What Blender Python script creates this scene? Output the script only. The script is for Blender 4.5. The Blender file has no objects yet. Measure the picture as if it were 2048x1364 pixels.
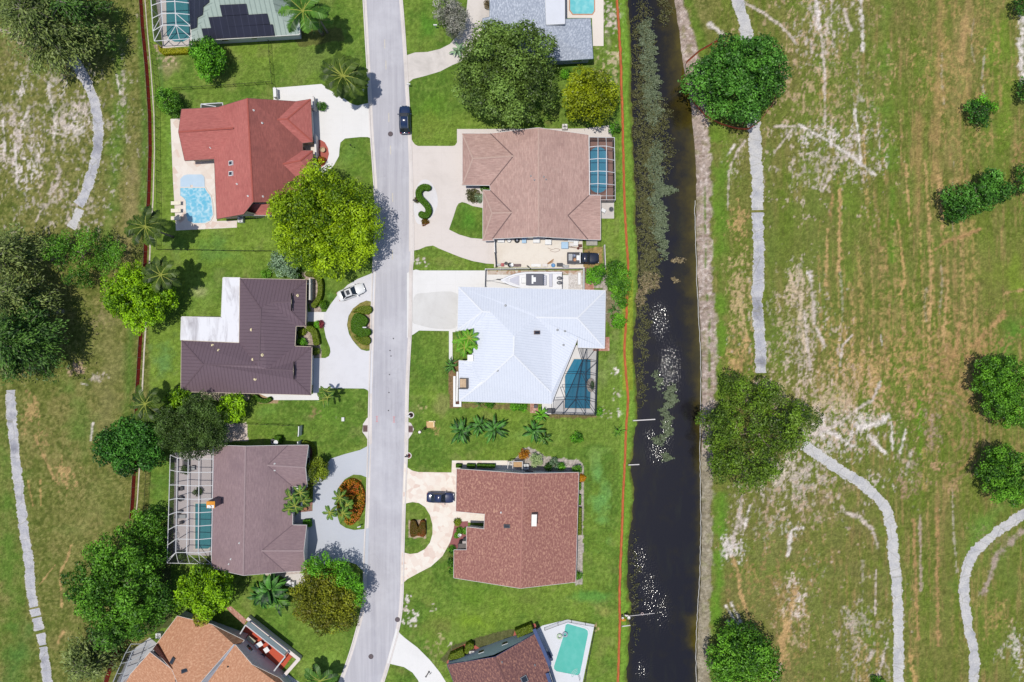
import bpy, bmesh, math, random
import numpy as np
from mathutils import Vector, Matrix
from mathutils.bvhtree import BVHTree
from mathutils.geometry import intersect_point_tri_2d
R = math.radians
rnd = random.Random(7)
SC = bpy.context.scene
COL = SC.collection
S = 0.085      # metres of ground per photograph pixel
H = 116.0      # height of the camera above the ground
GAIN = 1.5     # sunlit display value of a white surface, used to turn seen colours into base colours

def P(x, y, z=0.0):
    k = S * (H - z) / H
    return Vector(((x - 1024) * k, (682 - y) * k, z))

def lin(c):
    c /= 255.0
    return c / 12.92 if c <= 0.04045 else ((c + 0.055) / 1.055) ** 2.4
def C(r, g, b, k=1.0):
    return tuple(min(0.82, lin(v) / GAIN * k) for v in (r, g, b)) + (1.0,)

# ---------------------------------------------------------------- materials
def nt(name):
    m = bpy.data.materials.new(name); m.use_nodes = True
    t = m.node_tree; t.nodes.clear()
    out = t.nodes.new('ShaderNodeOutputMaterial')
    return m, t, out
def N(t, kind, **kw):
    n = t.nodes.new(kind)
    for k, v in kw.items():
        if k.startswith('_'): setattr(n, k[1:], v)
        else: n.inputs[k.replace('__', ' ')].default_value = v
    return n
def mixc(t, fac, a, b, mode='MIX'):
    n = t.nodes.new('ShaderNodeMix'); n.data_type = 'RGBA'; n.blend_type = mode
    for s, v in ((n.inputs[0], fac), (n.inputs[6], a), (n.inputs[7], b)):
        if hasattr(v, 'links'): t.links.new(v, s)
        else: s.default_value = v
    return n.outputs[2]
def ramp(t, src, lo, hi, a=0.0, b=1.0):
    n = t.nodes.new('ShaderNodeMapRange'); n.inputs[1].default_value = lo; n.inputs[2].default_value = hi
    n.inputs[3].default_value = a; n.inputs[4].default_value = b
    t.links.new(src, n.inputs[0]); return n.outputs[0]
def noise(t, vec, scale, detail=4, rough=0.6, dist=0.0):
    n = t.nodes.new('ShaderNodeTexNoise'); n.inputs['Scale'].default_value = scale
    n.inputs['Detail'].default_value = detail; n.inputs['Roughness'].default_value = rough
    n.inputs['Distortion'].default_value = dist
    if vec is not None: t.links.new(vec, n.inputs['Vector'])
    return n.outputs['Fac']
def coords(t, scale=(1, 1, 1), kind='Object'):
    c = t.nodes.new('ShaderNodeTexCoord')
    if scale == (1, 1, 1): return c.outputs[kind]
    m = t.nodes.new('ShaderNodeMapping'); m.inputs['Scale'].default_value = scale
    t.links.new(c.outputs[kind], m.inputs['Vector']); return m.outputs[0]
def bsdf(t, out, col, rough=0.8, spec=0.3, metal=0.0, bump=None, bstr=0.3, bdist=0.05, coat=0.0):
    b = t.nodes.new('ShaderNodeBsdfPrincipled')
    if hasattr(col, 'links'): t.links.new(col, b.inputs['Base Color'])
    else: b.inputs['Base Color'].default_value = col
    if hasattr(rough, 'links'): t.links.new(rough, b.inputs['Roughness'])
    else: b.inputs['Roughness'].default_value = rough
    b.inputs['Specular IOR Level'].default_value = spec
    b.inputs['Metallic'].default_value = metal
    b.inputs['Coat Weight'].default_value = coat
    if bump is not None:
        n = t.nodes.new('ShaderNodeBump'); n.inputs['Strength'].default_value = bstr; n.inputs['Distance'].default_value = bdist
        t.links.new(bump, n.inputs['Height']); t.links.new(n.outputs[0], b.inputs['Normal'])
    t.links.new(b.outputs[0], out.inputs['Surface'])
    return b
def plain(name, col, rough=0.6, var=0.12, scale=2.0, metal=0.0, spec=0.4, coat=0.0, bump=0.0, fine=18.0, fvar=None):
    """one-colour surface with soft wear: two noises darken or lighten it a little"""
    m, t, out = nt(name)
    v = coords(t)
    a = noise(t, v, scale, 5); f = noise(t, v, fine, 3)
    c = mixc(t, 1.0, col, ramp3(t, a, 1 - var, 1 + var), 'MULTIPLY')
    fv = var * 0.7 if fvar is None else fvar
    c = mixc(t, 1.0, c, ramp3(t, f, 1 - fv, 1 + fv), 'MULTIPLY')
    bsdf(t, out, c, rough, spec, metal, f if bump else None, bump, 0.03, coat)
    return m
def ramp3(t, src, a, b, lo=0.25, hi=0.75):
    r = ramp(t, src, lo, hi, a, b)
    n = t.nodes.new('ShaderNodeCombineColor')
    for i in range(3): t.links.new(r, n.inputs[i])
    return n.outputs[0]
def attr(t, name, out='Color'):
    n = t.nodes.new('ShaderNodeAttribute'); n.attribute_name = name
    return n.outputs[out]
def concrete(name, col, stain=C(150, 140, 125), amt=0.35, joints=0.0, ang=0.0, var=0.05, warm=None):
    m, t, out = nt(name)
    v = coords(t)
    big = noise(t, v, 0.13, 6, 0.65, 0.4); mid = noise(t, v, 0.9, 5, 0.7); f = noise(t, v, 9, 3)
    s = ramp(t, big, 0.5, 0.75, 0, amt)
    s2 = ramp(t, mid, 0.52, 0.8, 0, amt * 0.6)
    c = mixc(t, s, col, stain); c = mixc(t, s2, c, stain)
    c = mixc(t, 1.0, c, ramp3(t, f, 1 - var, 1 + var), 'MULTIPLY')
    if joints:
        mp = t.nodes.new('ShaderNodeMapping'); mp.inputs['Rotation'].default_value = (0, 0, ang)
        t.links.new(v, mp.inputs['Vector'])
        br = N(t, 'ShaderNodeTexBrick', Scale=1.0, Mortar__Size=0.03, Brick__Width=joints, Row__Height=joints, Mortar__Smooth=0.6)
        br.offset = 0.0; t.links.new(mp.outputs[0], br.inputs['Vector'])
        k = ramp(t, br.outputs['Fac'], 0, 1, 0, 0.22)
        c = mixc(t, k, c, stain)
    bsdf(t, out, c, 0.85, 0.25, 0, f, 0.15)
    return m
def leafmat(name, dark, light, trans=0.25, hue=None):
    m, t, out = nt(name)
    v = attr(t, 'v', 'Fac')
    c = mixc(t, v, dark, light)
    if hue is not None:
        o = noise(t, coords(t), 0.45, 3)
        c = mixc(t, ramp(t, o, 0.48, 0.7), c, hue)
    d = t.nodes.new('ShaderNodeBsdfPrincipled'); d.inputs['Roughness'].default_value = 0.5
    d.inputs['Specular IOR Level'].default_value = 0.3
    t.links.new(c, d.inputs['Base Color'])
    tr = t.nodes.new('ShaderNodeBsdfTranslucent'); t.links.new(c, tr.inputs['Color'])
    x = t.nodes.new('ShaderNodeMixShader'); x.inputs[0].default_value = trans
    t.links.new(d.outputs[0], x.inputs[1]); t.links.new(tr.outputs[0], x.inputs[2])
    t.links.new(x.outputs[0], out.inputs['Surface'])
    return m

# ---------------------------------------------------------------- objects
WL = {}
def wl(o): return WL.get(o.name, Vector((0, 0, 0))) if o else Vector((0, 0, 0))
def tag(o, label=None, cat=None, group=None, kind=None):
    if label: o['label'] = label
    if cat: o['category'] = cat
    if group: o['group'] = group
    if kind: o['kind'] = kind
    return o
def thing(name, loc, label, cat, group=None):
    o = bpy.data.objects.new(name, None); COL.objects.link(o)
    o.empty_display_size = 0.3
    o.location = loc; WL[o.name] = Vector(loc)
    return tag(o, label, cat, group)
def link_mesh(name, me, parent=None, mats=None, smooth=False):
    o = bpy.data.objects.new(name, me); COL.objects.link(o)
    if mats is not None:
        for m in (mats if isinstance(mats, (list, tuple)) else [mats]): me.materials.append(m)
    if parent is not None:
        o.parent = parent; WL[o.name] = wl(parent)
    if smooth: me.shade_smooth()
    return o
def mesh(name, verts, faces, mat, parent=None, smooth=False):
    off = wl(parent)
    me = bpy.data.meshes.new(name)
    me.from_pydata([tuple(Vector(v) - off) for v in verts], [], [tuple(f) for f in faces])
    me.update()
    return link_mesh(name, me, parent, mat, smooth)

class MB:
    """collects shapes that become ONE mesh"""
    def __init__(s): s.v = []; s.f = []
    def add(s, vs, fs):
        n = len(s.v); s.v += [Vector(v) for v in vs]; s.f += [[i + n for i in f] for f in fs]; return s
    def box(s, c, d, rz=0.0, top=(1, 1), bev=0.0):
        cx, cy, cz = c; x, y, z = d[0] / 2, d[1] / 2, d[2] / 2
        tx, ty = top; ca, sa = math.cos(rz), math.sin(rz)
        if bev:
            b = bev; ring = lambda X, Y, q: [(-X + q, -Y), (X - q, -Y), (X, -Y + q), (X, Y - q), (X - q, Y), (-X + q, Y), (-X, Y - q), (-X, -Y + q)]
            L = [(ring(x, y, b), -z), (ring(x * tx, y * ty, b), z - b), (ring(x * tx - b * .7, y * ty - b * .7, b * .7), z)]
            vs = []
            for rg, zz in L: vs += [(p[0], p[1], zz) for p in rg]
            fs = [list(range(7, -1, -1)), list(range(16, 24))]
            for l in range(2):
                for i in range(8): j = (i + 1) % 8; fs.append([l * 8 + i, l * 8 + j, l * 8 + 8 + j, l * 8 + 8 + i])
        else:
            vs = [(-x, -y, -z), (x, -y, -z), (x, y, -z), (-x, y, -z), (-x * tx, -y * ty, z), (x * tx, -y * ty, z), (x * tx, y * ty, z), (-x * tx, y * ty, z)]
            fs = [(3, 2, 1, 0), (4, 5, 6, 7), (0, 1, 5, 4), (1, 2, 6, 5), (2, 3, 7, 6), (3, 0, 4, 7)]
        return s.add([(cx + a * ca - b * sa, cy + a * sa + b * ca, cz + c_) for a, b, c_ in vs], fs)
    def tube(s, pts, r, n=6, cap=True):
        pts = [Vector(p) for p in pts]
        rs = r if isinstance(r, (list, tuple)) else [r] * len(pts)
        vs, fs = [], []
        for i, p in enumerate(pts):
            d = (pts[min(i + 1, len(pts) - 1)] - pts[max(i - 1, 0)])
            d = d.normalized() if d.length > 1e-9 else Vector((0, 0, 1))
            up = Vector((0, 0, 1)) if abs(d.z) < 0.9 else Vector((1, 0, 0))
            a = d.cross(up).normalized(); b = d.cross(a)
            for k in range(n):
                an = 2 * math.pi * k / n
                vs.append(p + (a * math.cos(an) + b * math.sin(an)) * rs[i])
        for i in range(len(pts) - 1):
            for k in range(n):
                q = (k + 1) % n
                fs.append((i * n + k, i * n + q, (i + 1) * n + q, (i + 1) * n + k))
        if cap: fs.append(list(range(n))[::-1]); fs.append([(len(pts) - 1) * n + k for k in range(n)])
        return s.add(vs, fs)
    def prism(s, poly, z0, z1, inset=0.0):
        n = len(poly)
        c = sum((Vector((p[0], p[1])) for p in poly), Vector((0, 0))) / n
        top = [Vector((p[0], p[1])) + (c - Vector((p[0], p[1]))) * inset for p in poly]
        a = sum(poly[i][0] * poly[(i + 1) % n][1] - poly[(i + 1) % n][0] * poly[i][1] for i in range(n))
        ix = list(range(n)) if a > 0 else list(range(n))[::-1]
        vs = [(p[0], p[1], z0) for p in poly] + [(p[0], p[1], z1) for p in top]
        fs = [[i + n for i in ix], ix[::-1]]
        for k in range(n):
            i, j = ix[k], ix[(k + 1) % n]; fs.append([i, j, j + n, i + n])
        return s.add(vs, fs)
    def lathe(s, c, prof, n=14, sx=1.0, sy=1.0, rz=0.0):
        vs, fs = [], []; ca, sa = math.cos(rz), math.sin(rz)
        for r, z in prof:
            for k in range(n):
                a = 2 * math.pi * k / n; x, y = r * math.cos(a) * sx, r * math.sin(a) * sy
                vs.append((c[0] + x * ca - y * sa, c[1] + x * sa + y * ca, c[2] + z))
        for i in range(len(prof) - 1):
            for k in range(n):
                q = (k + 1) % n; fs.append((i * n + k, i * n + q, (i + 1) * n + q, (i + 1) * n + k))
        fs.append(list(range(n))[::-1]); fs.append([(len(prof) - 1) * n + k for k in range(n)])
        return s.add(vs, fs)
    def torus(s, c, R_, r, n=18, m=8, sy=1.0, tilt=0.0):
        vs, fs = [], []
        for i in range(n):
            a = 2 * math.pi * i / n
            for j in range(m):
                b = 2 * math.pi * j / m
                x, y, z = (R_ + r * math.cos(b)) * math.cos(a), (R_ + r * math.cos(b)) * math.sin(a) * sy, r * math.sin(b)
                vs.append((c[0] + x, c[1] + y * math.cos(tilt) - z * math.sin(tilt), c[2] + y * math.sin(tilt) + z * math.cos(tilt)))
        for i in range(n):
            for j in range(m):
                fs.append((i * m + j, ((i + 1) % n) * m + j, ((i + 1) % n) * m + (j + 1) % m, i * m + (j + 1) % m))
        return s.add(vs, fs)
    def build(s, name, mat, parent=None, smooth=False):
        return mesh(name, s.v, s.f, mat, parent, smooth)

def spline(pts, n=6, closed=False):
    pts = [Vector(p[:2]) for p in pts]; out = []
    m = len(pts)
    for i in range(m if closed else m - 1):
        g = lambda k: pts[k % m] if closed else pts[max(0, min(m - 1, k))]
        a, b, c, d = g(i - 1), g(i), g(i + 1), g(i + 2)
        for k in range(n):
            u = k / n
            out.append(0.5 * ((2 * b) + (c - a) * u + (2 * a - 5 * b + 4 * c - d) * u * u + (3 * b - a - 3 * c + d) * u ** 3))
    if not closed: out.append(pts[-1])
    return out
def sheet(name, pts, z, mat, smooth=0, parent=None, kind=None):
    """flat ground-lying sheet, outline in photograph pixels"""
    q = spline(pts, smooth, True) if smooth else pts
    v = [P(p[0], p[1], 0) + Vector((0, 0, z)) for p in q]
    a = sum(v[i].x * v[(i + 1) % len(v)].y - v[(i + 1) % len(v)].x * v[i].y for i in range(len(v)))
    if a < 0: v = v[::-1]
    o = mesh(name, v, [list(range(len(v)))], mat, parent)
    if kind: o['kind'] = kind
    return o
def slab(name, pts, z0, z1, mat, smooth=0, parent=None):
    q = spline(pts, smooth, True) if smooth else pts
    return MB().prism([tuple(P(p[0], p[1], z1)[:2]) for p in q], z0, z1).build(name, mat, parent)
def ribbon(name, L, Rr, z, mat, parent=None, kind=None):
    n = len(L)
    v = [P(p[0], p[1]) + Vector((0, 0, z)) for p in L] + [P(p[0], p[1]) + Vector((0, 0, z)) for p in Rr]
    o = mesh(name, v, [(i, n + i, n + i + 1, i + 1)[::-1] for i in range(n - 1)], mat, parent)
    if kind: o['kind'] = kind
    return o
def resample(pts, step):
    pts = [Vector(p[:2]) for p in pts]; out = [pts[0].copy()]; acc = 0
    for a, b in zip(pts, pts[1:]):
        d = (b - a).length; t = step - acc
        while t <= d: out.append(a + (b - a) * (t / d)); t += step
        acc = d - (t - step)
    if (out[-1] - pts[-1]).length > 0.2 * step: out.append(pts[-1].copy())
    return out
def normals2(pts):
    r = []
    for i in range(len(pts)):
        d = pts[min(i + 1, len(pts) - 1)] - pts[max(0, i - 1)]
        d = d.normalized() if d.length else Vector((1, 0)); r.append(Vector((-d.y, d.x)))
    return r
def copy_tree(o, parent=None):
    c = o.copy(); COL.objects.link(c)
    if parent is not None: c.parent = parent
    for ch in list(o.children): copy_tree(ch, c)
    return c
def place_copy(src, loc, label, group=None, rz=0.0, sc=1.0):
    c = copy_tree(src); c.location = loc; c.rotation_euler = (0, 0, rz); c.scale = (sc,) * 3
    c['label'] = label
    if group: c['group'] = group
    return c
# ================================================================ GROUND
DX = 0.2
NX, NY = 960, 660                                   # grid of the ground near the camera
gx = (np.arange(NX) - (NX - 1) / 2) * DX
gy = (np.arange(NY) - (NY - 1) / 2) * DX
PXx = gx / S + 1024; PYy = 682 - gy / S             # the same grid in photograph pixels
GX, GY = np.meshgrid(PXx, PYy)                      # shape (NY, NX)
rs = np.random.RandomState(11)
def vnoise(sx, sy, seed, oct=3, gain=0.55):
    """value noise 0..1; sx, sy are the feature sizes in pixels of the photograph"""
    tot = np.zeros((NY, NX)); amp = 1.0; w = 0
    for o in range(oct):
        r = np.random.RandomState(seed + o * 17)
        ax, ay = sx / 2 ** o * S / DX, sy / 2 ** o * S / DX
        ax, ay = max(ax, 1.0), max(ay, 1.0)
        nx, ny = int(NX / ax) + 3, int(NY / ay) + 3
        L = r.rand(ny, nx)
        u = np.arange(NX) / ax + r.rand(); v = np.arange(NY) / ay + r.rand()
        iu, iv = np.minimum(u.astype(int), nx - 2), np.minimum(v.astype(int), ny - 2); fu, fv = u - iu, v - iv
        fu, fv = fu * fu * (3 - 2 * fu), fv * fv * (3 - 2 * fv)
        A = L[iv][:, iu] * (1 - fu) + L[iv][:, iu + 1] * fu
        B = L[iv + 1][:, iu] * (1 - fu) + L[iv + 1][:, iu + 1] * fu
        tot += amp * (A * (1 - fv)[:, None] + B * fv[:, None]); w += amp; amp *= gain
    t = tot / w
    return np.clip((t - 0.5) * 1.6 + 0.5, 0, 1)
def sst(x, a, b):
    t = np.clip((x - a) / (b - a), 0, 1); return t * t * (3 - 2 * t)
def win(x0, x1, y0, y1):
    ix0, ix1 = np.searchsorted(PXx, x0), np.searchsorted(PXx, x1)
    iy = np.where((PYy >= y0) & (PYy <= y1))[0]
    if len(iy) == 0 or ix1 <= ix0: return None
    return slice(iy[0], iy[-1] + 1), slice(ix0, ix1)
def d_poly(pts, X, Y):
    d = np.full(X.shape, 1e9)
    for (x0, y0), (x1, y1) in zip(pts, pts[1:]):
        dx, dy = x1 - x0, y1 - y0; q = dx * dx + dy * dy + 1e-9
        t = np.clip(((X - x0) * dx + (Y - y0) * dy) / q, 0, 1)
        d = np.minimum(d, np.hypot(X - x0 - t * dx, Y - y0 - t * dy))
    return d
COLR = np.zeros((NY, NX, 3))
def A3(c): return np.array(c[:3])
nA = vnoise(60, 60, 1, 4); nB = vnoise(14, 14, 2, 4); nC = vnoise(5, 5, 3, 2); nD = vnoise(130, 130, 4, 4)
nV = vnoise(8, 90, 5, 4); nV2 = vnoise(3.5, 40, 6, 3); nF = vnoise(2.4, 2.4, 8, 1); nE = vnoise(28, 28, 9, 4); nSp = np.clip(.5 * vnoise(3, 5, 45, 2) + .5 * vnoise(10, 16, 46, 2), 0, 1); nPt = np.clip(.38 * vnoise(5, 9, 40, 2) + .34 * vnoise(14, 26, 41, 3) + .34 * vnoise(2.2, 3.2, 42, 1) - .02, 0, 1)
def put(mask, col, sl=None):
    c = A3(col)
    if sl is None: COLR[:] = COLR * (1 - mask[..., None]) + c * mask[..., None]
    else: COLR[sl] = COLR[sl] * (1 - mask[..., None]) + c * mask[..., None]
def stroke(pts, w, col, k=1.0, rag=0.8, n=None, soft=1.0):
    """a ragged worn track: full inside, broken up by noise towards its edge"""
    xs = [p[0] for p in pts]; ys = [p[1] for p in pts]; m = w * 2.2 + 6
    sl = win(min(xs) - m, max(xs) + m, min(ys) - m, max(ys) + m)
    if sl is None: return
    d = d_poly(pts, GX[sl], GY[sl]) / w
    nn = (nC[sl] * 0.55 + nB[sl] * 0.45) if n is None else n[sl]
    mask = np.clip((1.15 - d + (nn - 0.5) * 2.2 * rag) / soft, 0, 1) * k
    put(np.clip(mask, 0, 1), col, sl)
def patch(cx, cy, rx, ry, col, k=1.0, rag=1.4, n=None, rot=0.0, soft=0.35, thr=0.0):
    m = max(rx, ry) * 1.8
    sl = win(cx - m, cx + m, cy - m, cy + m)
    if sl is None: return
    X, Y = GX[sl] - cx, GY[sl] - cy; c, s_ = math.cos(rot), math.sin(rot)
    d = np.hypot((X * c + Y * s_) / rx, (-X * s_ + Y * c) / ry)
    nn = (nC[sl] * 0.5 + nB[sl] * 0.5) if n is None else n[sl]
    mask = np.clip((0.75 - d + (nn - 0.5 - thr) * rag * 1.6) / soft, 0, 1) * k
    put(np.clip(mask, 0, 1), col, sl)
def inside(poly, X, Y):
    r = np.zeros(X.shape, bool); n = len(poly); j = n - 1
    for i in range(n):
        xi, yi = poly[i][:2]; xj, yj = poly[j][:2]
        if yi != yj: r ^= ((yi > Y) != (yj > Y)) & (X < (xj - xi) * (Y - yi) / (yj - yi) + xi)
        j = i
    return r
SAND = C(205, 190, 180); PALE = C(224, 214, 208); TAN = C(190, 156, 108); TAN2 = C(172, 138, 94); OCHRE = C(192, 158, 104)
OLIVE = C(120, 122, 72); OLIVE2 = C(104, 108, 60); GREEN = C(98, 130, 48); LUSH = C(92, 136, 46); LIME = C(128, 152, 48)
# ---- rough grass west of the red fence and east of the canal
put(np.ones((NY, NX)), C(120, 121, 64))
put(sst(nD, .35, .7) * .6, C(104, 114, 50)); put(sst(nA, .5, .85) * .6, C(138, 130, 78)); put(sst(nE, .55, .85) * .4, C(94, 112, 44)); put(sst(nC * .6 + nF * .4, .55, .8) * .4, C(144, 136, 88)); put(sst(1 - nC * .7 - nB * .3, .52, .78) * .6, C(84, 98, 38))
# ---- yards: mown lawn
yard = sst(GX + (nB - .5) * 5, 296, 302) * (1 - sst(GX, 1256, 1262))
lawn = A3(C(112, 138, 55)) * (1 - sst(nA, .3, .75))[..., None] + A3(C(92, 124, 46)) * sst(nA, .3, .75)[..., None]
COLR = COLR * (1 - yard[..., None]) + lawn * yard[..., None]
put(sst(nD, .55, .8) * yard * .55, C(124, 150, 56)); put(sst(nE, .6, .9) * yard * .4, C(138, 142, 82)); put(sst(nB, .55, .85) * yard * .35, C(96, 118, 44)); put(sst(nC, .6, .9) * yard * .3, C(134, 150, 74))
for (x, y, rx, ry, c, k) in [
    (425, 135, 110, 45, C(128, 142, 70), .8), (335, 140, 30, 40, C(150, 140, 100), .8), (650, 120, 80, 60, C(112, 134, 62), .8), (690, 60, 45, 70, C(108, 140, 58), .7),
    (850, 40, 35, 60, C(88, 134, 44), .9), (870, 215, 60, 50, C(98, 136, 44), .9), (860, 250, 50, 40, C(118, 138, 54), .7), (1218, 80, 16, 70, C(178, 166, 140), .95),
    (338, 260, 16, 150, C(120, 156, 62), .8), (390, 480, 90, 24, C(98, 138, 56), .7), (440, 510, 90, 30, C(98, 138, 60), .7), (405, 590, 40, 60, C(120, 148, 66), .7), (395, 585, 24, 18, C(168, 168, 120), .6),
    (330, 700, 32, 80, C(104, 142, 74), .9), (650, 830, 70, 40, C(106, 142, 52), .8), (530, 820, 45, 20, C(106, 144, 60), .8), (620, 835, 20, 14, C(128, 128, 78), .7),
    (860, 720, 40, 80, C(106, 136, 52), .8), (880, 810, 40, 30, C(140, 140, 84), .6), (1210, 760, 30, 60, C(134, 152, 84), .8), (1228, 720, 16, 60, C(140, 154, 90), .6),
    (1200, 1010, 30, 130, C(112, 160, 82), .95), (1195, 900, 50, 30, C(122, 152, 72), .7), (870, 880, 50, 40, C(98, 134, 52), .7), (1060, 870, 150, 20, C(124, 156, 72), .6),
    (960, 1200, 140, 40, C(104, 140, 44), .8), (960, 1240, 80, 30, C(126, 156, 48), .85), (870, 1240, 50, 50, C(116, 122, 60), .7), (1060, 1200, 60, 18, C(110, 124, 58), .6), (1180, 1190, 60, 18, C(92, 146, 62), .8),
    (1200, 1300, 24, 70, C(124, 136, 66), .8), (1215, 1225, 28, 20, C(150, 152, 80), .8), (660, 1320, 60, 50, C(130, 164, 70), .8), (560, 1240, 40, 30, C(112, 146, 56), .6), (805, 1345, 24, 20, C(122, 128, 66), .8),
    (320, 1010, 14, 90, C(110, 144, 62), .8), (540, 860, 50, 16, C(122, 148, 58), .6), (936, 440, 30, 40, C(86, 134, 44), .9), (840, 515, 50, 14, C(124, 138, 60), .9), (700, 310, 30, 40, C(108, 140, 60), .8), (702, 225, 30, 10, C(110, 150, 50), .7),
    (660, 590, 20, 30, C(96, 140, 70), .8), (640, 685, 16, 28, C(112, 146, 72), .8), (1215, 480, 16, 60, C(128, 150, 68), .7), (1095, 245, 16, 10, C(122, 130, 66), .8)]:
    patch(x, y, rx, ry, c, k, 0.7, nE, soft=.7)
for (x, y, r, c) in [(1220, 35, 20, SAND), (1225, 120, 18, C(196, 180, 150)), (1212, 150, 20, C(170, 160, 120)), (835, 520, 5, PALE), (850, 517, 4, PALE), (850, 525, 5, SAND), (800, 1218, 9, SAND), (822, 1240, 10, PALE), (800, 1240, 6, PALE), (865, 1215, 5, SAND), (816, 1198, 5, PALE),
    (1232, 745, 6, PALE), (1236, 790, 8, SAND), (1212, 825, 7, SAND), (1238, 826, 5, PALE), (760, 835, 1, SAND), (672, 835, 1, SAND), (330, 115, 14, C(190, 168, 140)), (845, 815, 6, C(170, 160, 110)), (870, 860, 8, C(160, 140, 90)),
    (630, 825, 8, C(140, 124, 84)), (855, 330, 1, SAND), (1190, 1255, 6, C(200, 170, 130)), (868, 1300, 12, C(150, 146, 96)), (905, 1290, 6, SAND), (880, 1275, 8, C(168, 160, 116))]:
    patch(x, y, r, r, c, .85, 2.0, nC, soft=.5)
# ---- planting beds of mulch or gravel inside the yards
def bed(poly, col, rag=3.0):
    xs = [p[0] for p in poly]; ys = [p[1] for p in poly]
    sl = win(min(xs) - 6, max(xs) + 6, min(ys) - 6, max(ys) + 6)
    X = GX[sl] + (nB[sl] - .5) * rag; Y = GY[sl] + (nC[sl] - .5) * rag
    put(inside(poly, X, Y).astype(float) * (.85 + .15 * nF[sl]), col, sl)
MULCH = C(150, 128, 122); GRAV = C(186, 174, 168)
for p, c in [
    ([(1012, 922), (1030, 920), (1045, 896), (1060, 894), (1075, 902), (1090, 914), (1155, 920), (1167, 932), (1168, 1000), (1165, 1170), (1150, 1170), (1155, 945), (1020, 944)], GRAV),
    ([(898, 720), (918, 720), (918, 815), (900, 815), (896, 760)], C(140, 112, 84)), ([(918, 806), (1060, 808), (1060, 822), (1000, 818), (960, 814), (924, 816)], C(130, 118, 76)),
    ([(1176, 545), (1212, 545), (1216, 560), (1212, 650), (1206, 575), (1165, 580), (1165, 545)], GRAV), ([(1213, 580), (1250, 590), (1252, 640), (1225, 655), (1213, 640)], C(140, 130, 104)),
    ([(600, 545), (640, 545), (645, 580), (642, 625), (622, 625), (612, 560)], C(184, 166, 156)), ([(598, 650), (622, 650), (642, 690), (642, 716), (620, 716), (604, 690)], C(184, 166, 156)),
    ([(500, 785), (560, 790), (556, 808), (520, 806)], C(178, 150, 120)), ([(365, 785), (500, 786), (500, 800), (365, 800)], C(196, 184, 164)),
    ([(595, 890), (612, 884), (622, 892), (632, 912), (626, 930), (618, 910), (606, 894)], C(140, 100, 92)), ([(592, 985), (625, 965), (626, 1026), (590, 1026)], C(150, 112, 104)),
    ([(910, 375), (966, 378), (966, 410), (945, 405), (928, 395)], C(150, 136, 112)), ([(700, 604), (724, 596), (742, 604), (742, 700), (722, 697), (704, 680), (694, 650)], C(146, 136, 78)),
    ([(726, 630), (743, 628), (743, 668), (728, 660)], C(200, 176, 164)), ([(680, 975), (700, 955), (722, 960), (728, 1000), (720, 1040), (696, 1050), (680, 1030)], C(150, 120, 60)),
    ([(818, 1040), (852, 1039), (852, 1076), (817, 1075)], C(196, 170, 150)), ([(305, 88), (375, 100), (378, 108), (318, 108)], C(186, 160, 140)), ([(880, 1320), (905, 1290), (1000, 1262), (1078, 1250), (1090, 1262), (1072, 1268), (960, 1300), (896, 1328)], C(96, 96, 62)),
    ([(452, 846), (492, 846), (497, 882), (446, 884)], C(224, 206, 200)), ([(505, 1140), (600, 1140), (596, 1152), (540, 1152)], C(206, 190, 186)), ([(280, 1050), (340, 1050), (345, 1250), (290, 1270)], C(84, 92, 54)),
    ([(1205, 493), (1167, 497), (1167, 545), (1205, 545)], C(168, 140, 96)), ([(575, 62), (680, 55), (690, 80), (600, 95)], C(104, 108, 56)), ([(1165, 800), (1090, 822), (1085, 836), (1195, 836)], C(128, 112, 78)), ([(900, 1060), (915, 1090), (912, 1155), (896, 1140)], C(110, 120, 56))]:
    bed(p, c)
# ---- west rough: worn sand and mown stripes
stroke([(310, 0), (318, 100), (325, 180)], 5, C(84, 118, 56), .6)
stroke([(235, 30), (240, 250), (222, 420), (205, 520)], 18, LUSH, .55, .6, nE, 1.4); stroke([(270, 260), (262, 420), (248, 520)], 16, C(150, 136, 92), .7, .8, nE, 1.4)
stroke([(280, 40), (290, 250), (285, 420)], 9, C(78, 122, 44), .6, .5)
stroke([(262, 640), (256, 800), (250, 880)], 12, C(84, 124, 46), .6, .6, nE, 1.2); stroke([(222, 640), (212, 880)], 34, C(140, 134, 86), .6, .7, nE, 1.4); stroke([(150, 780), (170, 900)], 30, C(92, 124, 50), .6, .7, nE, 1.4)
stroke([(8, 900), (15, 1100), (40, 1364)], 34, C(92, 126, 46), .8, .6, nE, 1.4); stroke([(220, 980), (160, 1060)], 40, C(132, 138, 78), .5, .6, nE, 1.4)
stroke([(55, 1260), (20, 1364)], 30, C(84, 122, 58), .6, .5, nE, 1.4)
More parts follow.
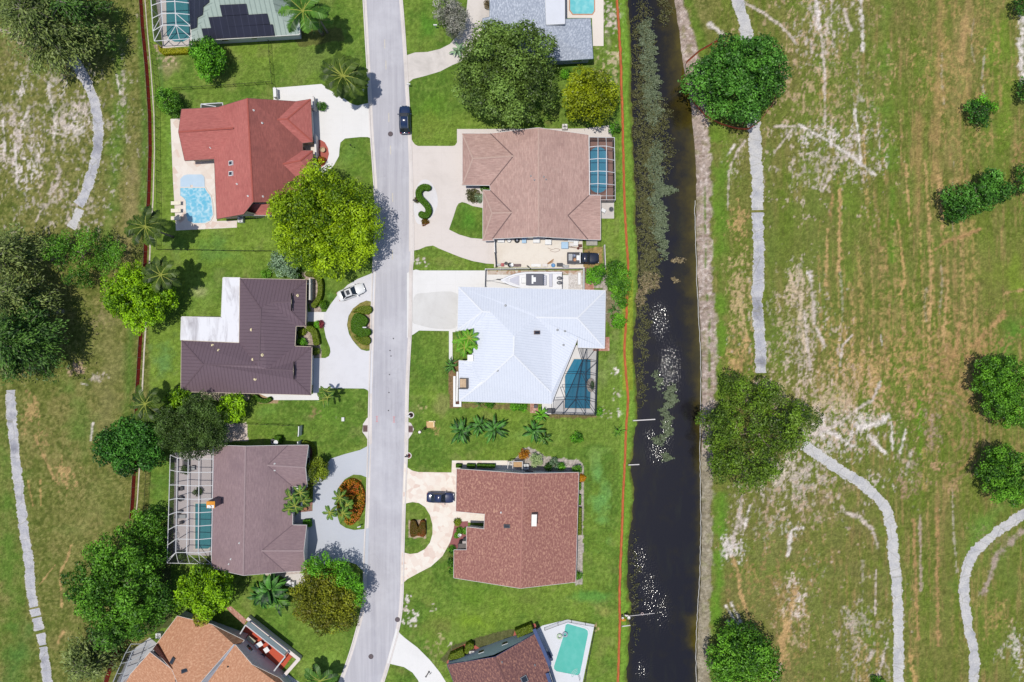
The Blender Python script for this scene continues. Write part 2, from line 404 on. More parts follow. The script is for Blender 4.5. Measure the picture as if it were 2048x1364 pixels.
for (x, y, rx, ry, c, k, th) in [(40, 300, 45, 60, SAND, .9, .05), (20, 250, 30, 40, SAND, .8, .05), (130, 235, 40, 40, SAND, .8, .12), (110, 170, 20, 30, PALE, .8, .1), (45, 175, 18, 30, PALE, .8, .1), (60, 330, 30, 50, PALE, .8, .08), (165, 215, 20, 30, SAND, .8, .1), (150, 260, 30, 30, PALE, .6, .12),
    (30, 100, 40, 40, C(150, 134, 96), .5, 0), (170, 400, 30, 40, SAND, .6, .14), (110, 380, 40, 40, C(170, 150, 116), .6, .1), (60, 415, 40, 24, SAND, .6, .14), (150, 445, 30, 10, SAND, .7, .06), (35, 60, 14, 30, SAND, .6, .1),
    (110, 620, 14, 14, SAND, .8, 0), (198, 755, 12, 9, SAND, .7, 0), (155, 738, 14, 12, C(190, 160, 136), .9, 0), (60, 830, 16, 36, TAN, .7, .04), (130, 950, 18, 26, TAN, .8, 0), (80, 880, 20, 30, TAN, .6, .1), (245, 180, 8, 60, SAND, .7, .1), (200, 640, 24, 24, C(160, 146, 104), .6, .05)]:
    patch(x, y, rx, ry, c, k * .9, 2.2, nPt, 0, .6, th)
for pts, w, c in [([(95, 165), (105, 215), (112, 260), (108, 275)], 3, PALE), ([(233, 150), (240, 190)], 2.5, PALE), ([(120, 345), (112, 372), (100, 388)], 4, SAND), ([(92, 408), (80, 425), (72, 443)], 2.5, SAND), ([(0, 60), (30, 66), (40, 88)], 2.5, SAND), ([(186, 845), (182, 880)], 2.2, PALE),
    ([(5, 20), (14, 45)], 2, PALE), ([(68, 870), (95, 930), (110, 960)], 3, TAN), ([(55, 960), (66, 1010)], 2, OCHRE), ([(80, 960), (82, 1010)], 2, OCHRE), ([(142, 1090), (134, 1120), (120, 1145)], 2.5, TAN), ([(120, 1150), (124, 1215)], 2.5, TAN), ([(75, 1175), (110, 1130)], 1.5, TAN), ([(126, 1265), (116, 1285)], 3, TAN), ([(163, 767), (176, 770)], 2, PALE), ([(30, 290), (36, 380)], 3, PALE), ([(5, 240), (10, 300)], 3, PALE), ([(58, 215), (44, 250)], 3, PALE), ([(158, 205), (163, 240)], 3, SAND)]:
    stroke(pts, w, c, .85, 1.0)
# ---- east rough: long mowing streaks
east = sst(GX, 1408, 1432)
put(east * sst(nV, .55, .85) * .45, C(140, 130, 80)); put(east * sst(nV2 * .5 + nV * .5, .58, .82) * .4, C(160, 140, 94)); put(east * sst(1 - nV, .45, .8) * .6, C(98, 124, 38)); put(east * sst(nE, .5, .8) * .4, C(94, 124, 36)); put(east * sst(vnoise(2.5, 14, 77, 2), .58, .85) * .3, C(150, 134, 90)); put(east * sst(vnoise(2.5, 9, 78, 2), .58, .8) * .4, C(82, 98, 38)); put(east * sst(nA, .58, .85) * .5, C(104, 130, 52))
put(east * sst(vnoise(150, 170, 61, 3), .42, .75) * .4, C(128, 114, 74)); put(east * sst(vnoise(110, 150, 62, 3), .5, .75) * .45, C(98, 122, 46)); put(east * .3, C(112, 122, 44)); put(east * sst(GY, 880, 960) * (1 - sst(GX, 1760, 1800)) * sst(nE, .3, .75) * .32, C(134, 114, 82))
fld = east * sst(GX, 1560, 1720)
put(fld * sst(nV2 * .6 + nV * .4, .58, .8) * .35, TAN2)
for pts, w, c, k in [
    ([(1700, 60), (1690, 260)], 60, C(112, 128, 60), .5), ([(1770, 10), (1775, 330)], 20, C(104, 134, 50), .7), ([(1990, 60), (2020, 260)], 30, C(112, 140, 46), .8), ([(1930, 20), (1900, 320)], 24, C(150, 134, 84), .6),
    ([(1880, 0), (1872, 360)], 12, TAN2, .6), ([(1935, 0), (1925, 120)], 7, TAN, .6), ([(1840, 200), (1835, 420)], 10, TAN2, .6), ([(1700, 350), (1700, 560)], 26, C(110, 132, 50), .6), ([(1785, 380), (1785, 520)], 10, C(96, 138, 40), .8),
    ([(1630, 340), (1630, 560)], 40, C(116, 128, 62), .5), ([(1960, 520), (2048, 560)], 60, C(126, 134, 60), .5), ([(2010, 540), (2048, 580)], 30, C(118, 142, 44), .6), ([(2030, 650), (2010, 720)], 20, LUSH, .8), ([(1440, 180), (1455, 340)], 22, C(110, 140, 48), .6),
    ([(1445, 330), (1440, 780)], 14, C(96, 132, 44), .7), ([(1535, 100), (1545, 700)], 12, C(106, 124, 56), .5), ([(1460, 720), (1450, 780)], 22, C(124, 142, 44), .9), ([(1445, 990), (1438, 1120), (1432, 1260)], 12, C(96, 142, 44), .9), ([(1540, 1080), (1500, 1240)], 36, C(118, 130, 64), .5), ([(1640, 1060), (1650, 1364)], 40, C(112, 124, 56), .5),
    ([(1890, 1010), (1900, 1364)], 26, C(122, 118, 66), .5), ([(1920, 1100), (1908, 1364)], 10, C(96, 118, 36), .6), ([(1990, 1030), (1945, 1090), (1915, 1170)], 14, C(104, 138, 52), .7), ([(2010, 1010), (1950, 1060)], 18, C(108, 142, 60), .6), ([(1838, 800), (1842, 910)], 8, C(98, 138, 34), .9), ([(1806, 810), (1800, 900)], 8, C(104, 124, 56), .7), ([(2000, 1120), (2048, 1200)], 40, C(112, 128, 60), .6)]:
    stroke(pts, w, c, k, .7, nE, 1.3)
for cx in range(1600, 2000, 13):
    y0 = rnd.uniform(0, 1200); n_ = 1 + (rnd.random() < .6)
    for q in range(n_):
        ya = rnd.uniform(-20, 1300); l = rnd.uniform(60, 190); xx = cx + rnd.uniform(-8, 8)
        stroke([(xx, ya), (xx + rnd.uniform(-6, 6), ya + l / 2), (xx + rnd.uniform(-4, 10), ya + l)], rnd.uniform(1.0, 3.4), rnd.choice([TAN, TAN2, OCHRE, TAN2, SAND]), rnd.uniform(.15, .5), 1.8)
for k in range(26):                                   # straw coloured rows in the middle of the field
    xx = 1640 + k * 13 + rnd.uniform(-5, 5); ya = 540 + rnd.uniform(-150, 60); yb = 740 + rnd.uniform(-40, 70)
    stroke([(xx - 6, ya), (xx, (ya + yb) / 2), (xx + (xx - 1800) * .06, yb)], rnd.uniform(2.0, 5), rnd.choice([TAN, OCHRE, TAN2]), rnd.uniform(.2, .55), 1.9)
for r_, a0, a1 in [(66, -1.9, 1.2), (78, -1.6, 1.4), (90, -1.3, 1.3), (56, -1.5, .6), (100, -1.0, .9), (48, -.9, .8)]:
    stroke([(1880 + r_ * math.cos(a0 + (a1 - a0) * i / 14), 862 + r_ * 1.15 * math.sin(a0 + (a1 - a0) * i / 14)) for i in range(15)], 3, rnd.choice([TAN2, C(150, 128, 92)]), .7, 1.2)
for (x, y, rx, ry, c, k, th) in [
    (1640, 60, 55, 75, SAND, .95, .06), (1690, 300, 66, 50, SAND, .95, .02), (1655, 270, 60, 26, PALE, .8, .05), (1720, 210, 26, 70, SAND, .6, .14), (1600, 260, 50, 16, SAND, .8, .08), (1560, 150, 30, 60, C(188, 168, 136), .7, .1), (1650, 190, 30, 60, TAN, .6, .1), (1465, 330, 18, 30, SAND, .8, .1), (1480, 290, 30, 30, C(186, 170, 140), .6, .1),
    (1478, 450, 20, 44, TAN, .9, -.02), (1482, 600, 22, 90, C(196, 170, 128), .95, -.02), (1480, 720, 26, 50, TAN, .9, 0), (1592, 578, 22, 36, C(208, 186, 160), .95, -.04), (1570, 640, 20, 70, C(200, 178, 150), .8, .04), (1625, 640, 20, 80, C(196, 176, 150), .7, .1), (1560, 780, 50, 60, C(186, 168, 130), .8, .06),
    (1660, 800, 90, 70, C(200, 178, 148), .9, .03), (1650, 870, 70, 40, PALE, .9, .04), (1720, 845, 50, 30, PALE, .85, .04), (1740, 870, 40, 30, SAND, .8, .08), (1760, 760, 70, 60, TAN, .8, .04), (1810, 720, 60, 60, OCHRE, .7, .08), (1900, 720, 70, 60, TAN2, .7, .08), (1866, 860, 15, 42, C(172, 146, 128), .95, -.04), (1870, 928, 16, 14, C(190, 154, 120), .95, -.05), (1900, 970, 16, 16, C(184, 150, 112), .8, 0), (1815, 930, 22, 40, C(176, 156, 140), .7, .06), (1820, 965, 30, 24, C(172, 140, 116), .7, .04),
    (1590, 955, 60, 45, SAND, .95, .03), (1560, 940, 40, 30, C(214, 200, 180), .8, .06), (1650, 990, 60, 50, C(176, 152, 122), .8, .06), (1480, 1030, 12, 50, SAND, .9, 0), (1466, 1098, 18, 24, PALE, 1.0, -.08), (1570, 1060, 30, 40, PALE, .6, .12), (1540, 1040, 50, 40, SAND, .6, .14), (1585, 1220, 36, 80, C(206, 180, 156), .9, .05), (1590, 1200, 22, 46, PALE, .7, .06), (1570, 1310, 20, 70, TAN, .7, .08), (1710, 1250, 24, 60, SAND, .7, .12), (1730, 1300, 30, 60, TAN, .7, .1), (1620, 1140, 30, 40, SAND, .5, .16),
    (2030, 1290, 34, 50, PALE, .8, .1), (2000, 1240, 36, 50, OCHRE, .6, .1), (1990, 1080, 40, 30, C(150, 134, 100), .6, 0), (1935, 60, 16, 16, TAN, .8, 0), (1970, 40, 30, 60, OCHRE, .5, .12), (1890, 120, 30, 60, OCHRE, .5, .12), (1960, 290, 30, 16, OCHRE, .6, .12), (1680, 680, 60, 60, OCHRE, .6, .12), (1612, 730, 24, 60, SAND, .6, .1), (2048, 330, 20, 60, TAN2, .8, 0), (1925, 365, 30, 14, TAN, .7, .05), (1980, 690, 60, 24, TAN2, .8, .03)]:
    patch(x, y, rx, ry, c, k * .88, 2.3, nPt, 0, .8, th)
for (x, y, rx, ry, c, k, th) in [(1650, 170, 120, 190, C(196, 168, 136), .5, .15), (1560, 120, 70, 130, C(190, 164, 130), .45, .17), (1640, 330, 90, 60, SAND, .5, .13), (1660, 830, 130, 110, SAND, .55, .12), (1610, 960, 110, 90, SAND, .55, .13), (1690, 760, 130, 80, TAN, .5, .1), (1600, 700, 80, 120, SAND, .45, .14), (1560, 1180, 90, 160, TAN2, .5, .12), (1720, 1280, 60, 100, SAND, .45, .16), (1900, 150, 90, 170, OCHRE, .45, .14), (1880, 760, 110, 110, TAN2, .5, .1), (100, 250, 120, 170, SAND, .45, .15), (120, 400, 90, 60, SAND, .4, .16)]:
    patch(x, y, rx, ry, c, k, 3.2, nSp, 0, .5, th)
for pts, w, c in [([(2046, 40), (2042, 90), (2046, 160)], 8, PALE),
    ([(1480, 0), (1530, 28), (1560, 50), (1580, 70), (1592, 86)], 3.2, SAND), ([(1548, 253), (1600, 252), (1612, 258)], 3, SAND), ([(1585, 258), (1550, 303)], 2.6, SAND), ([(1600, 250), (1650, 278), (1700, 310), (1750, 350)], 3.2, PALE), ([(1710, 220), (1720, 300), (1722, 330)], 3, PALE), ([(1722, 0), (1726, 60), (1724, 100)], 4.5, PALE), ([(1632, 0), (1638, 55)], 5, PALE), ([(1642, 70), (1650, 150), (1650, 250)], 2.6, SAND), ([(1690, 20), (1700, 60)], 4, SAND), ([(1755, 245), (1760, 300)], 1.6, SAND), ([(1420, 48), (1445, 70)], 5, PALE), ([(1455, 310), (1470, 290)], 2.6, PALE), ([(1462, 330), (1476, 300), (1490, 282)], 3, SAND), ([(1458, 340), (1455, 420)], 2.2, SAND),
    ([(1620, 545), (1626, 600), (1630, 650), (1650, 692)], 4.5, SAND), ([(1616, 545), (1622, 560)], 3, PALE), ([(1640, 860), (1660, 855), (1690, 838), (1720, 815), (1745, 800), (1760, 765)], 4, SAND), ([(1625, 868), (1650, 856)], 6, SAND), ([(1655, 862), (1675, 872), (1705, 892)], 3.5, PALE), ([(1720, 855), (1760, 846), (1775, 832)], 6, PALE), ([(1735, 870), (1770, 905)], 3, PALE), ([(1783, 845), (1785, 900)], 3, PALE), ([(1812, 860), (1800, 905)], 3, PALE), ([(1822, 905), (1812, 945)], 5, SAND), ([(1680, 730), (1685, 690), (1705, 670)], 2.2, SAND), ([(1650, 340), (1640, 380), (1625, 375)], 2.5, SAND), ([(1660, 350), (1645, 385)], 3, SAND), ([(1612, 700), (1600, 640), (1606, 560)], 6, C(206, 186, 160)), ([(1762, 670), (1764, 690)], 2.2, PALE), ([(1608, 620), (1620, 740)], 4, SAND),
    ([(1480, 1030), (1465, 1085)], 5, SAND), ([(1500, 1010), (1490, 1050)], 2.6, PALE), ([(1576, 1110), (1584, 1060), (1606, 1055)], 4, PALE), ([(1470, 1120), (1480, 1180), (1500, 1240)], 4, TAN), ([(1452, 1212), (1475, 1250)], 3, PALE), ([(1462, 1206), (1482, 1245)], 3, PALE), ([(1448, 1232), (1460, 1250)], 2.4, PALE), ([(1545, 1364), (1565, 1290), (1590, 1180)], 9, TAN), ([(1560, 1330), (1548, 1364)], 4, SAND), ([(1690, 1025), (1720, 1035), (1745, 1060), (1758, 1100)], 4, SAND), ([(1752, 1140), (1750, 1230)], 2, SAND), ([(1735, 1320), (1745, 1300)], 5, SAND), ([(1775, 1280), (1755, 1360)], 3, SAND), ([(1840, 1030), (1842, 1180)], 3, C(178, 158, 142)), ([(1874, 1010), (1876, 1290)], 4, TAN2), ([(1827, 1040), (1836, 1280)], 3.5, TAN2), ([(1818, 1300), (1830, 1364)], 5, OCHRE), ([(2048, 1060), (1995, 1110), (1965, 1190)], 6, C(170, 152, 140)),
    ([(1850, 320), (1858, 440), (1862, 560), (1858, 700)], 4, TAN), ([(1812, 330), (1820, 450)], 3, TAN), ([(1876, 340), (1886, 460)], 5, TAN), ([(1896, 560), (1886, 690)], 4, TAN), ([(1920, 640), (1905, 740)], 4, TAN2), ([(2048, 580), (2010, 586)], 3, TAN), ([(2005, 630), (1950, 690)], 8, TAN2), ([(1960, 460), (1900, 480), (1870, 500)], 4, TAN2), ([(1655, 460), (1652, 570)], 3.5, TAN), ([(1680, 380), (1678, 540)], 4, TAN), ([(1665, 390), (1660, 430)], 4, TAN2), ([(1795, 440), (1810, 560), (1800, 590)], 3, OCHRE)]:
    stroke(pts, w, c, .9, 1.0)
# ---- canal banks
LB = [(0, 1262), (200, 1268), (330, 1272), (450, 1277), (560, 1280), (620, 1275), (700, 1270), (760, 1278), (830, 1278), (880, 1270), (940, 1265), (980, 1272), (1050, 1265), (1120, 1258), (1170, 1258), (1210, 1264), (1260, 1262), (1364, 1258)]
RB = [(0, 1348), (60, 1358), (100, 1362), (200, 1380), (330, 1392), (430, 1392), (560, 1396), (640, 1400), (700, 1403), (760, 1404), (900, 1402), (980, 1403), (1050, 1404), (1150, 1402), (1250, 1396), (1310, 1394), (1364, 1395)]
BE = [(0, 1366), (60, 1386), (140, 1405), (200, 1412), (300, 1422), (560, 1425), (640, 1432), (760, 1432), (860, 1428), (960, 1424), (1100, 1424), (1250, 1418), (1364, 1420)]
fi = lambda t: np.interp(PYy, [a for a, b in t], [b for a, b in t])[:, None]
lb, rb, be = fi(LB), fi(RB), fi(BE)
wob = (vnoise(20, 20, 31, 3) - .5) * 7
lb_, rb_ = lb + wob, rb + wob * .4
put(sst(GX, 1236, 1244) * (1 - sst(GX - lb_, -3, 0)) * .8, C(120, 158, 56)); put(sst(GX - lb_, -11, -3) * (1 - sst(GX - lb_, 6, 12)) * .85 * sst(nB, .2, .6), C(112, 112, 54))
put(((GX > 1246) & (GX < 1266) & (GY > 560) & (GY < 780)).astype(float) * .6, C(150, 158, 50))
bank = sst(GX - rb_, -2, 2) * (1 - sst(GX - be - (nB - .5) * 14, -3, 3))
hz = vnoise(30, 5, 33, 3)
put(bank, C(180, 162, 150)); put(bank * sst(hz, .5, .85) * .6, C(142, 120, 104)); put(bank * sst(nC, .55, .9) * .7, C(206, 192, 184)); put(bank * sst(nB, .6, .85) * .55, C(138, 134, 86))
put(bank * sst(GY, 880, 930) * .55, C(138, 136, 104)); put(bank * (1 - sst(GX - be, -13, -9)) * sst(GX - be, -18, -13) * sst(GY, 300, 420) * (1 - sst(GY, 760, 830)) * sst(nB, .35, .6) * .9, C(98, 124, 46))
put(sst(GX - be, -2, 5) * (1 - sst(GX - be, 12, 30)) * sst(nE, .2, .6) * .6, C(104, 138, 44))
# ---- bed of the canal, seen through the water near the banks
cx_ = (GX - lb) / (rb - lb)
wet = (sst(GX - lb_, -2, 3) * (1 - sst(GX - rb_, -3, 2)))
ZG = -1.3 * sst(GX - lb_, -13, 12) * (1 - sst(GX - rb_, -12, 12))
put(wet, C(58, 52, 22))
# ---- fine grain over everything
g = 1 + (nF - .5) * .34 + (nC - .5) * .26 + yard * (.045 * np.sin(GX * .75 + GY * .04 + nA * 3) * (GX > 800) + .04 * np.sin(GY * .7 - GX * .08 + nA * 4) * (GX < 800))
COLR = np.clip(COLR * g[..., None], 0.004, .8)

def make_ground():
    ext = np.array([-2500, -900, -380, -180, -130, -97.5]); ey = np.append(ext[:-1], -67.5); xs = np.concatenate([ext, gx, -ext[::-1]]); ys = np.concatenate([ey, gy, -ey[::-1]])
    k = len(ext); nx, ny = len(xs), len(ys)
    colr = np.pad(COLR, ((k, k), (k, k), (0, 0)), mode='edge'); z = np.pad(ZG, k, mode='edge')
    far = np.ones((ny, nx), bool); far[k:-k, k:-k] = False
    mid = (xs[None, :] * np.ones((ny, 1)) < 21) | (xs[None, :] * np.ones((ny, 1)) > 40)
    colr[far & mid] = A3(C(112, 122, 66))
    V = np.zeros((ny, nx, 3)); V[..., 0] = xs[None, :]; V[..., 1] = ys[:, None]; V[..., 2] = z
    idx = np.arange(nx * ny).reshape(ny, nx)
    F = np.stack([idx[:-1, :-1], idx[:-1, 1:], idx[1:, 1:], idx[1:, :-1]], -1).reshape(-1, 4)
    me = bpy.data.meshes.new('ground')
    me.vertices.add(nx * ny); me.vertices.foreach_set('co', V.reshape(-1).astype(np.float32))
    me.loops.add(F.size); me.loops.foreach_set('vertex_index', F.reshape(-1).astype(np.int32))
    me.polygons.add(len(F)); me.polygons.foreach_set('loop_start', (np.arange(len(F)) * 4).astype(np.int32)); me.polygons.foreach_set('loop_total', np.full(len(F), 4, np.int32))
    a = me.color_attributes.new('soil', 'FLOAT_COLOR', 'POINT')
    rgba = np.ones((nx * ny, 4), np.float32); rgba[:, :3] = colr.reshape(-1, 3)
    a.data.foreach_set('color', rgba.reshape(-1))
    me.update(calc_edges=True)
    m, t, out = nt('ground_grass_and_soil')
    v = coords(t); f = noise(t, v, 5.5, 4, .7); f2 = noise(t, v, 1.6, 4, .65)
    c = attr(t, 'soil')
    c = mixc(t, 1, c, ramp3(t, f, .68, 1.32, .33, .67), 'MULTIPLY'); c = mixc(t, 1, c, ramp3(t, f2, .84, 1.16, .3, .7), 'MULTIPLY')
    bsdf(t, out, c, .95, .1, 0, f, .5, .06)
    o = link_mesh('ground', me, None, m); tag(o, kind='structure')
make_ground()

# ---- water of the canal: dark, with wind ripples in patches
def make_water():
    ny = 140; ys = np.linspace(-300, 1660, ny); nx = 26
    vs, fs, dep = [], [], []
    for y in ys:
        a = np.interp(y, [q for q, b in LB], [b for q, b in LB]) - 9; b = np.interp(y, [q for q, b in RB], [b for q, b in RB]) + 9
        for i in range(nx):
            u = i / (nx - 1); p = P(a + (b - a) * u, y, 0); p.z = -.5; vs.append(p)
            k = np.interp(y, [0, 250, 560, 700, 950, 1364], [.62, .56, .5, .34, .2, .16])
            s_ = max(0, (u - (1 - k)) / max(k, .01)); lft = max(0, 1 - u / .12)
            d = min(1, s_ ** 1.25 * 1.0 + lft * .6)
            if 1235 < y < 1300: d = max(d, max(0, (u - .7) / .2) * .8)
            dep.append(d)
    for j in range(ny - 1):
        for i in range(nx - 1): q = j * nx + i; fs.append((q, q + nx, q + nx + 1, q + 1))
    m, t, out = nt('canal_water')
    v = coords(t); d = attr(t, 'shallow', 'Fac')
    wn = noise(t, v, .35, 5, .7); wn2 = noise(t, coords(t, (1, .25, 1)), .5, 4)
    dd = t.nodes.new('ShaderNodeMath'); dd.operation = 'MULTIPLY_ADD'; t.links.new(ramp(t, wn, .3, .7, -.22, .22), dd.inputs[0]); dd.inputs[1].default_value = 1; t.links.new(d, dd.inputs[2])
    cr = t.nodes.new('ShaderNodeValToRGB'); e = cr.color_ramp.elements
    e[0].position = .02; e[0].color = C(29, 27, 33); e[1].position = .95; e[1].color = C(88, 78, 24)
    q = e.new(.3); q.color = C(40, 36, 26); q = e.new(.6); q.color = C(64, 56, 22)
    t.links.new(dd.outputs[0], cr.inputs[0])
    c = mixc(t, ramp(t, wn2, .55, .75, 0, .35), cr.outputs[0], C(50, 52, 36))
    r1 = noise(t, v, 3.9, 1.0, .5); gust = attr(t, 'gust', 'Fac')
    b = t.nodes.new('ShaderNodeBsdfPrincipled'); t.links.new(c, b.inputs['Base Color'])
    b.inputs['Roughness'].default_value = .13; b.inputs['Specular IOR Level'].default_value = .5
    bp = t.nodes.new('ShaderNodeBump'); bp.inputs['Distance'].default_value = .105
    st = t.nodes.new('ShaderNodeMath'); st.operation = 'MULTIPLY_ADD'; t.links.new(gust, st.inputs[0]); st.inputs[1].default_value = .9; st.inputs[2].default_value = .05; t.links.new(st.outputs[0], bp.inputs['Strength'])
    t.links.new(r1, bp.inputs['Height']); t.links.new(bp.outputs[0], b.inputs['Normal'])
    t.links.new(b.outputs[0], out.inputs['Surface'])
    o = mesh('water', vs, fs, m, None, True); tag(o, kind='structure')
    me = o.data
    a = me.attributes.new('shallow', 'FLOAT', 'POINT'); a.data.foreach_set('value', np.array(dep, np.float32))
    gu = []
    for p in vs:
        x, y = p.x / S * H / (H + .5) + 1024, 682 - p.y / S * H / (H + .5); k = 0
        for cx, cy, rx, ry in [(1300, 1190, 30, 90), (1325, 1220, 26, 60), (1280, 1120, 24, 50), (1285, 1340, 24, 40), (1318, 905, 36, 34), (1335, 860, 20, 60), (1340, 740, 40, 90), (1320, 640, 30, 60), (1300, 870, 20, 20)]:
            k = max(k, 1 - math.hypot((x - cx) / rx, (y - cy) / ry))
        gu.append(max(0, min(1, k * 1.25)))
    a = me.attributes.new('gust', 'FLOAT', 'POINT'); a.data.foreach_set('value', np.array(gu, np.float32))
make_water()
# ================================================================ ROAD, KERBS, DRIVEWAYS, PATHS
RL = [(728, -70), (732, 0), (737, 90), (741.6, 170), (746, 260), (750, 320), (754, 381), (755, 430), (753, 500), (751, 540), (748, 620), (747, 669), (744, 770), (742, 860), (740, 940), (738, 1020), (734.7, 1080), (733, 1140), (732, 1192), (726, 1230), (718, 1260), (705, 1305), (684, 1364), (655, 1430)]
RR = [(790, -70), (799, 0), (806, 90), (811, 175), (816, 260), (819, 340), (821, 430), (822, 480), (821, 520), (819, 545), (818, 610), (817, 669), (813, 740), (810.5, 819), (810, 893), (806, 980), (804, 1051), (802, 1120), (801, 1183), (798, 1225), (793, 1255), (784, 1290), (762, 1364), (735, 1430)]
def dense(l): return spline(l, 5)
m, t, out = nt('asphalt')
v = coords(t); st = noise(t, coords(t, (1.6, .05, 1)), 1.0, 5, .7); bl = noise(t, v, .12, 5, .65); f = noise(t, v, 14, 3)
c = mixc(t, ramp(t, st, .35, .7, 0, 1), C(184, 182, 190), C(207, 205, 211)); c = mixc(t, ramp(t, bl, .48, .7, 0, .7), c, C(216, 215, 221)); c = mixc(t, ramp(t, noise(t, coords(t, (.5, .12, 1)), .9, 4, .6), .55, .72, 0, .4), c, C(176, 175, 186)); c = mixc(t, ramp(t, noise(t, v, .5, 6, .75), .58, .8, 0, .35), c, C(172, 172, 182))
vo = t.nodes.new('ShaderNodeTexVoronoi'); vo.feature = 'DISTANCE_TO_EDGE'; vo.inputs['Scale'].default_value = .12; t.links.new(v, vo.inputs['Vector'])
wv = t.nodes.new('ShaderNodeVectorMath'); wv.operation = 'ADD'
nz = t.nodes.new('ShaderNodeTexNoise'); nz.inputs['Scale'].default_value = .6; nz.inputs['Detail'].default_value = 5; t.links.new(v, nz.inputs['Vector']); t.links.new(v, wv.inputs[0]); t.links.new(nz.outputs['Color'], wv.inputs[1]); t.links.new(wv.outputs[0], vo.inputs['Vector'])
c = mixc(t, ramp(t, vo.outputs['Distance'], 0, .006, .14, 0), c, C(150, 148, 152))
c = mixc(t, 1, c, ramp3(t, f, .93, 1.07), 'MULTIPLY')
bsdf(t, out, c, .9, .2, 0, f, .2); ASPH = m
nL = max(len(RL), len(RR))
L_, R_ = resample(dense(RL), 12), resample(dense(RR), 12); n_ = min(len(L_), len(R_))
L_ = [L_[int(i * (len(L_) - 1) / (n_ - 1))] for i in range(n_)]; R_ = [R_[int(i * (len(R_) - 1) / (n_ - 1))] for i in range(n_)]
ribbon('road', L_, R_, .008, ASPH, None, 'structure')
KERB = concrete('kerb_concrete', C(232, 224, 220), C(176, 164, 156), .5)
def kerb(edge, s):
    e = resample(dense(edge), 8); nn = normals2(e)
    a = [p + n * s * 1.0 for p, n in zip(e, nn)]; b = [p - n * s * 3.6 for p, n in zip(e, nn)]; b2 = [p - n * s * 6.6 for p, n in zip(e, nn)]
    ribbon('gutter', a if s < 0 else b, b if s < 0 else a, .016, KERB, None, 'structure')
    n = len(e); vs = []; fs = []
    for p, q in zip(b, b2):
        A, B = P(*p), P(*q); vs += [A + Vector((0, 0, .005)), A + (B - A) * .3 + Vector((0, 0, .11)), B + Vector((0, 0, .11)), B + Vector((0, 0, -.02))]
    for i in range(n - 1):
        for k in range(3): fs.append((i * 4 + k, i * 4 + k + 1, i * 4 + 5 + k, i * 4 + 4 + k) if s < 0 else (i * 4 + k + 1, i * 4 + k, i * 4 + 4 + k, i * 4 + 5 + k))
    o = mesh('kerb', vs, fs, KERB); o['kind'] = 'structure'
kerb(RL, -1); kerb(RR, 1)
# ---- faded centre line dashes and survey marks
YEL = plain('faded_yellow_paint', C(214, 206, 192), .8, .2, 3); PINK = plain('pink_survey_paint', C(226, 130, 130), .8, .2, 3)
for k, y in enumerate([88, 130, 235, 300, 395, 510]):
    x = np.interp(y, [a[1] for a in RL], [a[0] for a in RL]) * .53 + np.interp(y, [a[1] for a in RR], [a[0] for a in RR]) * .47
    sheet('road_marking', [(x - .9, y - 9), (x + .9, y - 9), (x + 1.1, y + 9), (x - .7, y + 9)], .013, YEL, 0, None, 'structure')
for x, y in [(754, 838), (788, 839), (741, 840)]:
    b_ = MB()
    for q, (dx, dy, w_, h_) in enumerate([(0, 0, .6, 11), (0, -5.5, 2.6, .6), (0, 5.5, 2.6, .6)]):
        p = P(x + dx, y + dy); b_.box((p.x, p.y, .014 + (x < 745) * .006), (w_ * S * 2, h_ * S, .004 + q * .0006))
    o = b_.build('road_marking', PINK); o['kind'] = 'structure'
# ---- driveways and patios
WHT = concrete('white_concrete', C(240, 238, 237), C(206, 204, 202), .3, 3.2)
PINKC = concrete('pinkish_concrete', C(230, 220, 214), C(196, 186, 178), .4, 4.0)
GREYC = concrete('grey_coated_concrete', C(198, 202, 212), C(222, 222, 222), .3, 0)
D2C = concrete('pale_concrete', C(228, 227, 232), C(196, 194, 198), .4, 0)
STAINC = concrete('stained_concrete', C(240, 231, 219), C(208, 192, 176), .6, 4.5)
OLDC = concrete('old_concrete', C(222, 214, 208), C(160, 156, 152), .6, 0)
def pavers(name, a, b, c2, sc=1.6, var=.5):
    m, t, out = nt(name); v = coords(t)
    vo = t.nodes.new('ShaderNodeTexVoronoi'); vo.inputs['Scale'].default_value = sc; t.links.new(v, vo.inputs['Vector'])
    ed = t.nodes.new('ShaderNodeTexVoronoi'); ed.feature = 'DISTANCE_TO_EDGE'; ed.inputs['Scale'].default_value = sc; t.links.new(v, ed.inputs['Vector'])
    s_ = t.nodes.new('ShaderNodeSeparateColor'); t.links.new(vo.outputs['Color'], s_.inputs[0])
    c = mixc(t, ramp(t, s_.outputs[0], .3, .9, 0, var), a, b); c = mixc(t, ramp(t, s_.outputs[1], .75, .95, 0, var), c, c2)
    c = mixc(t, ramp(t, ed.outputs['Distance'], 0, .06, .25, 0), c, b)
    c = mixc(t, 1, c, ramp3(t, noise(t, v, 10, 3), .95, 1.05), 'MULTIPLY')
    bsdf(t, out, c, .85, .25); return m
CREAM = pavers('cream_stone_pavers', C(247, 238, 226), C(238, 214, 200), C(226, 196, 182), 1.3, .55)
TRAV = pavers('travertine_pavers', C(242, 232, 222), C(230, 214, 202), C(222, 190, 172), 1.0, .6)
REDP = concrete('red_painted_concrete', C(182, 100, 88), C(150, 84, 76), .3)
BRICK = pavers('red_brick_paving', C(196, 150, 130), C(170, 120, 104), C(214, 180, 166), 4.5, .9)
MAROON = concrete('maroon_painted_concrete', C(156, 98, 98), C(140, 84, 84), .3)
WOODD = concrete('brown_deck_boards', C(132, 104, 96), C(110, 86, 80), .4)
GRAVEL = pavers('pale_gravel', C(222, 216, 212), C(190, 184, 180), C(240, 236, 234), 6, .8)
_dz = [0]
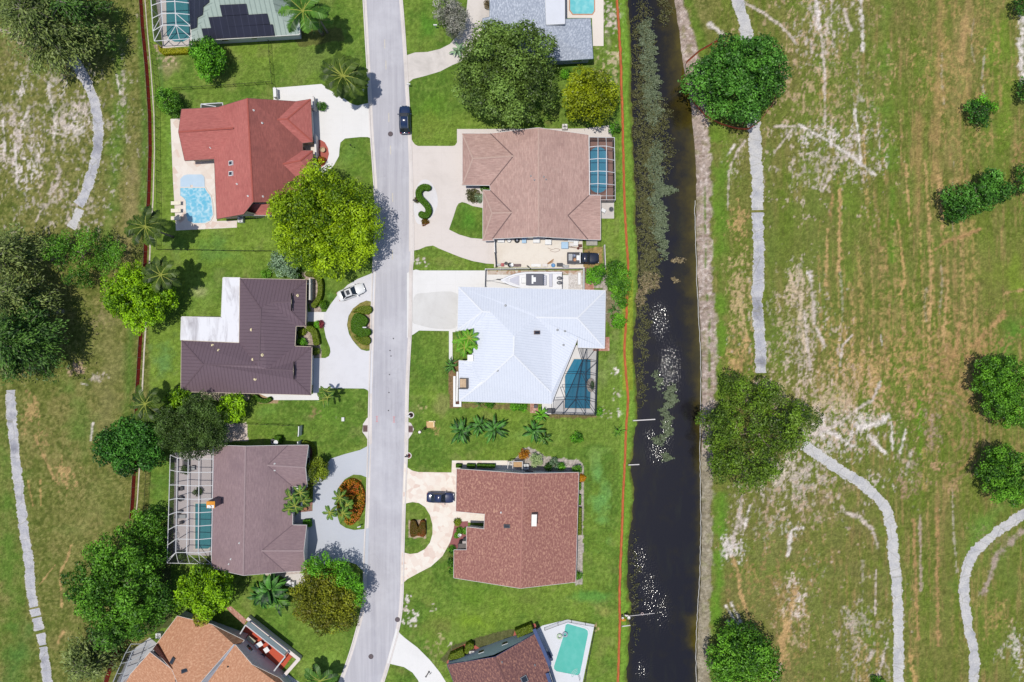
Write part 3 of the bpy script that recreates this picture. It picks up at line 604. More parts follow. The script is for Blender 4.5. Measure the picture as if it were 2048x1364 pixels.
def D(n, p, z, m_, s=0):
    _dz[0] += 1
    return sheet(n, p, z + _dz[0] * .0004, m_, s, None, 'structure')
D('driveway', [(547, 176), (643, 168), (650, 173), (655, 178), (683, 193), (700, 206), (710, 210), (716, 211), (728, 208), (743, 205), (746, 278), (735, 274), (720, 274), (690, 277), (681, 285), (679, 298), (678, 312), (668, 330), (648, 352), (630, 362), (612, 362), (600, 340), (600, 300), (612, 290), (612, 205), (547, 205)], .012, WHT)
D('red_patio', [(634, 279), (642, 280), (650, 285), (656, 296), (658, 308), (655, 320), (648, 331), (640, 336), (634, 336)], .018, REDP)
D('entry_path', [(604, 286), (634, 286), (634, 340), (604, 340)], .018, TRAV)
D('pool_patio', [(341, 238), (372, 236), (375, 320), (430, 318), (434, 442), (474, 441), (474, 455), (352, 461), (346, 360)], .012, TRAV)
D('driveway', [(818, 268), (826, 284), (830, 289), (836, 292), (905, 292), (910, 291), (914, 285), (914, 258), (980, 258), (1180, 257), (1180, 300), (980, 330), (985, 379), (966, 380), (966, 416), (945, 412), (932, 406), (924, 404), (917, 407), (913, 414), (908, 430), (898, 459), (918, 469), (942, 476), (966, 478), (966, 482), (990, 482), (990, 528), (972, 527), (945, 522), (920, 514), (895, 504), (878, 497), (866, 491), (852, 493), (838, 499), (818, 503)], .012, PINKC)
D('patio', [(1170, 257), (1222, 250), (1224, 275), (1170, 275)], .018, PINKC)
D('patio', [(1200, 400), (1228, 400), (1228, 437), (1200, 437)], .012, OLDC)
D('work_yard', [(988, 474), (1165, 474), (1165, 497), (1167, 536), (988, 535)], .018, STAINC)
D('driveway', [(814, 546), (824, 541), (832, 539), (840, 541), (975, 541), (975, 549), (1137, 550), (1137, 582), (920, 582), (917, 664), (905, 664), (905, 735), (898, 735), (898, 662), (838, 661), (828, 668), (814, 676)], .012, WHT)
D('driveway', [(828, 594), (850, 586), (916, 588), (916, 650), (880, 658), (838, 650), (824, 640)], .017, concrete('weathered_concrete', C(226, 224, 222), C(196, 192, 188), .6, 0), 4)
D('gravel_pad', [(1137, 545), (1165, 540), (1165, 582), (1137, 582)], .012, GRAVEL)
D('gravel_strip', [(975, 541), (1165, 541), (1165, 549), (975, 549)], .024, pavers('leaf_littered_gravel', C(206, 192, 180), C(176, 138, 108), C(222, 214, 208), 2, .9))
D('driveway', [(751, 543), (735, 550), (715, 558), (695, 570), (675, 590), (660, 610), (652, 624), (622, 624), (622, 643), (648, 643), (648, 655), (652, 675), (660, 695), (661, 704), (658, 712), (651, 716), (628, 716), (626, 790), (638, 790), (638, 776), (728, 777), (735, 780), (739, 787), (744, 787), (745, 701), (740, 701), (733, 702), (722, 699), (713, 690), (705, 680), (698, 668), (694, 650), (697, 632), (706, 617), (720, 606), (733, 601), (747, 604)], .012, D2C)
D('side_path', [(520, 788), (638, 788), (638, 800), (548, 800)], .018, WHT)
D('doorstep_path', [(612, 624), (648, 624), (648, 643), (612, 643)], .018, WHT)
D('driveway', [(741, 889), (720, 900), (690, 908), (662, 917), (648, 936), (632, 955), (627, 962), (625, 1022), (595, 1025), (583, 1046), (590, 1056), (608, 1056), (600, 1130), (640, 1131), (690, 1122), (712, 1128), (735, 1150), (738, 1056), (728, 1058), (708, 1060), (692, 1056), (680, 1048), (674, 1030), (672, 1000), (675, 978), (690, 958), (707, 949), (722, 950), (737, 956)], .012, GREYC)
D('driveway', [(808, 924), (814, 934), (824, 941), (836, 944), (903, 945), (904, 921), (1015, 921), (1030, 935), (1035, 950), (918, 960), (916, 1023), (972, 1023), (972, 1046), (912, 1044), (908, 1060), (900, 1085), (885, 1112), (862, 1133), (835, 1147), (815, 1158), (802, 1170), (804, 1104), (820, 1108), (835, 1106), (850, 1098), (860, 1085), (865, 1068), (865, 1050), (860, 1030), (850, 1014), (838, 1006), (825, 1004), (806, 1008)], .012, CREAM)
D('maroon_patio', [(910, 1044), (936, 1042), (936, 1106), (914, 1106), (896, 1096), (904, 1074)], .018, MAROON)
D('driveway', [(792, 1256), (800, 1267), (810, 1276), (835, 1295), (860, 1320), (880, 1345), (905, 1385), (845, 1385), (836, 1360), (825, 1345), (808, 1334), (774, 1326)], .012, WHT)
D('driveway', [(807, 112), (815, 110), (830, 105), (855, 104), (880, 98), (900, 88), (930, 50), (935, 0), (935, -60), (985, -60), (985, 35), (968, 60), (930, 120), (905, 130), (880, 143), (850, 152), (826, 158), (819, 164), (810, 174)], .012, concrete('weathered_driveway', C(226, 218, 212), C(176, 170, 164), .75, 0))
D('pool_patio', [(1129, -60), (1207, -60), (1207, 92), (1186, 92), (1184, 36), (1129, 36)], .012, concrete('cream_concrete', C(240, 230, 220), C(214, 204, 196), .3))
D('pool_patio', [(306, -40), (384, -40), (384, 92), (326, 96)], .012, PINKC)
D('pool_patio', [(350, 905), (429, 898), (427, 1112), (346, 1108)], .012, concrete('grey_pink_concrete', C(218, 208, 208), C(200, 190, 188), .4, 5))
D('pool_patio', [(1104, 690), (1150, 690), (1194, 698), (1190, 829), (1084, 828), (1084, 806), (1104, 800)], .012, concrete('white_pool_deck', C(238, 236, 236), C(214, 210, 208), .3))
D('pool_patio', [(1176, 274), (1227, 274), (1227, 402), (1176, 402)], .012, concrete('brown_deck', C(168, 132, 122), C(140, 106, 98), .4, 2.5))
D('pool_patio', [(1068, 1262), (1085, 1251), (1135, 1239), (1189, 1249), (1165, 1366), (1150, 1430), (1098, 1430)], .012, concrete('bluish_white_deck', C(228, 230, 236), C(206, 208, 216), .3))
D('brick_path', [(1200, 674), (1219, 674), (1219, 702), (1200, 702)], .012, BRICK); D('brick_path', [(1186, 697), (1219, 697), (1219, 702), (1186, 702)], .016, BRICK)
D('brick_path', [(1060, 806), (1076, 806), (1076, 826), (1060, 826)], .012, BRICK); D('brick_path', [(1166, 566), (1188, 566), (1188, 582), (1166, 582)], .012, BRICK)
D('wooden_deck', [(1167, 536), (1190, 536), (1190, 566), (1167, 566)], .016, WOODD)
D('garden_path', [(452, 1216), (462, 1212), (494, 1240), (488, 1250)], .012, BRICK)
D('red_terrace', [(488, 1252), (500, 1240), (585, 1312), (560, 1345), (480, 1290)], .014, concrete('red_terrace_paint', C(204, 92, 66), C(176, 76, 56), .3))
D('side_path', [(560, 1150), (610, 1146), (610, 1166), (584, 1170), (575, 1160)], .012, OLDC)
D('side_path', [(545, 1364), (572, 1346), (610, 1372), (590, 1400)], .012, WHT)
D('planting_kerb', [(893, 1325), (905, 1300), (938, 1284), (950, 1290), (962, 1298), (920, 1318), (900, 1332)], .012, REDP); D('planting_kerb', [(1025, 1278), (1030, 1258), (1055, 1247), (1072, 1247), (1072, 1268)], .012, REDP)
D('gravel_bed', spline([(828, 402), (834, 372), (848, 359), (862, 365), (873, 385), (875, 410), (864, 434), (848, 448), (834, 446), (828, 425)], 4, True), .018, concrete('white_pebbles', C(234, 231, 233), C(206, 204, 206), .4))
D('drain_apron', [(811, 842), (822, 846), (828, 858), (824, 868), (813, 884), (808, 884)], .020, KERB); D('drain_apron', [(744, 830), (734, 836), (726, 848), (725, 864), (731, 872), (738, 884), (744, 888)], .020, KERB)
# ---- old cart paths of broken, bleached asphalt
def cartmat(name, a, b, dk):
    m, t, out = nt(name); v = coords(t)
    big = noise(t, v, .25, 4, .6); mid = noise(t, v, .7, 6, .7); e = attr(t, 'edge', 'Fac')
    c = mixc(t, ramp(t, mid, .38, .62), a, b); c = mixc(t, ramp(t, big, .52, .68, 0, .85), c, dk)
    s_ = t.nodes.new('ShaderNodeMath'); s_.operation = 'MULTIPLY_ADD'; t.links.new(mid, s_.inputs[0]); s_.inputs[1].default_value = .8; t.links.new(e, s_.inputs[2])
    c = mixc(t, ramp(t, s_.outputs[0], .95, 1.25, 0, .9), c, C(212, 207, 202))
    vo = t.nodes.new('ShaderNodeTexVoronoi'); vo.feature = 'DISTANCE_TO_EDGE'; vo.inputs['Scale'].default_value = .33; t.links.new(v, vo.inputs['Vector'])
    c = mixc(t, ramp(t, vo.outputs['Distance'], .0, .02, .5, 0), c, C(130, 126, 96))
    s2 = t.nodes.new('ShaderNodeMath'); s2.operation = 'MULTIPLY_ADD'; t.links.new(noise(t, v, 1.9, 4, .7), s2.inputs[0]); s2.inputs[1].default_value = 1.6; t.links.new(e, s2.inputs[2])
    c = mixc(t, ramp(t, s2.outputs[0], 1.55, 1.8, 0, .85), c, C(112, 116, 62)); c = mixc(t, ramp(t, noise(t, v, 2.4, 5, .75), .6, .72, 0, .5), c, C(124, 122, 112))
    c = mixc(t, 1, c, ramp3(t, noise(t, v, 5, 4, .7), .84, 1.16, .35, .65), 'MULTIPLY')
    bsdf(t, out, c, .9, .2); return m
CART = cartmat('bleached_asphalt', C(176, 176, 184), C(206, 204, 206), C(136, 136, 146)); CART2 = cartmat('pale_bleached_asphalt', C(192, 191, 193), C(212, 209, 206), C(170, 171, 178))
def cart(pts, w, mat, seed, holes=()):
    r = random.Random(seed); e = resample(spline(pts, 8), 1.7); nn = normals2(e); ch = []; run = []
    jl = jr = 0
    for i, (p, n) in enumerate(zip(e, nn)):
        jl = jl * .72 + r.uniform(-1.5, 1.5); jr = jr * .72 + r.uniform(-1.5, 1.5)
        k = w(i / len(e)) if callable(w) else w
        run.append((p + n * (k / 2 + jl), p + n * (k / 4), p - n * (k / 4), p - n * (k / 2 + jr)))
    vs = []; fs = []; ed = []
    for q in run:
        for k, p in enumerate(q): vs.append(P(p.x, p.y) + Vector((0, 0, .010))); ed.append(1.0 if k in (0, 3) else 0.0)
    for i in range(len(run) - 1):
        if any(a < i / len(run) < b for a, b in holes): continue
        for k in range(3): fs.append((i * 4 + k, i * 4 + k + 1, i * 4 + k + 5, i * 4 + k + 4))
    o = mesh('cart_path', vs, fs, mat); o['kind'] = 'structure'
    a = o.data.attributes.new('edge', 'FLOAT', 'POINT'); a.data.foreach_set('value', np.array(ed, np.float32))
    if o.data.polygons[0].normal.z < 0: o.data.flip_normals()
cart([(128, 78), (140, 105), (160, 140), (178, 175), (192, 220), (197, 262), (193, 310), (184, 345), (172, 385), (156, 410)], 21, CART, 1)
cart([(160, 418), (152, 438), (142, 456)], 18, CART2, 2)
cart([(21, 780), (24, 840), (30, 900), (38, 980), (48, 1060), (58, 1130), (62, 1180), (72, 1230), (86, 1290), (96, 1364), (104, 1430)], 20, CART, 3, [(.662, .668), (.692, .697), (.735, .745), (.782, .788)])
cart([(1462, -60), (1474, 0), (1490, 50), (1500, 120), (1507, 200), (1508, 260), (1513, 330), (1515, 420)], 25, CART2, 4)
cart([(1515, 425), (1517, 520), (1515, 575), (1514, 600), (1518, 650), (1521, 700), (1522, 746)], 23, CART, 5)
cart([(1606, 890), (1640, 912), (1680, 940), (1715, 962), (1745, 985), (1772, 1020), (1783, 1060), (1788, 1120), (1794, 1180), (1797, 1250), (1797, 1364), (1797, 1430)], 22, CART2, 6)
cart([(2080, 1010), (2048, 1028), (2010, 1052), (1975, 1080), (1945, 1110), (1930, 1150), (1928, 1190), (1932, 1230), (1940, 1270), (1948, 1310), (1948, 1364), (1947, 1430)], 21, CART2, 7)
# ================================================================ HOUSES
def uvface(name, kind, cols, course=.30, seam=.45, var=.18, rough=.85, metal=0.0, streak=.5):
    """roof covering laid along the slope: UV u runs along the eave, v up the slope, in metres"""
    m, t, out = nt(name); a, b, c2 = cols
    uv = t.nodes.new('ShaderNodeUVMap').outputs[0]; v = coords(t)
    big = noise(t, v, .22, 5, .65); mid = noise(t, v, 1.4, 5, .7); fine = noise(t, v, 7, 3)
    if kind == 'shingle':
        br = N(t, 'ShaderNodeTexBrick', Scale=1.0, Mortar__Size=.012, Brick__Width=.9, Row__Height=course, Bias=0.0)
        br.inputs['Color1'].default_value = (.35, .35, .35, 1); br.inputs['Color2'].default_value = (.65, .65, .65, 1); br.inputs['Mortar'].default_value = (.1, .1, .1, 1)
        t.links.new(uv, br.inputs['Vector'])
        wn = t.nodes.new('ShaderNodeTexNoise'); wn.inputs['Scale'].default_value = 1.0; wn.inputs['Detail'].default_value = 3
        mp = t.nodes.new('ShaderNodeMapping'); mp.inputs['Scale'].default_value = (1.2, 5.5, 1); t.links.new(uv, mp.inputs['Vector']); t.links.new(mp.outputs[0], wn.inputs['Vector'])
        c = mixc(t, ramp(t, wn.outputs['Fac'], .4, .62), a, b)
        c = mixc(t, ramp(t, big, .48, .75, 0, .6), c, c2)
        c = mixc(t, 1, c, ramp3(t, br.outputs['Color'], 1 - var, 1 + var, .2, .7), 'MULTIPLY')
        h = br.outputs['Fac']; bs = .35
    elif kind == 'mottled':                               # blended architectural shingles
        mp = t.nodes.new('ShaderNodeMapping'); mp.inputs['Scale'].default_value = (2.1, 3.6, 1); t.links.new(uv, mp.inputs['Vector'])
        n1 = t.nodes.new('ShaderNodeTexNoise'); n1.inputs['Scale'].default_value = 1.15; n1.inputs['Detail'].default_value = 2; n1.inputs['Distortion'].default_value = .6; t.links.new(mp.outputs[0], n1.inputs['Vector'])
        c = mixc(t, ramp(t, n1.outputs['Fac'], .40, .60), a, b)
        c = mixc(t, ramp(t, n1.outputs['Fac'], .56, .66, 0, .8), c, c2)
        c = mixc(t, ramp(t, big, .5, .7, 0, .3), c, a); h = fine; bs = .2
    else:                                                 # standing seam metal
        w_ = t.nodes.new('ShaderNodeTexWave'); w_.wave_type = 'BANDS'; w_.bands_direction = 'X'; w_.inputs['Scale'].default_value = 1 / seam * .3142 / 1.0
        w_.inputs['Distortion'].default_value = 0; t.links.new(uv, w_.inputs['Vector'])
        k = ramp(t, w_.outputs['Fac'], .86, .97)
        c = mixc(t, ramp(t, big, .45, .75, 0, .5), a, c2); c = mixc(t, k, c, b); h = k; bs = .5
    c = mixc(t, 1, c, ramp3(t, mid, 1 - .10 * streak, 1 + .10 * streak), 'MULTIPLY'); c = mixc(t, 1, c, ramp3(t, fine, .94, 1.06), 'MULTIPLY')
    bsdf(t, out, c, rough, .3, metal, h, bs, .04)
    return m
WALLW = plain('cream_stucco', C(226, 222, 216), .9, .06, 1); WALLG = plain('grey_siding', C(224, 226, 230), .85, .06, 1); WALLB = plain('slate_blue_siding', C(160, 168, 184), .8, .06, 1); WALLT = plain('tan_stucco', C(214, 196, 174), .9, .06, 1)
WHITE = plain('white_paint', C(240, 240, 240), .5, .05, 2); FASC = plain('white_trim', C(235, 232, 228), .6, .08, 2); FASD = plain('brown_trim', C(120, 92, 84), .6, .1, 2)
GLASS = plain('dark_window_glass', (.02, .025, .035, 1), .08, .05, 1, 0, .6); BLACKM = plain('black_metal', (.012, .012, .014, 1), .5, .1, 3); GREYM = plain('grey_metal', C(150, 152, 156), .45, .1, 3, .3); DKGREY = plain('dark_grey_plastic', C(74, 74, 80), .6, .1, 3)
PIPE = plain('white_vent_pipe', C(240, 240, 238), .5, .05, 2); REDW = plain('brown_red_timber', C(110, 66, 58), .8, .1, 2)
def roofmesh(name, V, F, mat, parent, fascia=None, fw=.09, drop=.20):
    """V: (px, py, z) seen in the photograph; F: faces. A skirt closes the roof's thickness."""
    pts = [P(*v) for v in V]; off = wl(parent)
    me = bpy.data.meshes.new(name); FF = []
    for f in F:
        n = Vector((0, 0, 0))
        for i in range(len(f)): a, b = pts[f[i]], pts[f[(i + 1) % len(f)]]; n += a.cross(b)
        FF.append(list(f) if n.z > 0 else list(f)[::-1])
    ec = {}
    for f in FF:
        for i in range(len(f)): ec[(f[i], f[(i + 1) % len(f)])] = 1
    bd = [(a, b) for (a, b) in ec if (b, a) not in ec]
    nv = len(pts); allv = list(pts); low = {}
    for a, b in bd:
        for q in (a, b):
            if q not in low: low[q] = len(allv); allv.append(pts[q] - Vector((0, 0, drop)))
    sk = [(b, a, low[a], low[b]) for a, b in bd]
    me.from_pydata([tuple(v - off) for v in allv], [], [tuple(f) for f in FF] + sk); me.update()
    uv = me.uv_layers.new(name='UVMap')
    for p in me.polygons:
        n = p.normal; u = Vector((0, 0, 1)).cross(n)
        u = u.normalized() if u.length > .05 else Vector((1, 0, 0)); w = n.cross(u)
        for li in p.loop_indices:
            co = me.vertices[me.loops[li].vertex_index].co + off; uv.data[li].uv = (co.dot(u), co.dot(w))
    o = link_mesh(name, me, parent, mat)
    if fascia:
        b_ = MB(); seen = set()
        for a, b in bd:
            A, B = pts[a], pts[b]; d = B - A
            if d.length < .3: continue
            h = Vector((d.x, d.y, 0)).normalized(); o_ = Vector((h.y, -h.x, 0)); u0 = A - h * .0; u1 = B + h * .0
            i0, i1 = o_ * .004, o_ * (fw + .004); z0, z1 = Vector((0, 0, -drop - .02)), Vector((0, 0, .015))
            b_.add([u0 + i0 + z0, u1 + i0 + z0, u1 + i1 + z0, u0 + i1 + z0, u0 + i0 + z1, u1 + i0 + z1, u1 + i1 + z1, u0 + i1 + z1], [(3, 2, 1, 0), (4, 5, 6, 7), (0, 1, 5, 4), (1, 2, 6, 5), (2, 3, 7, 6), (3, 0, 4, 7)])
        b_.build('fascia', fascia, parent)
    tris = []
    from mathutils.geometry import tessellate_polygon
    for f in FF:
        for tr in tessellate_polygon([[pts[i] for i in f]]): tris.append([f[k] for k in tr])
    return o, BVHTree.FromPolygons(pts, tris), pts
def offset_poly(q, d):
    a = sum(q[i].x * q[(i + 1) % len(q)].y - q[(i + 1) % len(q)].x * q[i].y for i in range(len(q)))
    if a < 0: q = q[::-1]
    r = []
    n = len(q)
    for i in range(n):
        e0 = (q[i] - q[i - 1]).normalized(); e1 = (q[(i + 1) % n] - q[i]).normalized()
        n0, n1 = Vector((-e0.y, e0.x)), Vector((-e1.y, e1.x)); s_ = n0 + n1
        k = d / max(.3, (1 + n0.dot(n1)) / 1.0) ; r.append(q[i] + s_ * k)
    return r
def walls(poly, bvh, mat, parent, inset=.55, zdef=2.8, name='wall', openings=()):
    """outer walls: eave outline in pixels pulled in by the overhang, each wall running up to the underside of the roof"""
    q = [Vector(P(*p)[:2]) for p in poly]; q = offset_poly(q, inset); vs, fs = [], []; segs = []
    n = len(q); ctr = sum(q, Vector((0, 0))) / n
    def rz(p):
        for f in (0, .015, .03, .06, .1):
            o = p + (ctr - p) * f; h = bvh.ray_cast(Vector((o.x, o.y, 60)), Vector((0, 0, -1)))
            if h[0] is not None: return h[0].z - .1
        return zdef
    for i in range(n):
        a, b = q[i], q[(i + 1) % n]; k = max(2, int((b - a).length / .8)); segs.append((a, b))
        for j in range(k):
            p0, p1 = a + (b - a) * (j / k), a + (b - a) * ((j + 1) / k); s_ = len(vs)
            vs += [(p0.x, p0.y, -.05), (p1.x, p1.y, -.05), (p1.x, p1.y, rz(p1)), (p0.x, p0.y, rz(p0))]; fs.append((s_, s_ + 1, s_ + 2, s_ + 3))
    mesh(name, vs, fs, mat, parent)
    for (i, u, w_, z0, z1, kind) in openings:
        a, b = segs[i % n]; d = (b - a); L = d.length; d.normalize(); o = Vector((d.y, -d.x)); c = a + d * (L * u)
        an = math.atan2(d.y, d.x)
        if kind == 'window':
            f = MB().box((c.x + o.x * .03, c.y + o.y * .03, (z0 + z1) / 2), (w_ + .16, .06, z1 - z0 + .16), an).build('window', WHITE, parent)
            MB().box((c.x + o.x * .065, c.y + o.y * .065, (z0 + z1) / 2), (w_, .02, z1 - z0), an).build('pane', GLASS, f)
        else:
            g = MB().box((c.x + o.x * .035, c.y + o.y * .035, (z0 + z1) / 2), (w_, .07, z1 - z0), an)
            g.build(kind, WHITE if kind == 'garage_door' else REDW, parent)
    return segs
def on_roof(bvh, x, y, z=4):
    """the point of the roof seen at a pixel"""
    c = Vector((0, 0, H)); d = (P(x, y, 0) - c).normalized(); h = bvh.ray_cast(c, d)
    return (h[0], h[1]) if h[0] is not None else (P(x, y, z), Vector((0, 0, 1)))
def vents(bvh, pts, parent, mat=None, r=.07, h=.4):
    for x, y in pts:
        p, n = on_roof(bvh, x, y); b_ = MB().lathe((p.x, p.y, p.z - .1), [(r * 2.2, 0), (r * 2.2, .12), (r, .16), (r, h), (r * .6, h)], 10); b_.build('vent_pipe', mat or PIPE, parent, False)
def skylight(bvh, x, y, w_, l_, parent, rz=0, mat=None):
    p, n = on_roof(bvh, x, y); q = n.to_track_quat('Z', 'Y').to_euler()
    b_ = MB().box((0, 0, .09), (w_, l_, .26), rz); g = MB().box((0, 0, .225), (w_ - .22, l_ - .22, .03), rz)
    mt = Matrix.Translation(p) @ n.rotation_difference(Vector((0, 0, 1))).inverted().to_matrix().to_4x4()
    for bb in (b_, g): bb.v = [mt @ v for v in bb.v]
    s_ = b_.build('skylight', mat or GREYM, parent); g.build('glazing', GLASS, s_)
def ridge_caps(lines, mat, parent, r=.10, name='ridge_cap'):
    for l in lines:
        b_ = MB(); q = [P(*p) + Vector((0, 0, .02)) for p in l]
        for a, b in zip(q, q[1:]):
            d = (b - a).normalized(); s_ = Vector((d.y, -d.x, 0)).normalized() * r * 1.3; u = Vector((0, 0, r * .55)); b_.add([a - s_, a + u, a + s_, b - s_, b + u, b + s_], [(0, 1, 4, 3), (1, 2, 5, 4)])
        b_.build(name, mat, parent)
def house(name_label, base, cat='house'):
    return thing('house', P(base[0], base[1], 0), name_label, cat)
W5 = [(0, .5, 1.4, .9, 2.1, 'window')]
E = 2.9
# ---------------------------------------------------------------- red roofed house
RED = uvface('red_roof_shingles', 'shingle', (C(196, 118, 110), C(184, 106, 100), C(168, 92, 88)), .28, var=.10)
RED2 = uvface('weathered_red_shingles', 'shingle', (C(162, 96, 88), C(148, 86, 80), C(130, 78, 74)), .28, var=.10)
h = house('house with red hipped and gabled roof beside a blue freeform pool', (500, 320))
V = [(363, 218.5, E), (357, 264, 4.9), (369.5, 321, E), (428.6, 317.7, E), (467, 256, 4.7), (436, 214.5, E), (494.5, 196.6, 6.3), (592, 203, E), (555, 239, 4.7), (574, 238, 4.9), (621, 198.4, E), (625, 283.6, E), (605, 286, E), (506, 404, 6.3), (433.6, 437.7, E), (487, 428, 5.55),
     (605, 301, E), (625, 301.4, E), (566, 328, 4.1), (601, 321, 4.3), (627, 352, E), (600, 362, E), (605, 404, E), (590, 404, 3.3)]
F = [(0, 1, 4, 5), (1, 2, 3, 4), (5, 4, 3, 14, 15, 13, 6), (6, 13, 23, 22, 21, 18, 16, 12, 8, 7), (7, 8, 9, 10), (8, 12, 11, 9), (9, 11, 10), (16, 18, 19, 17), (18, 21, 20, 19), (19, 20, 17)]
ro, bv, pp = roofmesh('roof', V, F, RED, h, FASD, .05)
ro.data.materials.append(RED2); ro.data.polygons[3].material_index = 1
V2 = [(489, 408, 3.9), (600, 406, 3.9), (602, 432, E), (487, 429.5, E)]
roofmesh('roof', V2, [(0, 1, 2, 3)], RED, h, FASC, .05)
ridge_caps([[(494.5, 196.6, 6.3), (506, 404, 6.3)], [(357, 264, 4.9), (467, 256, 4.9)], [(555, 239, 4.7), (574, 238, 4.9), (621, 198.4, E)], [(574, 238, 4.9), (625, 283.6, E)], [(566, 328, 4.1), (601, 321, 4.3), (625, 301.4, E)]], plain('red_ridge_tiles', C(178, 92, 80), .8, .1, 3), h)
walls([(363, 218.5, E), (369.5, 321, E), (428.6, 317.7, E), (433.6, 437.7, E), (600, 432, E), (600, 362, E), (627, 352, E), (625, 301.4, E), (605, 301, E), (605, 286, E), (625, 283.6, E), (621, 198.4, E), (592, 203, E), (436, 214.5, E)], bv, WALLT, h, .5, 2.8, openings=[(0, .5, 2.6, .3, 2.2, 'window'), (2, .5, 4, .1, 2.2, 'window'), (3, .3, 2.4, .2, 2.2, 'window'), (3, .7, 1.6, .8, 2.2, 'window'), (10, .5, 5.0, .05, 2.3, 'garage_door'), (8, .5, 1.0, .05, 2.2, 'front_door')])
for y in (326.5, 347.5): skylight(bv, 463, y, .85, .75, h, 0, WHITE)
vents(bv, [(524.5, 246), (421, 295.5), (507.5, 220.5), (496, 392), (526, 393), (474, 368)], h)
# ---------------------------------------------------------------- brown metal roof
BRN = uvface('brown_metal_roofing', 'seam', (C(124, 104, 113), C(110, 91, 100), C(118, 98, 107)), seam=.56, rough=.5, metal=.15)
h = house('house with brown standing seam metal roof and white flat wing', (520, 680))
V = [(480, 557, E), (612.6, 559.6, E), (521.4, 617.8, 5.6), (543, 605, 5.0), (582, 603.6, 5.0), (582, 622, 4.15), (582, 586, 4.15), (611, 652, E), (591.8, 652, E), (589.6, 692.6, E), (518, 722, 5.6), (533, 738, 5.1), (586, 741, 5.1), (587, 758, 4.1), (587, 724, 4.1), (623.6, 693.7, E), (621.4, 790, E), (362, 783, E), (363, 681, E), (407, 729, 5.0), (514, 731, 5.2), (478.5, 686, E)]
F = [(0, 2, 3, 4, 6, 1), (0, 21, 20, 10, 2), (3, 2, 10, 11, 9, 8), (3, 8, 7, 5, 4), (1, 6, 5, 7), (4, 5, 6), (11, 12, 14, 15, 9), (14, 13, 16, 15), (12, 13, 14), (10, 20, 11), (20, 19, 17, 16, 13, 12, 11), (19, 18, 17), (18, 19, 20, 21)]
ro, bv, pp = roofmesh('roof', V, F, BRN, h, plain('tan_gutter', C(214, 196, 172), .5, .08, 2), .06)
for a in ((582, 582), (587, 741)):
    p = P(a[0] + .8, a[1] + (22 if a[1] < 600 else 0), 4.62); MB().prism([(p.x, p.y - 1.45), (p.x + .05, p.y), (p.x, p.y + 1.45), (p.x - .02, p.y)], 4.2, 4.9).build('gable_vent', BLACKM, h)
ridge_caps([[(480, 557, E), (521.4, 617.8, 5.6), (518, 722, 5.6)], [(543, 605, 5.0), (582, 603.6, 5.0)], [(533, 738, 5.1), (586, 741, 5.1)], [(407, 729, 5.0), (514, 731, 5.2)], [(407, 729, 5.0), (362, 783, E)], [(407, 729, 5.0), (363, 681, E)], [(582, 586, 4.15), (612.6, 559.6, E)], [(582, 622, 4.15), (611, 652, E)], [(587, 724, 4.1), (623.6, 693.7, E)], [(587, 758, 4.1), (621.4, 790, E)]], plain('brown_ridge_metal', C(110, 90, 98), .5, .06, 3), h, .09)
m, t, out = nt('white_flat_roof'); v = coords(t)
s1 = noise(t, coords(t, (1.5, .25, 1)), .5, 5, .7, .6); s2 = noise(t, v, .16, 5, .6)
c = mixc(t, ramp(t, s1, .48, .72, 0, .8), C(238, 238, 244), C(160, 154, 160)); c = mixc(t, ramp(t, s2, .54, .72, 0, .55), c, C(176, 164, 164))
bsdf(t, out, c, .7, .3)
FL = [(446.6, 555.5, 2.75), (480.5, 556, 2.75), (478.5, 686.5, 2.75), (362, 680, 2.75), (363.7, 634, 2.75), (443.3, 635.4, 2.75)]
o_, b2, p2 = roofmesh('flat_roof', [(a - .3, b, z) for a, b, z in FL], [(0, 1, 2, 3, 4, 5)], m, h, FASC, .10)
walls([(480, 557, E), (478.5, 686, E), (363, 681, E), (362, 783, E), (621.4, 790, E), (623.6, 693.7, E), (589.6, 692.6, E), (591.8, 652, E), (611, 652, E), (612.6, 559.6, E)], bv, WALLT, h, .55, openings=[(4, .5, 5, .05, 2.3, 'garage_door'), (8, .5, 2.4, .6, 2.1, 'window'), (6, .5, 2, .5, 2.1, 'window'), (2, .5, 3, .6, 2.1, 'window'), (3, .3, 2, .8, 2.1, 'window')])
walls(FL, b2, WALLW, h, .35, 2.5, openings=[(3, .5, 4, .4, 2.1, 'window'), (5, .5, 4, .4, 2.1, 'window')])
vents(bv, [(503, 659.5), (425, 691), (506, 719), (594.5, 591), (437, 701), (524, 710), (510, 758)], h, plain('cream_vent', C(230, 214, 170), .5, .05), .12, .35)
# carved white wall round the entry garden
MB().box(tuple(P(617, 569, 0) + Vector((0, 0, 1.0))), (1.9, .25, 2.0)).box(tuple(P(626, 580, 0) + Vector((0, 0, .995))), (.28, 3.6, 1.99)).build('garden_wall', WALLW, h)
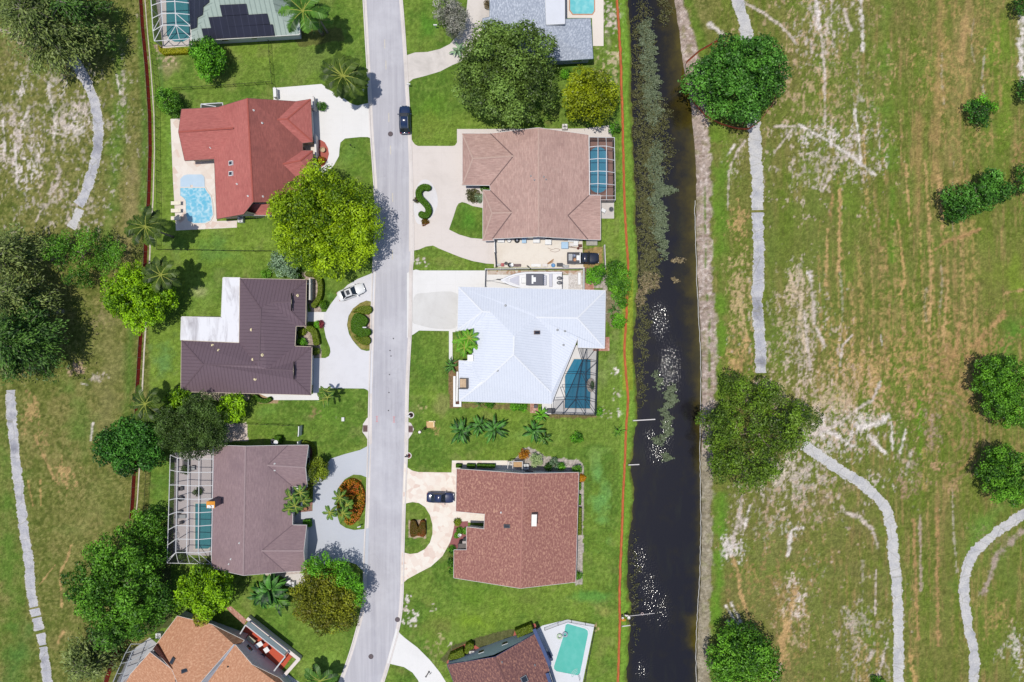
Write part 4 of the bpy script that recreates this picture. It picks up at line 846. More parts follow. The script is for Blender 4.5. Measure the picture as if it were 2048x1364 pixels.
# ---------------------------------------------------------------- mauve shingle house
MAU = uvface('mauve_shingles', 'shingle', (C(160, 136, 138), C(148, 124, 128), C(134, 112, 118)), .25, var=.08)
h = house('house with mauve shingle gables and an orange capped chimney', (520, 1010))
V = [(426.7, 890.4, E), (491, 892.5, 5.9), (575.6, 890.6, 3.0), (616.7, 890.4, E), (534.6, 930.5, 4.7), (610.8, 935, 4.7), (614.3, 973.7, E), (585, 972.5, E), (585, 1050, E), (522.9, 1101.5, 5.0), (607.3, 1101.5, 5.0), (613, 1050.4, E), (609.6, 1141.5, E), (571, 1143.7, 3.0), (486.5, 1150.7, 5.9), (423, 1136, E)]
F = [(0, 15, 14, 1), (1, 14, 13, 9, 8, 7, 4, 2), (2, 4, 5, 3), (4, 7, 6, 5), (8, 9, 10, 11), (9, 13, 12, 10)]
ro, bv, pp = roofmesh('roof', V, F, MAU, h, FASC, .05)
ridge_caps([[(491, 892.5, 5.9), (486.5, 1150.7, 5.9)], [(534.6, 930.5, 4.7), (610.8, 935, 4.7)], [(522.9, 1101.5, 5.0), (607.3, 1101.5, 5.0)]], plain('mauve_ridge', C(166, 144, 146), .85, .08, 4), h)
ridge_caps([[(575.6, 890.6, 3.0), (534.6, 930.5, 4.7), (585, 972.5, E)], [(585, 1050, E), (522.9, 1101.5, 5.0), (571, 1143.7, 3.0)]], plain('mauve_valley', C(120, 100, 106), .85, .1, 4), h, .06, 'valley')
walls([(426.7, 890.4, E), (423, 1136, E), (571, 1143, E), (609.6, 1141.5, E), (613, 1050.4, E), (585, 1050, E), (585, 972.5, E), (614.3, 973.7, E), (616.7, 890.4, E), (575.6, 890.6, E)], bv, WALLW, h, .5, openings=[(0, .3, 3, .1, 2.2, 'window'), (0, .7, 3, .1, 2.2, 'window'), (3, .5, 5, .05, 2.3, 'garage_door'), (5, .5, 1.1, .05, 2.2, 'front_door'), (7, .5, 2.2, .7, 2.1, 'window'), (9, .4, 1.6, .8, 2.1, 'window')])
p, _ = on_roof(bv, 437, 1001)
ch = MB().box((p.x, p.y, 4.2), (1.25, 1.0, 4.2)).build('chimney', plain('mauve_chimney_stucco', C(150, 130, 134), .9, .08), h)
MB().box((p.x, p.y, 6.36), (1.35, 1.1, .12)).build('chimney_cap', plain('rusty_orange_cap', C(226, 150, 44), .8, .25, 1.5), ch); MB().box((p.x + .0, p.y - .27, 6.45), (1.1, .46, .07)).lathe((p.x - .0, p.y - .3, 6.45), [(.22, 0), (.22, .25), (.16, .3), (.16, .22)], 12).build('flue', WHITE, ch)
vents(bv, [(549.5, 927.5), (549.5, 940.5), (479, 1086), (462, 1118), (458, 1128)], h)
p = P(552, 882, 2.6); MB().lathe((p.x, p.y - .2, 2.5), [(.05, 0), (.32, .14), (.36, .2), (.3, .2), (.05, .1)], 14).tube([(p.x, p.y - .4, 2.3), (p.x, p.y - .2, 2.55)], .03).build('dish_aerial', WHITE, h)
# porch beams at the entry
MB().box(tuple(P(612, 990, 0) + Vector((0, 0, 2.3))), (.3, 3.3, .25)).box(tuple(P(600, 971, 0) + Vector((0, 0, 2.32))), (2.3, .25, .25)).box(tuple(P(612, 974, 0) + Vector((0, 0, 1.15))), (.28, .28, 2.3)).box(tuple(P(612, 1007, 0) + Vector((0, 0, 1.15))), (.28, .28, 2.3)).build('porch_beam', WHITE, h)
# ---------------------------------------------------------------- tan shingle house with the letter hedge
TANR = uvface('tan_shingles', 'shingle', (C(198, 165, 154), C(184, 150, 140), C(168, 134, 126)), .3, var=.14)
h = house('house with sprawling tan brown shingle roof behind the hedge shaped like an S', (1075, 375))
V = [(925, 267, E), (980.7, 267, E), (1027, 312, 4.3), (946, 317, 4.3), (925, 370, E), (980, 370.5, E), (1077, 255.7, 5.3), (1077, 473, 5.3), (980.7, 381, E), (1024, 425, 4.3), (985, 477.5, E), (966, 380, E), (984, 426, 4.3), (966, 481.5, E), (988, 481, E), (1177, 269.6, E), (1178.4, 390.5, E), (1136, 431, 3.9), (1201, 390.5, E), (1201, 433, 3.9), (1201, 479.5, E), (1176, 479, E)]
F = [(0, 1, 2, 3), (0, 3, 4), (3, 2, 5, 4), (6, 7, 10, 9, 8, 5, 2, 1), (8, 9, 12, 11), (11, 12, 13), (12, 9, 10, 14, 13), (6, 15, 16, 17, 21, 7), (16, 18, 19, 17), (17, 19, 20, 21)]
ro, bv, pp = roofmesh('roof', V, F, TANR, h, FASC, .06)
ridge_caps([[(1077, 255.7, 5.3), (1077, 473, 5.3)], [(1027, 312, 4.3), (946, 317, 4.3), (925, 267, E)], [(946, 317, 4.3), (925, 370, E)], [(1024, 425, 4.3), (984, 426, 4.3), (966, 380, E)], [(984, 426, 4.3), (966, 481.5, E)]], plain('tan_ridge', C(200, 170, 158), .85, .08, 4), h)
VAL = plain('dark_valley_flashing', C(126, 102, 98), .8, .12, 3)
ridge_caps([[(980.7, 267, E), (1027, 312, 4.3), (980, 370.5, E)], [(980.7, 381, E), (1024, 425, 4.3), (985, 477.5, E)], [(1178.4, 390.5, E), (1136, 431, 3.9), (1176, 479, E)]], VAL, h, .07, 'valley')
walls([(925, 267, E), (925, 370, E), (979, 370.5, E), (979, 380, E), (966, 380, E), (966, 481.5, E), (985, 477.5, E), (1176, 478, E), (1201, 479.5, E), (1201, 390.5, E), (1178.4, 390.5, E), (1177, 269.6, E), (981, 267, E)], bv, WALLB, h, .45, openings=[(0, .5, 5, .05, 2.3, 'garage_door'), (6, .28, 1.8, 1.0, 2.2, 'window'), (6, .42, 1.2, 1.0, 2.2, 'window'), (6, .62, 1.8, 1.0, 2.2, 'window'), (6, .8, 1.2, .9, 2.2, 'window'), (4, .5, 2.4, .7, 2.1, 'window'), (9, .5, 2.4, .1, 2.2, 'window'), (2, .5, 1.0, .05, 2.1, 'front_door')])
vents(bv, [(1087.5, 353.5), (1092, 359), (1069, 360), (1062, 352)], h, GREYM)
# ---------------------------------------------------------------- white metal roof
WMR = uvface('white_metal_roofing', 'seam', (C(230, 235, 247), C(221, 227, 241), C(234, 238, 248)), seam=.42, rough=.45, metal=.0, streak=.3)
h = house('house with large white metal hip roof beside the boat', (1050, 690))
V = [(917, 573.6, E), (1211, 581, E), (965, 623, 4.7), (981, 624, 4.7), (915, 660, E), (931, 661, 3.3), (1028.5, 672.5, 6.2), (1072, 634.5, 5.0), (1155, 636, 5.0), (1209, 696.6, E), (1156, 695, E), (1156, 675, 3.5), (1103.5, 667, 4.0), (1027, 709, 6.2), (1103.5, 786, 3.4), (1103.5, 807.6, E), (918, 802, E), (968, 764, 4.5), (962, 764, 4.4), (945, 738, 3.6), (944.5, 656, 3.6), (918, 721, E), (931, 722, 3.2), (944, 719, 3.6), (1107, 796, 3.0), (1031, 576.5, 3.0), (1065, 577, 3.0), (1062, 625, 4.75), (1031, 597, 3.75)]
F = [(0, 25, 28, 27, 26, 1, 8, 7, 6, 3, 2), (0, 2, 4), (2, 3, 20, 5, 4), (3, 6, 13, 17, 18, 19, 23, 20), (6, 7, 12, 14, 13), (13, 14, 15, 16, 17), (7, 8, 9, 10, 11, 12), (8, 1, 9), (12, 11, 14), (11, 24, 14), (14, 24, 15), (21, 22, 23, 19, 18, 16), (18, 17, 16), (25, 26, 27, 28)]
ro, bv, pp = roofmesh('roof', V, F, WMR, h, FASC, .06)
ro.data.materials.append(plain('sunlit_white_slope', C(248, 248, 252), .5, .03)); ro.data.polygons[12].material_index = 1  # whiter copy for one face: brighter light on a slope put into colour
ridge_caps([[(917, 573.6, E), (965, 623, 4.7), (981, 624, 4.7)], [(1028.5, 672.5, 6.2), (1027, 709, 6.2)], [(1027, 709, 6.2), (968, 764, 4.5), (918, 802, E)], [(1027, 709, 6.2), (1103.5, 786, 3.4)], [(1072, 634.5, 5.0), (1155, 636, 5.0), (1211, 581, E)], [(1155, 636, 5.0), (1209, 696.6, E)], [(965, 623, 4.7), (915, 660, E)]], plain('white_ridge_metal', C(244, 246, 252), .4, .03), h, .1)
walls([(917, 574, E), (915, 660, E), (944, 660, E), (944, 720, E), (918, 721, E), (918, 802, E), (1103.5, 807, E), (1107, 796, E), (1156, 676, E), (1156, 695, E), (1209, 696.6, E), (1211, 581, E)], bv, WALLW, h, .55, openings=[(0, .5, 5, .05, 2.3, 'garage_door'), (2, .5, 1.2, .05, 2.2, 'front_door'), (4, .6, 2.4, .6, 2.1, 'window'), (5, .3, 2, .7, 2.1, 'window'), (5, .7, 2, .7, 2.1, 'window'), (7, .5, 5, .1, 2.2, 'window')])
vents(bv, [(995, 741), (1127, 690), (1011, 611), (1115, 660), (1130, 662)], h, GREYM, .09, .3)
skylight(bv, 1073.5, 665, 1.0, .62, h, 0, plain('brown_vent_box', C(120, 100, 96), .6, .1))
p, _ = on_roof(bv, 927, 766); MB().box((p.x, p.y, 3.25), (1.25, 1.7, .55)).box((p.x + .75, p.y, 3.4), (.2, 1.7, .8)).box((p.x, p.y - .9, 3.35), (1.5, .16, .7)).build('chimney', plain('dark_chimney_metal', C(60, 60, 66), .6, .1), h)
MB().box((p.x - .05, p.y, 3.545), (1.0, 1.4, .05)).build('chimney_top', plain('sandy_chimney_top', C(206, 178, 146), .9, .25, 2), h)
p = P(941, 716, 3.7); MB().box((p.x, p.y, 3.2), (.95, 1.05, 1.6), 0, (1, 1)).build('entry_column', WHITE, h)
# ---------------------------------------------------------------- large brown blended shingle house
MOT = uvface('blended_brown_shingles', 'mottled', (C(150, 100, 92), C(176, 126, 114), C(200, 154, 130)), .3)
h = house('house with broad blended brown shingle roof and a small white topped roof box', (1035, 1055))
V = [(913.3, 937.7, E), (1046.6, 947.2, 5.2), (1157.5, 945, E), (1151, 1164, E), (1040.5, 1176.5, 5.2), (907.5, 1155.5, E), (908, 1100, E), (933, 1100, 3.3), (933, 1054, 3.3), (968, 1058, 3.9), (969.5, 1028, 3.9), (912, 1022.7, E), (980, 984, 4.2), (912.5, 984, 3.25), (908, 1113, 3.2), (968, 1113, 3.9)]
F = [(0, 12, 10, 9, 15, 4, 1), (0, 13, 12), (13, 11, 10, 12), (9, 8, 7, 15), (7, 6, 14, 15), (14, 5, 4, 15), (1, 4, 3, 2)]
ro, bv, pp = roofmesh('roof', V, F, MOT, h, FASC, .05)
ridge_caps([[(1046.6, 947.2, 5.2), (1040.5, 1176.5, 5.2)]], plain('brown_ridge', C(180, 128, 116), .85, .1, 5), h)
walls([(913.3, 937.7, E), (912, 1022.7, E), (969.5, 1028, E), (968, 1058, E), (933, 1054, E), (933, 1100, E), (908, 1100, E), (907.5, 1155.5, E), (1151, 1164, E), (1157.5, 945, E)], bv, WALLG, h, .4, openings=[(0, .5, 5, .05, 2.3, 'garage_door'), (2, .5, 1.1, .05, 2.2, 'front_door'), (8, .2, 2, .7, 2.1, 'window'), (8, .5, 3, .1, 2.2, 'window'), (8, .8, 2, .7, 2.1, 'window'), (7, .5, 2, .7, 2.1, 'window'), (9, .4, 1.4, .9, 2.1, 'window'), (4, .5, 1.8, .6, 2.1, 'window')])
q = [P(1063.3, 1029, 6.0), P(1074, 1029, 6.0), P(1073, 1052.5, 6.0), P(1062.8, 1052.5, 6.0)]
MB().prism([(a.x, a.y) for a in q], 4.5, 5.96).build('roof_box', plain('taupe_box_side', C(150, 140, 134), .8, .05), h); MB().prism([(a.x, a.y) for a in q], 5.962, 6.02).build('box_top', plain('cream_box_top', C(252, 248, 240), .8, .03), h)
skylight(bv, 1014, 1052, 1.05, .6, h, 0, DKGREY); vents(bv, [(1002, 1025)], h)
p = P(927, 1093, 1.3); MB().box((p.x, p.y, 1.25), (1.55, 1.6, 2.5)).build('porch_box', plain('dark_taupe_box', C(112, 104, 100), .8, .1), h); MB().box((p.x + .35, p.y + 1.02, 1.2), (.9, .4, 2.4)).build('porch_ledge', plain('light_taupe', C(190, 180, 174), .8, .1), h)
# ---------------------------------------------------------------- bottom right house
DKB = uvface('dark_blended_shingles', 'mottled', (C(112, 76, 76), C(146, 104, 96), C(176, 128, 108)), .3)
h = house('house with dark blended shingle roof next to the turquoise pool', (1010, 1350))
V = [(894, 1329.5, 2.3), (990, 1314, 4.6), (1072, 1266.5, 2.4), (1099.5, 1341.5, 2.4), (1094, 1344, 2.4), (1130, 1440, 2.4), (1060, 1480, 4.6), (960, 1500, 2.3)]
ro, bv, pp = roofmesh('roof', V, [(0, 1, 6, 7), (1, 2, 3, 4, 5, 6)], DKB, h, plain('slate_trim', C(70, 84, 120), .6, .1), .05)
ridge_caps([[(990, 1314, 4.6), (1060, 1480, 4.6)]], plain('dark_ridge', C(120, 82, 80), .85, .1, 5), h)
walls([(894, 1329.5, 2.3), (960, 1500, 2.3), (1130, 1440, 2.4), (1099, 1342, 2.4), (1072, 1266.5, 2.4)], bv, plain('blue_grey_siding', C(226, 232, 240), .85, .05), h, .12, openings=[(4, .35, .9, 1.3, 2.1, 'window'), (4, .62, .9, 1.3, 2.1, 'window'), (3, .5, 2.5, .1, 2.2, 'window'), (2, .8, 2.5, .1, 2.2, 'window')])
vents(bv, [(1004, 1324), (1070, 1330)], h, GREYM); skylight(bv, 1048, 1358, 1.1, 1.1, h, .4, GREYM)
b_ = MB()
for a, b in (((1068, 1258), (1100, 1330)), ((1094, 1346), (1112, 1400))):
    A, B = P(a[0], a[1], 2.7), P(b[0], b[1], 2.7); d = B - A; b_.box(tuple((A + B) / 2), (d.length, .55, .14), math.atan2(d.y, d.x))
b_.build('awning', plain('navy_awning', C(62, 82, 128), .7, .1), h)
# ---------------------------------------------------------------- bottom left house
ORG = uvface('orange_tan_shingles', 'mottled', (C(190, 136, 104), C(206, 154, 122), C(220, 172, 138)), .3)
h = house('rambling house with orange tan shingle roofs turned at an angle', (400, 1340))
V = [(354.8, 1232, 2.6), (424, 1249, 4.7), (488.5, 1280.5, 2.6), (478, 1291.5, 2.8), (467, 1288.5, 4.5), (401.6, 1364, 6.3), (345, 1341, 4.7), (307, 1296, 2.6), (372, 1410, 6.3)]
ro, bv, pp = roofmesh('roof', V, [(0, 1, 6, 7), (1, 2, 3, 4, 5, 8, 6)], ORG, h, FASC, .05)
V = [(470, 1289, 4.2), (504, 1329, 4.5), (559, 1356, 2.4), (600, 1400, 2.4), (520, 1500, 2.4), (392, 1420, 4.4), (416, 1363, 4.4)]
o2, bv2, _ = roofmesh('roof', V, [(0, 1, 2, 3, 4, 5, 6)], ORG, h, FASC, .05, .3)
V = [(300, 1304.5, 3.9), (345, 1340, 3.9), (372, 1400, 3.9), (320, 1440, 2.8), (247, 1364, 2.8)]
o3, bv3, _ = roofmesh('roof', V, [(0, 1, 2, 3, 4)], ORG, h, FASC, .05, .5)
A = [P(*q) for q in ((467.2, 1288.3, 4.52), (401.8, 1364, 6.32), (373, 1408, 6.32))]; A2 = [P(*q) for q in ((470.2, 1289.2, 4.25), (416.4, 1363, 4.45), (392.4, 1419, 4.45))]
b_ = MB()
for i in (0, 1): b_.add([A[i], A[i + 1], A2[i + 1], A2[i]], [(0, 1, 2, 3)])
b_.build('clerestory_wall', plain('pale_blue_grey_siding', C(214, 218, 226), .8, .04), h)
walls([(354.8, 1232, 2.6), (307, 1296, 2.6), (345, 1341, 2.6), (401, 1366, 2.6), (478, 1291.5, 2.6), (488.5, 1280.5, 2.6)], bv, WALLG, h, .15, openings=[(5, .56, 1.1, 1.4, 2.4, 'window')])
walls([(470, 1289, 4.2), (416, 1363, 4.2), (392, 1420, 4.2), (520, 1490, 2.4), (600, 1400, 2.4), (559, 1356, 2.4), (504, 1329, 4.5)], bv2, WALLG, h, .12, openings=[(6, .5, 1.2, 1.3, 2.2, 'window')])
walls([(300, 1304.5, 3.9), (247, 1364, 2.8), (320, 1436, 2.8), (370, 1398, 3.9), (345, 1341, 3.9)], bv3, WALLG, h, .2)
b_ = MB(); q = [P(306, 1298, 3.2), P(312, 1289, 3.2), P(345, 1338, 4.75)]; b_.add([x + Vector((0, 0, .02)) for x in q] + [x + Vector((0, 0, -.4)) for x in q], [(0, 1, 2), (2, 1, 0), (5, 4, 3), (0, 1, 4, 3), (1, 2, 5, 4), (2, 0, 3, 5)]); b_.build('side_wall', REDW, h)
for x, y, r_ in ((346, 1321, -.5), (370, 1341.5, .35), (430, 1311, .35)): skylight(bv, x, y, 1.05, .6, h, r_ if x > 350 else 1.1, DKGREY)
vents(bv2, [(456, 1333)], h, BLACKM)
# ---------------------------------------------------------------- top left house with solar collectors
GRN = uvface('pale_green_metal_roofing', 'seam', (C(176, 192, 182), C(150, 166, 158), C(186, 200, 190)), seam=.8, rough=.5, metal=.05)
h = house('house with pale green metal roof carrying dark solar collectors', (490, 20))
V = [(383.5, 81.5, E), (599, 68.6, E), (594, -10, E), (560, -120, E), (375, -110, E), (428, 0, 5.9), (438, -90, 6.6), (540, -20, 6.55), (552, 27, 4.65)]
ro, bv, pp = roofmesh('roof', V, [(0, 1, 8, 7, 5), (0, 5, 6, 4), (5, 7, 3, 6), (6, 3, 4), (1, 2, 8), (2, 3, 7, 8)], GRN, h, FASC, .09)
walls([(383.5, 81.5, E), (375, -110, E), (560, -120, E), (594, -10, E), (599, 68.6, E)], bv, plain('white_stucco', C(226, 230, 236), .85, .05), h, .55, openings=[(4, .26, 1.1, 1.1, 2.0, 'window'), (4, .55, .9, 1.1, 2.0, 'window'), (4, .85, .8, 1.4, 1.9, 'window')])
SOL = nt('solar_collector'); m, t, out = SOL; uv = coords(t)
br = N(t, 'ShaderNodeTexBrick', Scale=1.0, Mortar__Size=.05, Brick__Width=1.15, Row__Height=30.0, Mortar__Smooth=.3); br.offset = 0; t.links.new(uv, br.inputs['Vector'])
c = mixc(t, ramp(t, br.outputs['Fac'], 0, 1, 0, .8), C(36, 38, 58), C(66, 68, 88)); c = mixc(t, 1, c, ramp3(t, noise(t, uv, .5, 4), .8, 1.2), 'MULTIPLY'); bsdf(t, out, c, .35, .4)
for q in ([(440, 10), (493, 7.5), (497, 28.5), (445, 32)], [(418, 34.5), (535, 27), (540, 48), (423, 56)], [(404, 57), (546, 48.5), (550, 71), (409, 78.5)], [(378, -20), (419, -22), (420, 5), (408, 14), (407, 30), (396, 36), (395.5, 55), (383, 59.5)]):
    a = []; p0, n0 = on_roof(bv, sum(z[0] for z in q) / len(q), sum(z[1] for z in q) / len(q)); cc = Vector((0, 0, H))
    for x, y in q: d = (P(x, y) - cc).normalized(); a.append(cc + d * ((p0 - cc).dot(n0) / d.dot(n0)) + n0 * .16)
    k = len(a); MB().add([p + Vector((0, 0, .05)) for p in a] + [p - Vector((0, 0, .12)) for p in a], [list(range(k)), list(range(k, 2 * k))[::-1]] + [[i, i + k, (i + 1) % k + k, (i + 1) % k] for i in range(k)]).build('solar_collector', m, h)
# ---------------------------------------------------------------- top right house
BLU = uvface('blue_grey_shingles', 'mottled', (C(160, 168, 184), C(186, 194, 208), C(208, 214, 226)), .3)
h = house('house with blue grey shingle roof and a white flat centre section', (1080, 40))
V = [(979.6, -80, E), (1090, -80, 4.6), (1090, 60, 4.6), (979.6, 34, E), (965.6, 37, E), (966, 118, E), (1121, 121, E), (1186, 117, E), (1181, 37, E), (1129.5, 38, 4.0), (1129.5, -80, 3.9)]
ro, bv, pp = roofmesh('roof', V, [(0, 1, 2, 3), (3, 2, 6, 5, 4), (2, 9, 8, 7, 6), (1, 10, 9, 2)], BLU, h, plain('slate_fascia', C(120, 140, 150), .6, .08), .06)
o_, b2, _ = roofmesh('flat_roof', [(1088, -80, 4.75), (1128.5, -80, 4.75), (1129.5, 47, 4.75), (1093, 49, 4.75)], [(0, 1, 2, 3)], plain('white_membrane', C(222, 225, 234), .6, .04, .6), h, WHITE, .05, .3)
walls([(979.6, -80, E), (979.6, 34, E), (966, 37, E), (966, 118, E), (1121, 121, E), (1186, 117, E), (1181, 37, E), (1129.5, 38, E), (1129.5, -80, E)], bv, WALLB, h, .5, openings=[(4, .6, 1.6, .9, 2.1, 'window'), (3, .8, 1.6, .9, 2.1, 'window'), (6, .5, 3, .1, 2.2, 'window')])
# ================================================================ TREES AND PLANTS
BARK = plain('grey_brown_bark', C(140, 126, 112), .95, .2, 4, 0, .1); BARKP = plain('palm_bark', C(150, 142, 132), .95, .15, 6, 0, .1)
def G(a, b, **k): return (a, b, k)
KEEP = 'hedge croton weed weedolive yellowhedge brownhedge variegated banana palm palmgreen'.split()
LEAF = {n: leafmat('leaves_' + n, C(*a, 1 if n in KEEP else .62), C(*b, 1 if n in KEEP else 1.58), .18, C(*h, 1 if n in KEEP else 1.05) if h else None) for n, a, b, h in [
    ('oak', (60, 84, 26), (122, 152, 68), (94, 118, 40)), ('oliveyellow', (82, 104, 10), (160, 174, 24), (136, 150, 20)), ('silver', (112, 112, 100), (178, 176, 164), (120, 128, 98)), ('dark', (38, 88, 20), (98, 156, 54), (60, 112, 34)),
    ('bright', (66, 118, 10), (150, 196, 22), (110, 158, 20)), ('lime', (84, 128, 8), (164, 194, 24), (124, 160, 16)), ('mid', (44, 98, 16), (112, 168, 44), (78, 128, 30)), ('mango', (30, 80, 20), (84, 142, 46), (46, 102, 28)), ('fine', (50, 74, 28), (92, 120, 52), (66, 92, 30)),
    ('rust', (84, 98, 14), (146, 152, 36), (120, 118, 30)), ('sparse', (58, 92, 18), (116, 150, 40), (92, 112, 44)), ('pine', (76, 100, 40), (142, 158, 84), (104, 126, 62)), ('pinedark', (40, 84, 24), (98, 138, 54), (58, 96, 38)), ('palm', (20, 50, 6), (106, 132, 40), None), ('palmgreen', (18, 62, 10), (116, 168, 58), None),
    ('banana', (14, 60, 14), (104, 170, 64), None), ('shrubgreen', (48, 112, 12), (112, 178, 40), None), ('hedge', (58, 104, 6), (104, 152, 14), None), ('hedgeolive', (80, 104, 14), (132, 150, 34), None), ('croton', (150, 96, 10), (236, 170, 30), (206, 84, 20)), ('variegated', (120, 160, 80), (206, 226, 160), None), ('brownhedge', (86, 70, 8), (132, 100, 20), (180, 90, 40)), ('yellowhedge', (150, 160, 10), (214, 206, 30), None), ('greygreen', (88, 124, 80), (150, 178, 140), None), ('maroon', (110, 40, 50), (160, 70, 80), None), ('dry', (110, 96, 70), (160, 144, 110), None), ('weed', (84, 98, 66), (146, 160, 126), None), ('weedolive', (78, 82, 42), (128, 126, 78), None)]}
def leaves_mesh(name, c, nrm, ln, wd, val, mat, parent, seed):
    """one diamond leaf per row: centre, normal, length, width, tone"""
    r = np.random.RandomState(seed); n = len(c)
    nrm = nrm / np.maximum(np.linalg.norm(nrm, axis=1, keepdims=True), 1e-6)
    a = r.normal(size=(n, 3)); a -= (a * nrm).sum(1, keepdims=True) * nrm; a /= np.maximum(np.linalg.norm(a, axis=1, keepdims=True), 1e-6); b = np.cross(nrm, a)
    ln = np.broadcast_to(ln, n)[:, None]; wd = np.broadcast_to(wd, n)[:, None]
    v = np.stack([c - a * ln / 2, c - b * wd / 2 - a * ln * .05 + nrm * wd * .12, c + a * ln / 2, c + b * wd / 2 - a * ln * .05 + nrm * wd * .12], 1).reshape(-1, 3)
    return quads(name, v, val, mat, parent)
def quads(name, v, val, mat, parent):
    off = np.array(wl(parent)[:]) if parent else 0
    v = (v - off).astype(np.float32); n = len(v) // 4
    me = bpy.data.meshes.new(name); me.vertices.add(n * 4); me.vertices.foreach_set('co', v.reshape(-1))
    me.loops.add(n * 4); me.loops.foreach_set('vertex_index', np.arange(n * 4, dtype=np.int32))
    me.polygons.add(n); me.polygons.foreach_set('loop_start', (np.arange(n) * 4).astype(np.int32)); me.polygons.foreach_set('loop_total', np.full(n, 4, np.int32))
    at = me.attributes.new('v', 'FLOAT', 'FACE'); at.data.foreach_set('value', np.clip(val, 0, 1).astype(np.float32))
    me.update(calc_edges=True)
    return link_mesh(name, me, parent, mat)
def crown_points(blobs, z0, zt, r, cl, cov, lf, flat=.6, inner=.25, den=1.0):
    """blobs: (x, y, radius) in metres; returns leaf centres, normals, tones. cl = clump radius, lf = leaf length"""
    cs, ns, vs = [], [], []
    for bx, by, br in blobs:
        ph = r.rand(4) * 6.28; m = max(6, int(1.22 * den * (br / cl) ** 2)); bt = r.normal() * .16
        u = np.sqrt((np.arange(m) + r.rand(m) * .8) / m); th = np.arange(m) * 2.39996 + r.rand() * 6.28 + r.normal(size=m) * .12
        rim = 1 + .07 * np.sin(3 * th + ph[0]) + .06 * np.sin(5 * th + ph[1]) + .05 * np.sin(8 * th + ph[2])
        rr = np.clip(u * br * .97 - cl * .55 * (u > .8), 0, None) * rim
        dome = np.sqrt(np.clip(1 - (u * .93) ** 2, 0, 1))
        cz = z0 + (zt - z0) * (flat * dome ** .8 + (1 - flat) * dome * r.rand(m)) - cl * .6 + r.normal(size=m) * (zt - z0) * .10
        cr = cl * (.75 + .6 * r.rand(m)); tone = np.clip(.5 + bt + r.normal(size=m) * .25, 0.02, .98)
        cnt = np.maximum(8, (cov * 3.14 * cr ** 2 / (lf * lf * .32)).astype(int))
        cx, cy = bx + rr * np.cos(th), by + rr * np.sin(th)
        ii = np.repeat(np.arange(m), cnt); k = len(ii)
        d = r.normal(size=(k, 3)); d[:, 2] = np.abs(d[:, 2]) * .9 - .25; d /= np.linalg.norm(d, axis=1, keepdims=True)
        rad = cr[ii] * (1 - inner * r.rand(k) ** 2) * (1 + .18 * r.normal(size=k)); sq = np.array([1, 1, .75])
        p = np.stack([cx[ii], cy[ii], cz[ii]], 1) + d * rad[:, None] * sq
        cs.append(p); ns.append(d * .85 + r.normal(size=(k, 3)) * .62 + np.array([0, 0, .4])); vs.append(tone[ii] + r.normal(size=k) * .26)
        # sparse lower leaves that close the crown from below
        k2 = int(cov * .13 * den * den * br * br * 3.14 / (lf * lf * .32)); a = r.rand(k2) * 6.28; q = np.sqrt(r.rand(k2)) * br * .85
        cs.append(np.stack([bx + q * np.cos(a), by + q * np.sin(a), z0 + r.rand(k2) * (zt - z0) * .3], 1)); ns.append(r.normal(size=(k2, 3)) * .5 + np.array([0, 0, .6])); vs.append(.3 + r.rand(k2) * .3)
    return np.concatenate(cs), np.concatenate(ns), np.concatenate(vs)
def trunk(root, base, top, r0, mat, seed, limbs=6, spread=3.0, zl=None):
    rr = random.Random(seed); b_ = MB()
    mid = base + (top - base) * .5 + Vector((rr.uniform(-.3, .3), rr.uniform(-.3, .3), 0))
    b_.tube([base - Vector((0, 0, .1)), base + Vector((0, 0, .25)), mid, top], [r0 * 1.35, r0, r0 * .8, r0 * .45], 9)
    for k in range(limbs):
        a = k * 6.283 / limbs + rr.uniform(-.4, .4); s_ = base + (top - base) * rr.uniform(.4, .75)
        e = s_ + Vector((math.cos(a) * spread, math.sin(a) * spread, rr.uniform(.5, 1.6))); m_ = (s_ + e) / 2 + Vector((0, 0, .5))
        b_.tube([s_, m_, e], [r0 * .45, r0 * .3, r0 * .1], 6)
        for q in range(2):
            f = m_ + (e - m_) * rr.uniform(.2, .8); g = f + Vector((rr.uniform(-1, 1) * spread * .4, rr.uniform(-1, 1) * spread * .4, rr.uniform(.3, 1.2))); b_.tube([f, g], [r0 * .18, r0 * .05], 5)
    b_.build('trunk', mat, root, True)
_seed = [100]
def tree(name, label, blobs, ht, kind, cl=1.1, lf=.42, cov=2.6, low=.3, flat=.6, wdt=.55, extra=(), group=None, cat='tree', trunk_r=None, den=1.0):
    """blobs in photograph pixels (x, y, radius); ht metres"""
    _seed[0] += 1; sd = _seed[0]; r = np.random.RandomState(sd)
    zm = ht * .72; k = S * (H - zm) / H
    bl = [(P(x, y, zm).x, P(x, y, zm).y, q * k) for x, y, q in blobs]
    w = sum(b[2] ** 2 for b in bl); bx, by = sum(b[0] * b[2] ** 2 for b in bl) / w, sum(b[1] * b[2] ** 2 for b in bl) / w
    root = thing(name, Vector((bx, by, 0)), label, cat, group)
    br = max(b[2] for b in bl); base = Vector((bx, by, 0))
    if ht > 2.2: trunk(root, base, base + Vector((0, 0, ht * .72)), trunk_r or max(.1, br * .055), BARK, sd, 6, br * .55)
    c, n, v = crown_points(bl, ht * low, ht, r, cl, cov, lf, flat, .25, den)
    leaves_mesh('crown', c, n, lf * (.75 + .5 * r.rand(len(c))), lf * wdt * (.75 + .5 * r.rand(len(c))), v, LEAF[kind], root, sd)
    for (kd, bb, hh) in extra:
        bb = [(P(x, y, hh * .8).x, P(x, y, hh * .8).y, q * S * .95) for x, y, q in bb]
        c, n, v = crown_points(bb, hh * .5, hh, r, cl * .8, cov, lf, flat); leaves_mesh('crown', c, n, lf, lf * wdt, v, LEAF[kd], root, sd + 7)
    return root
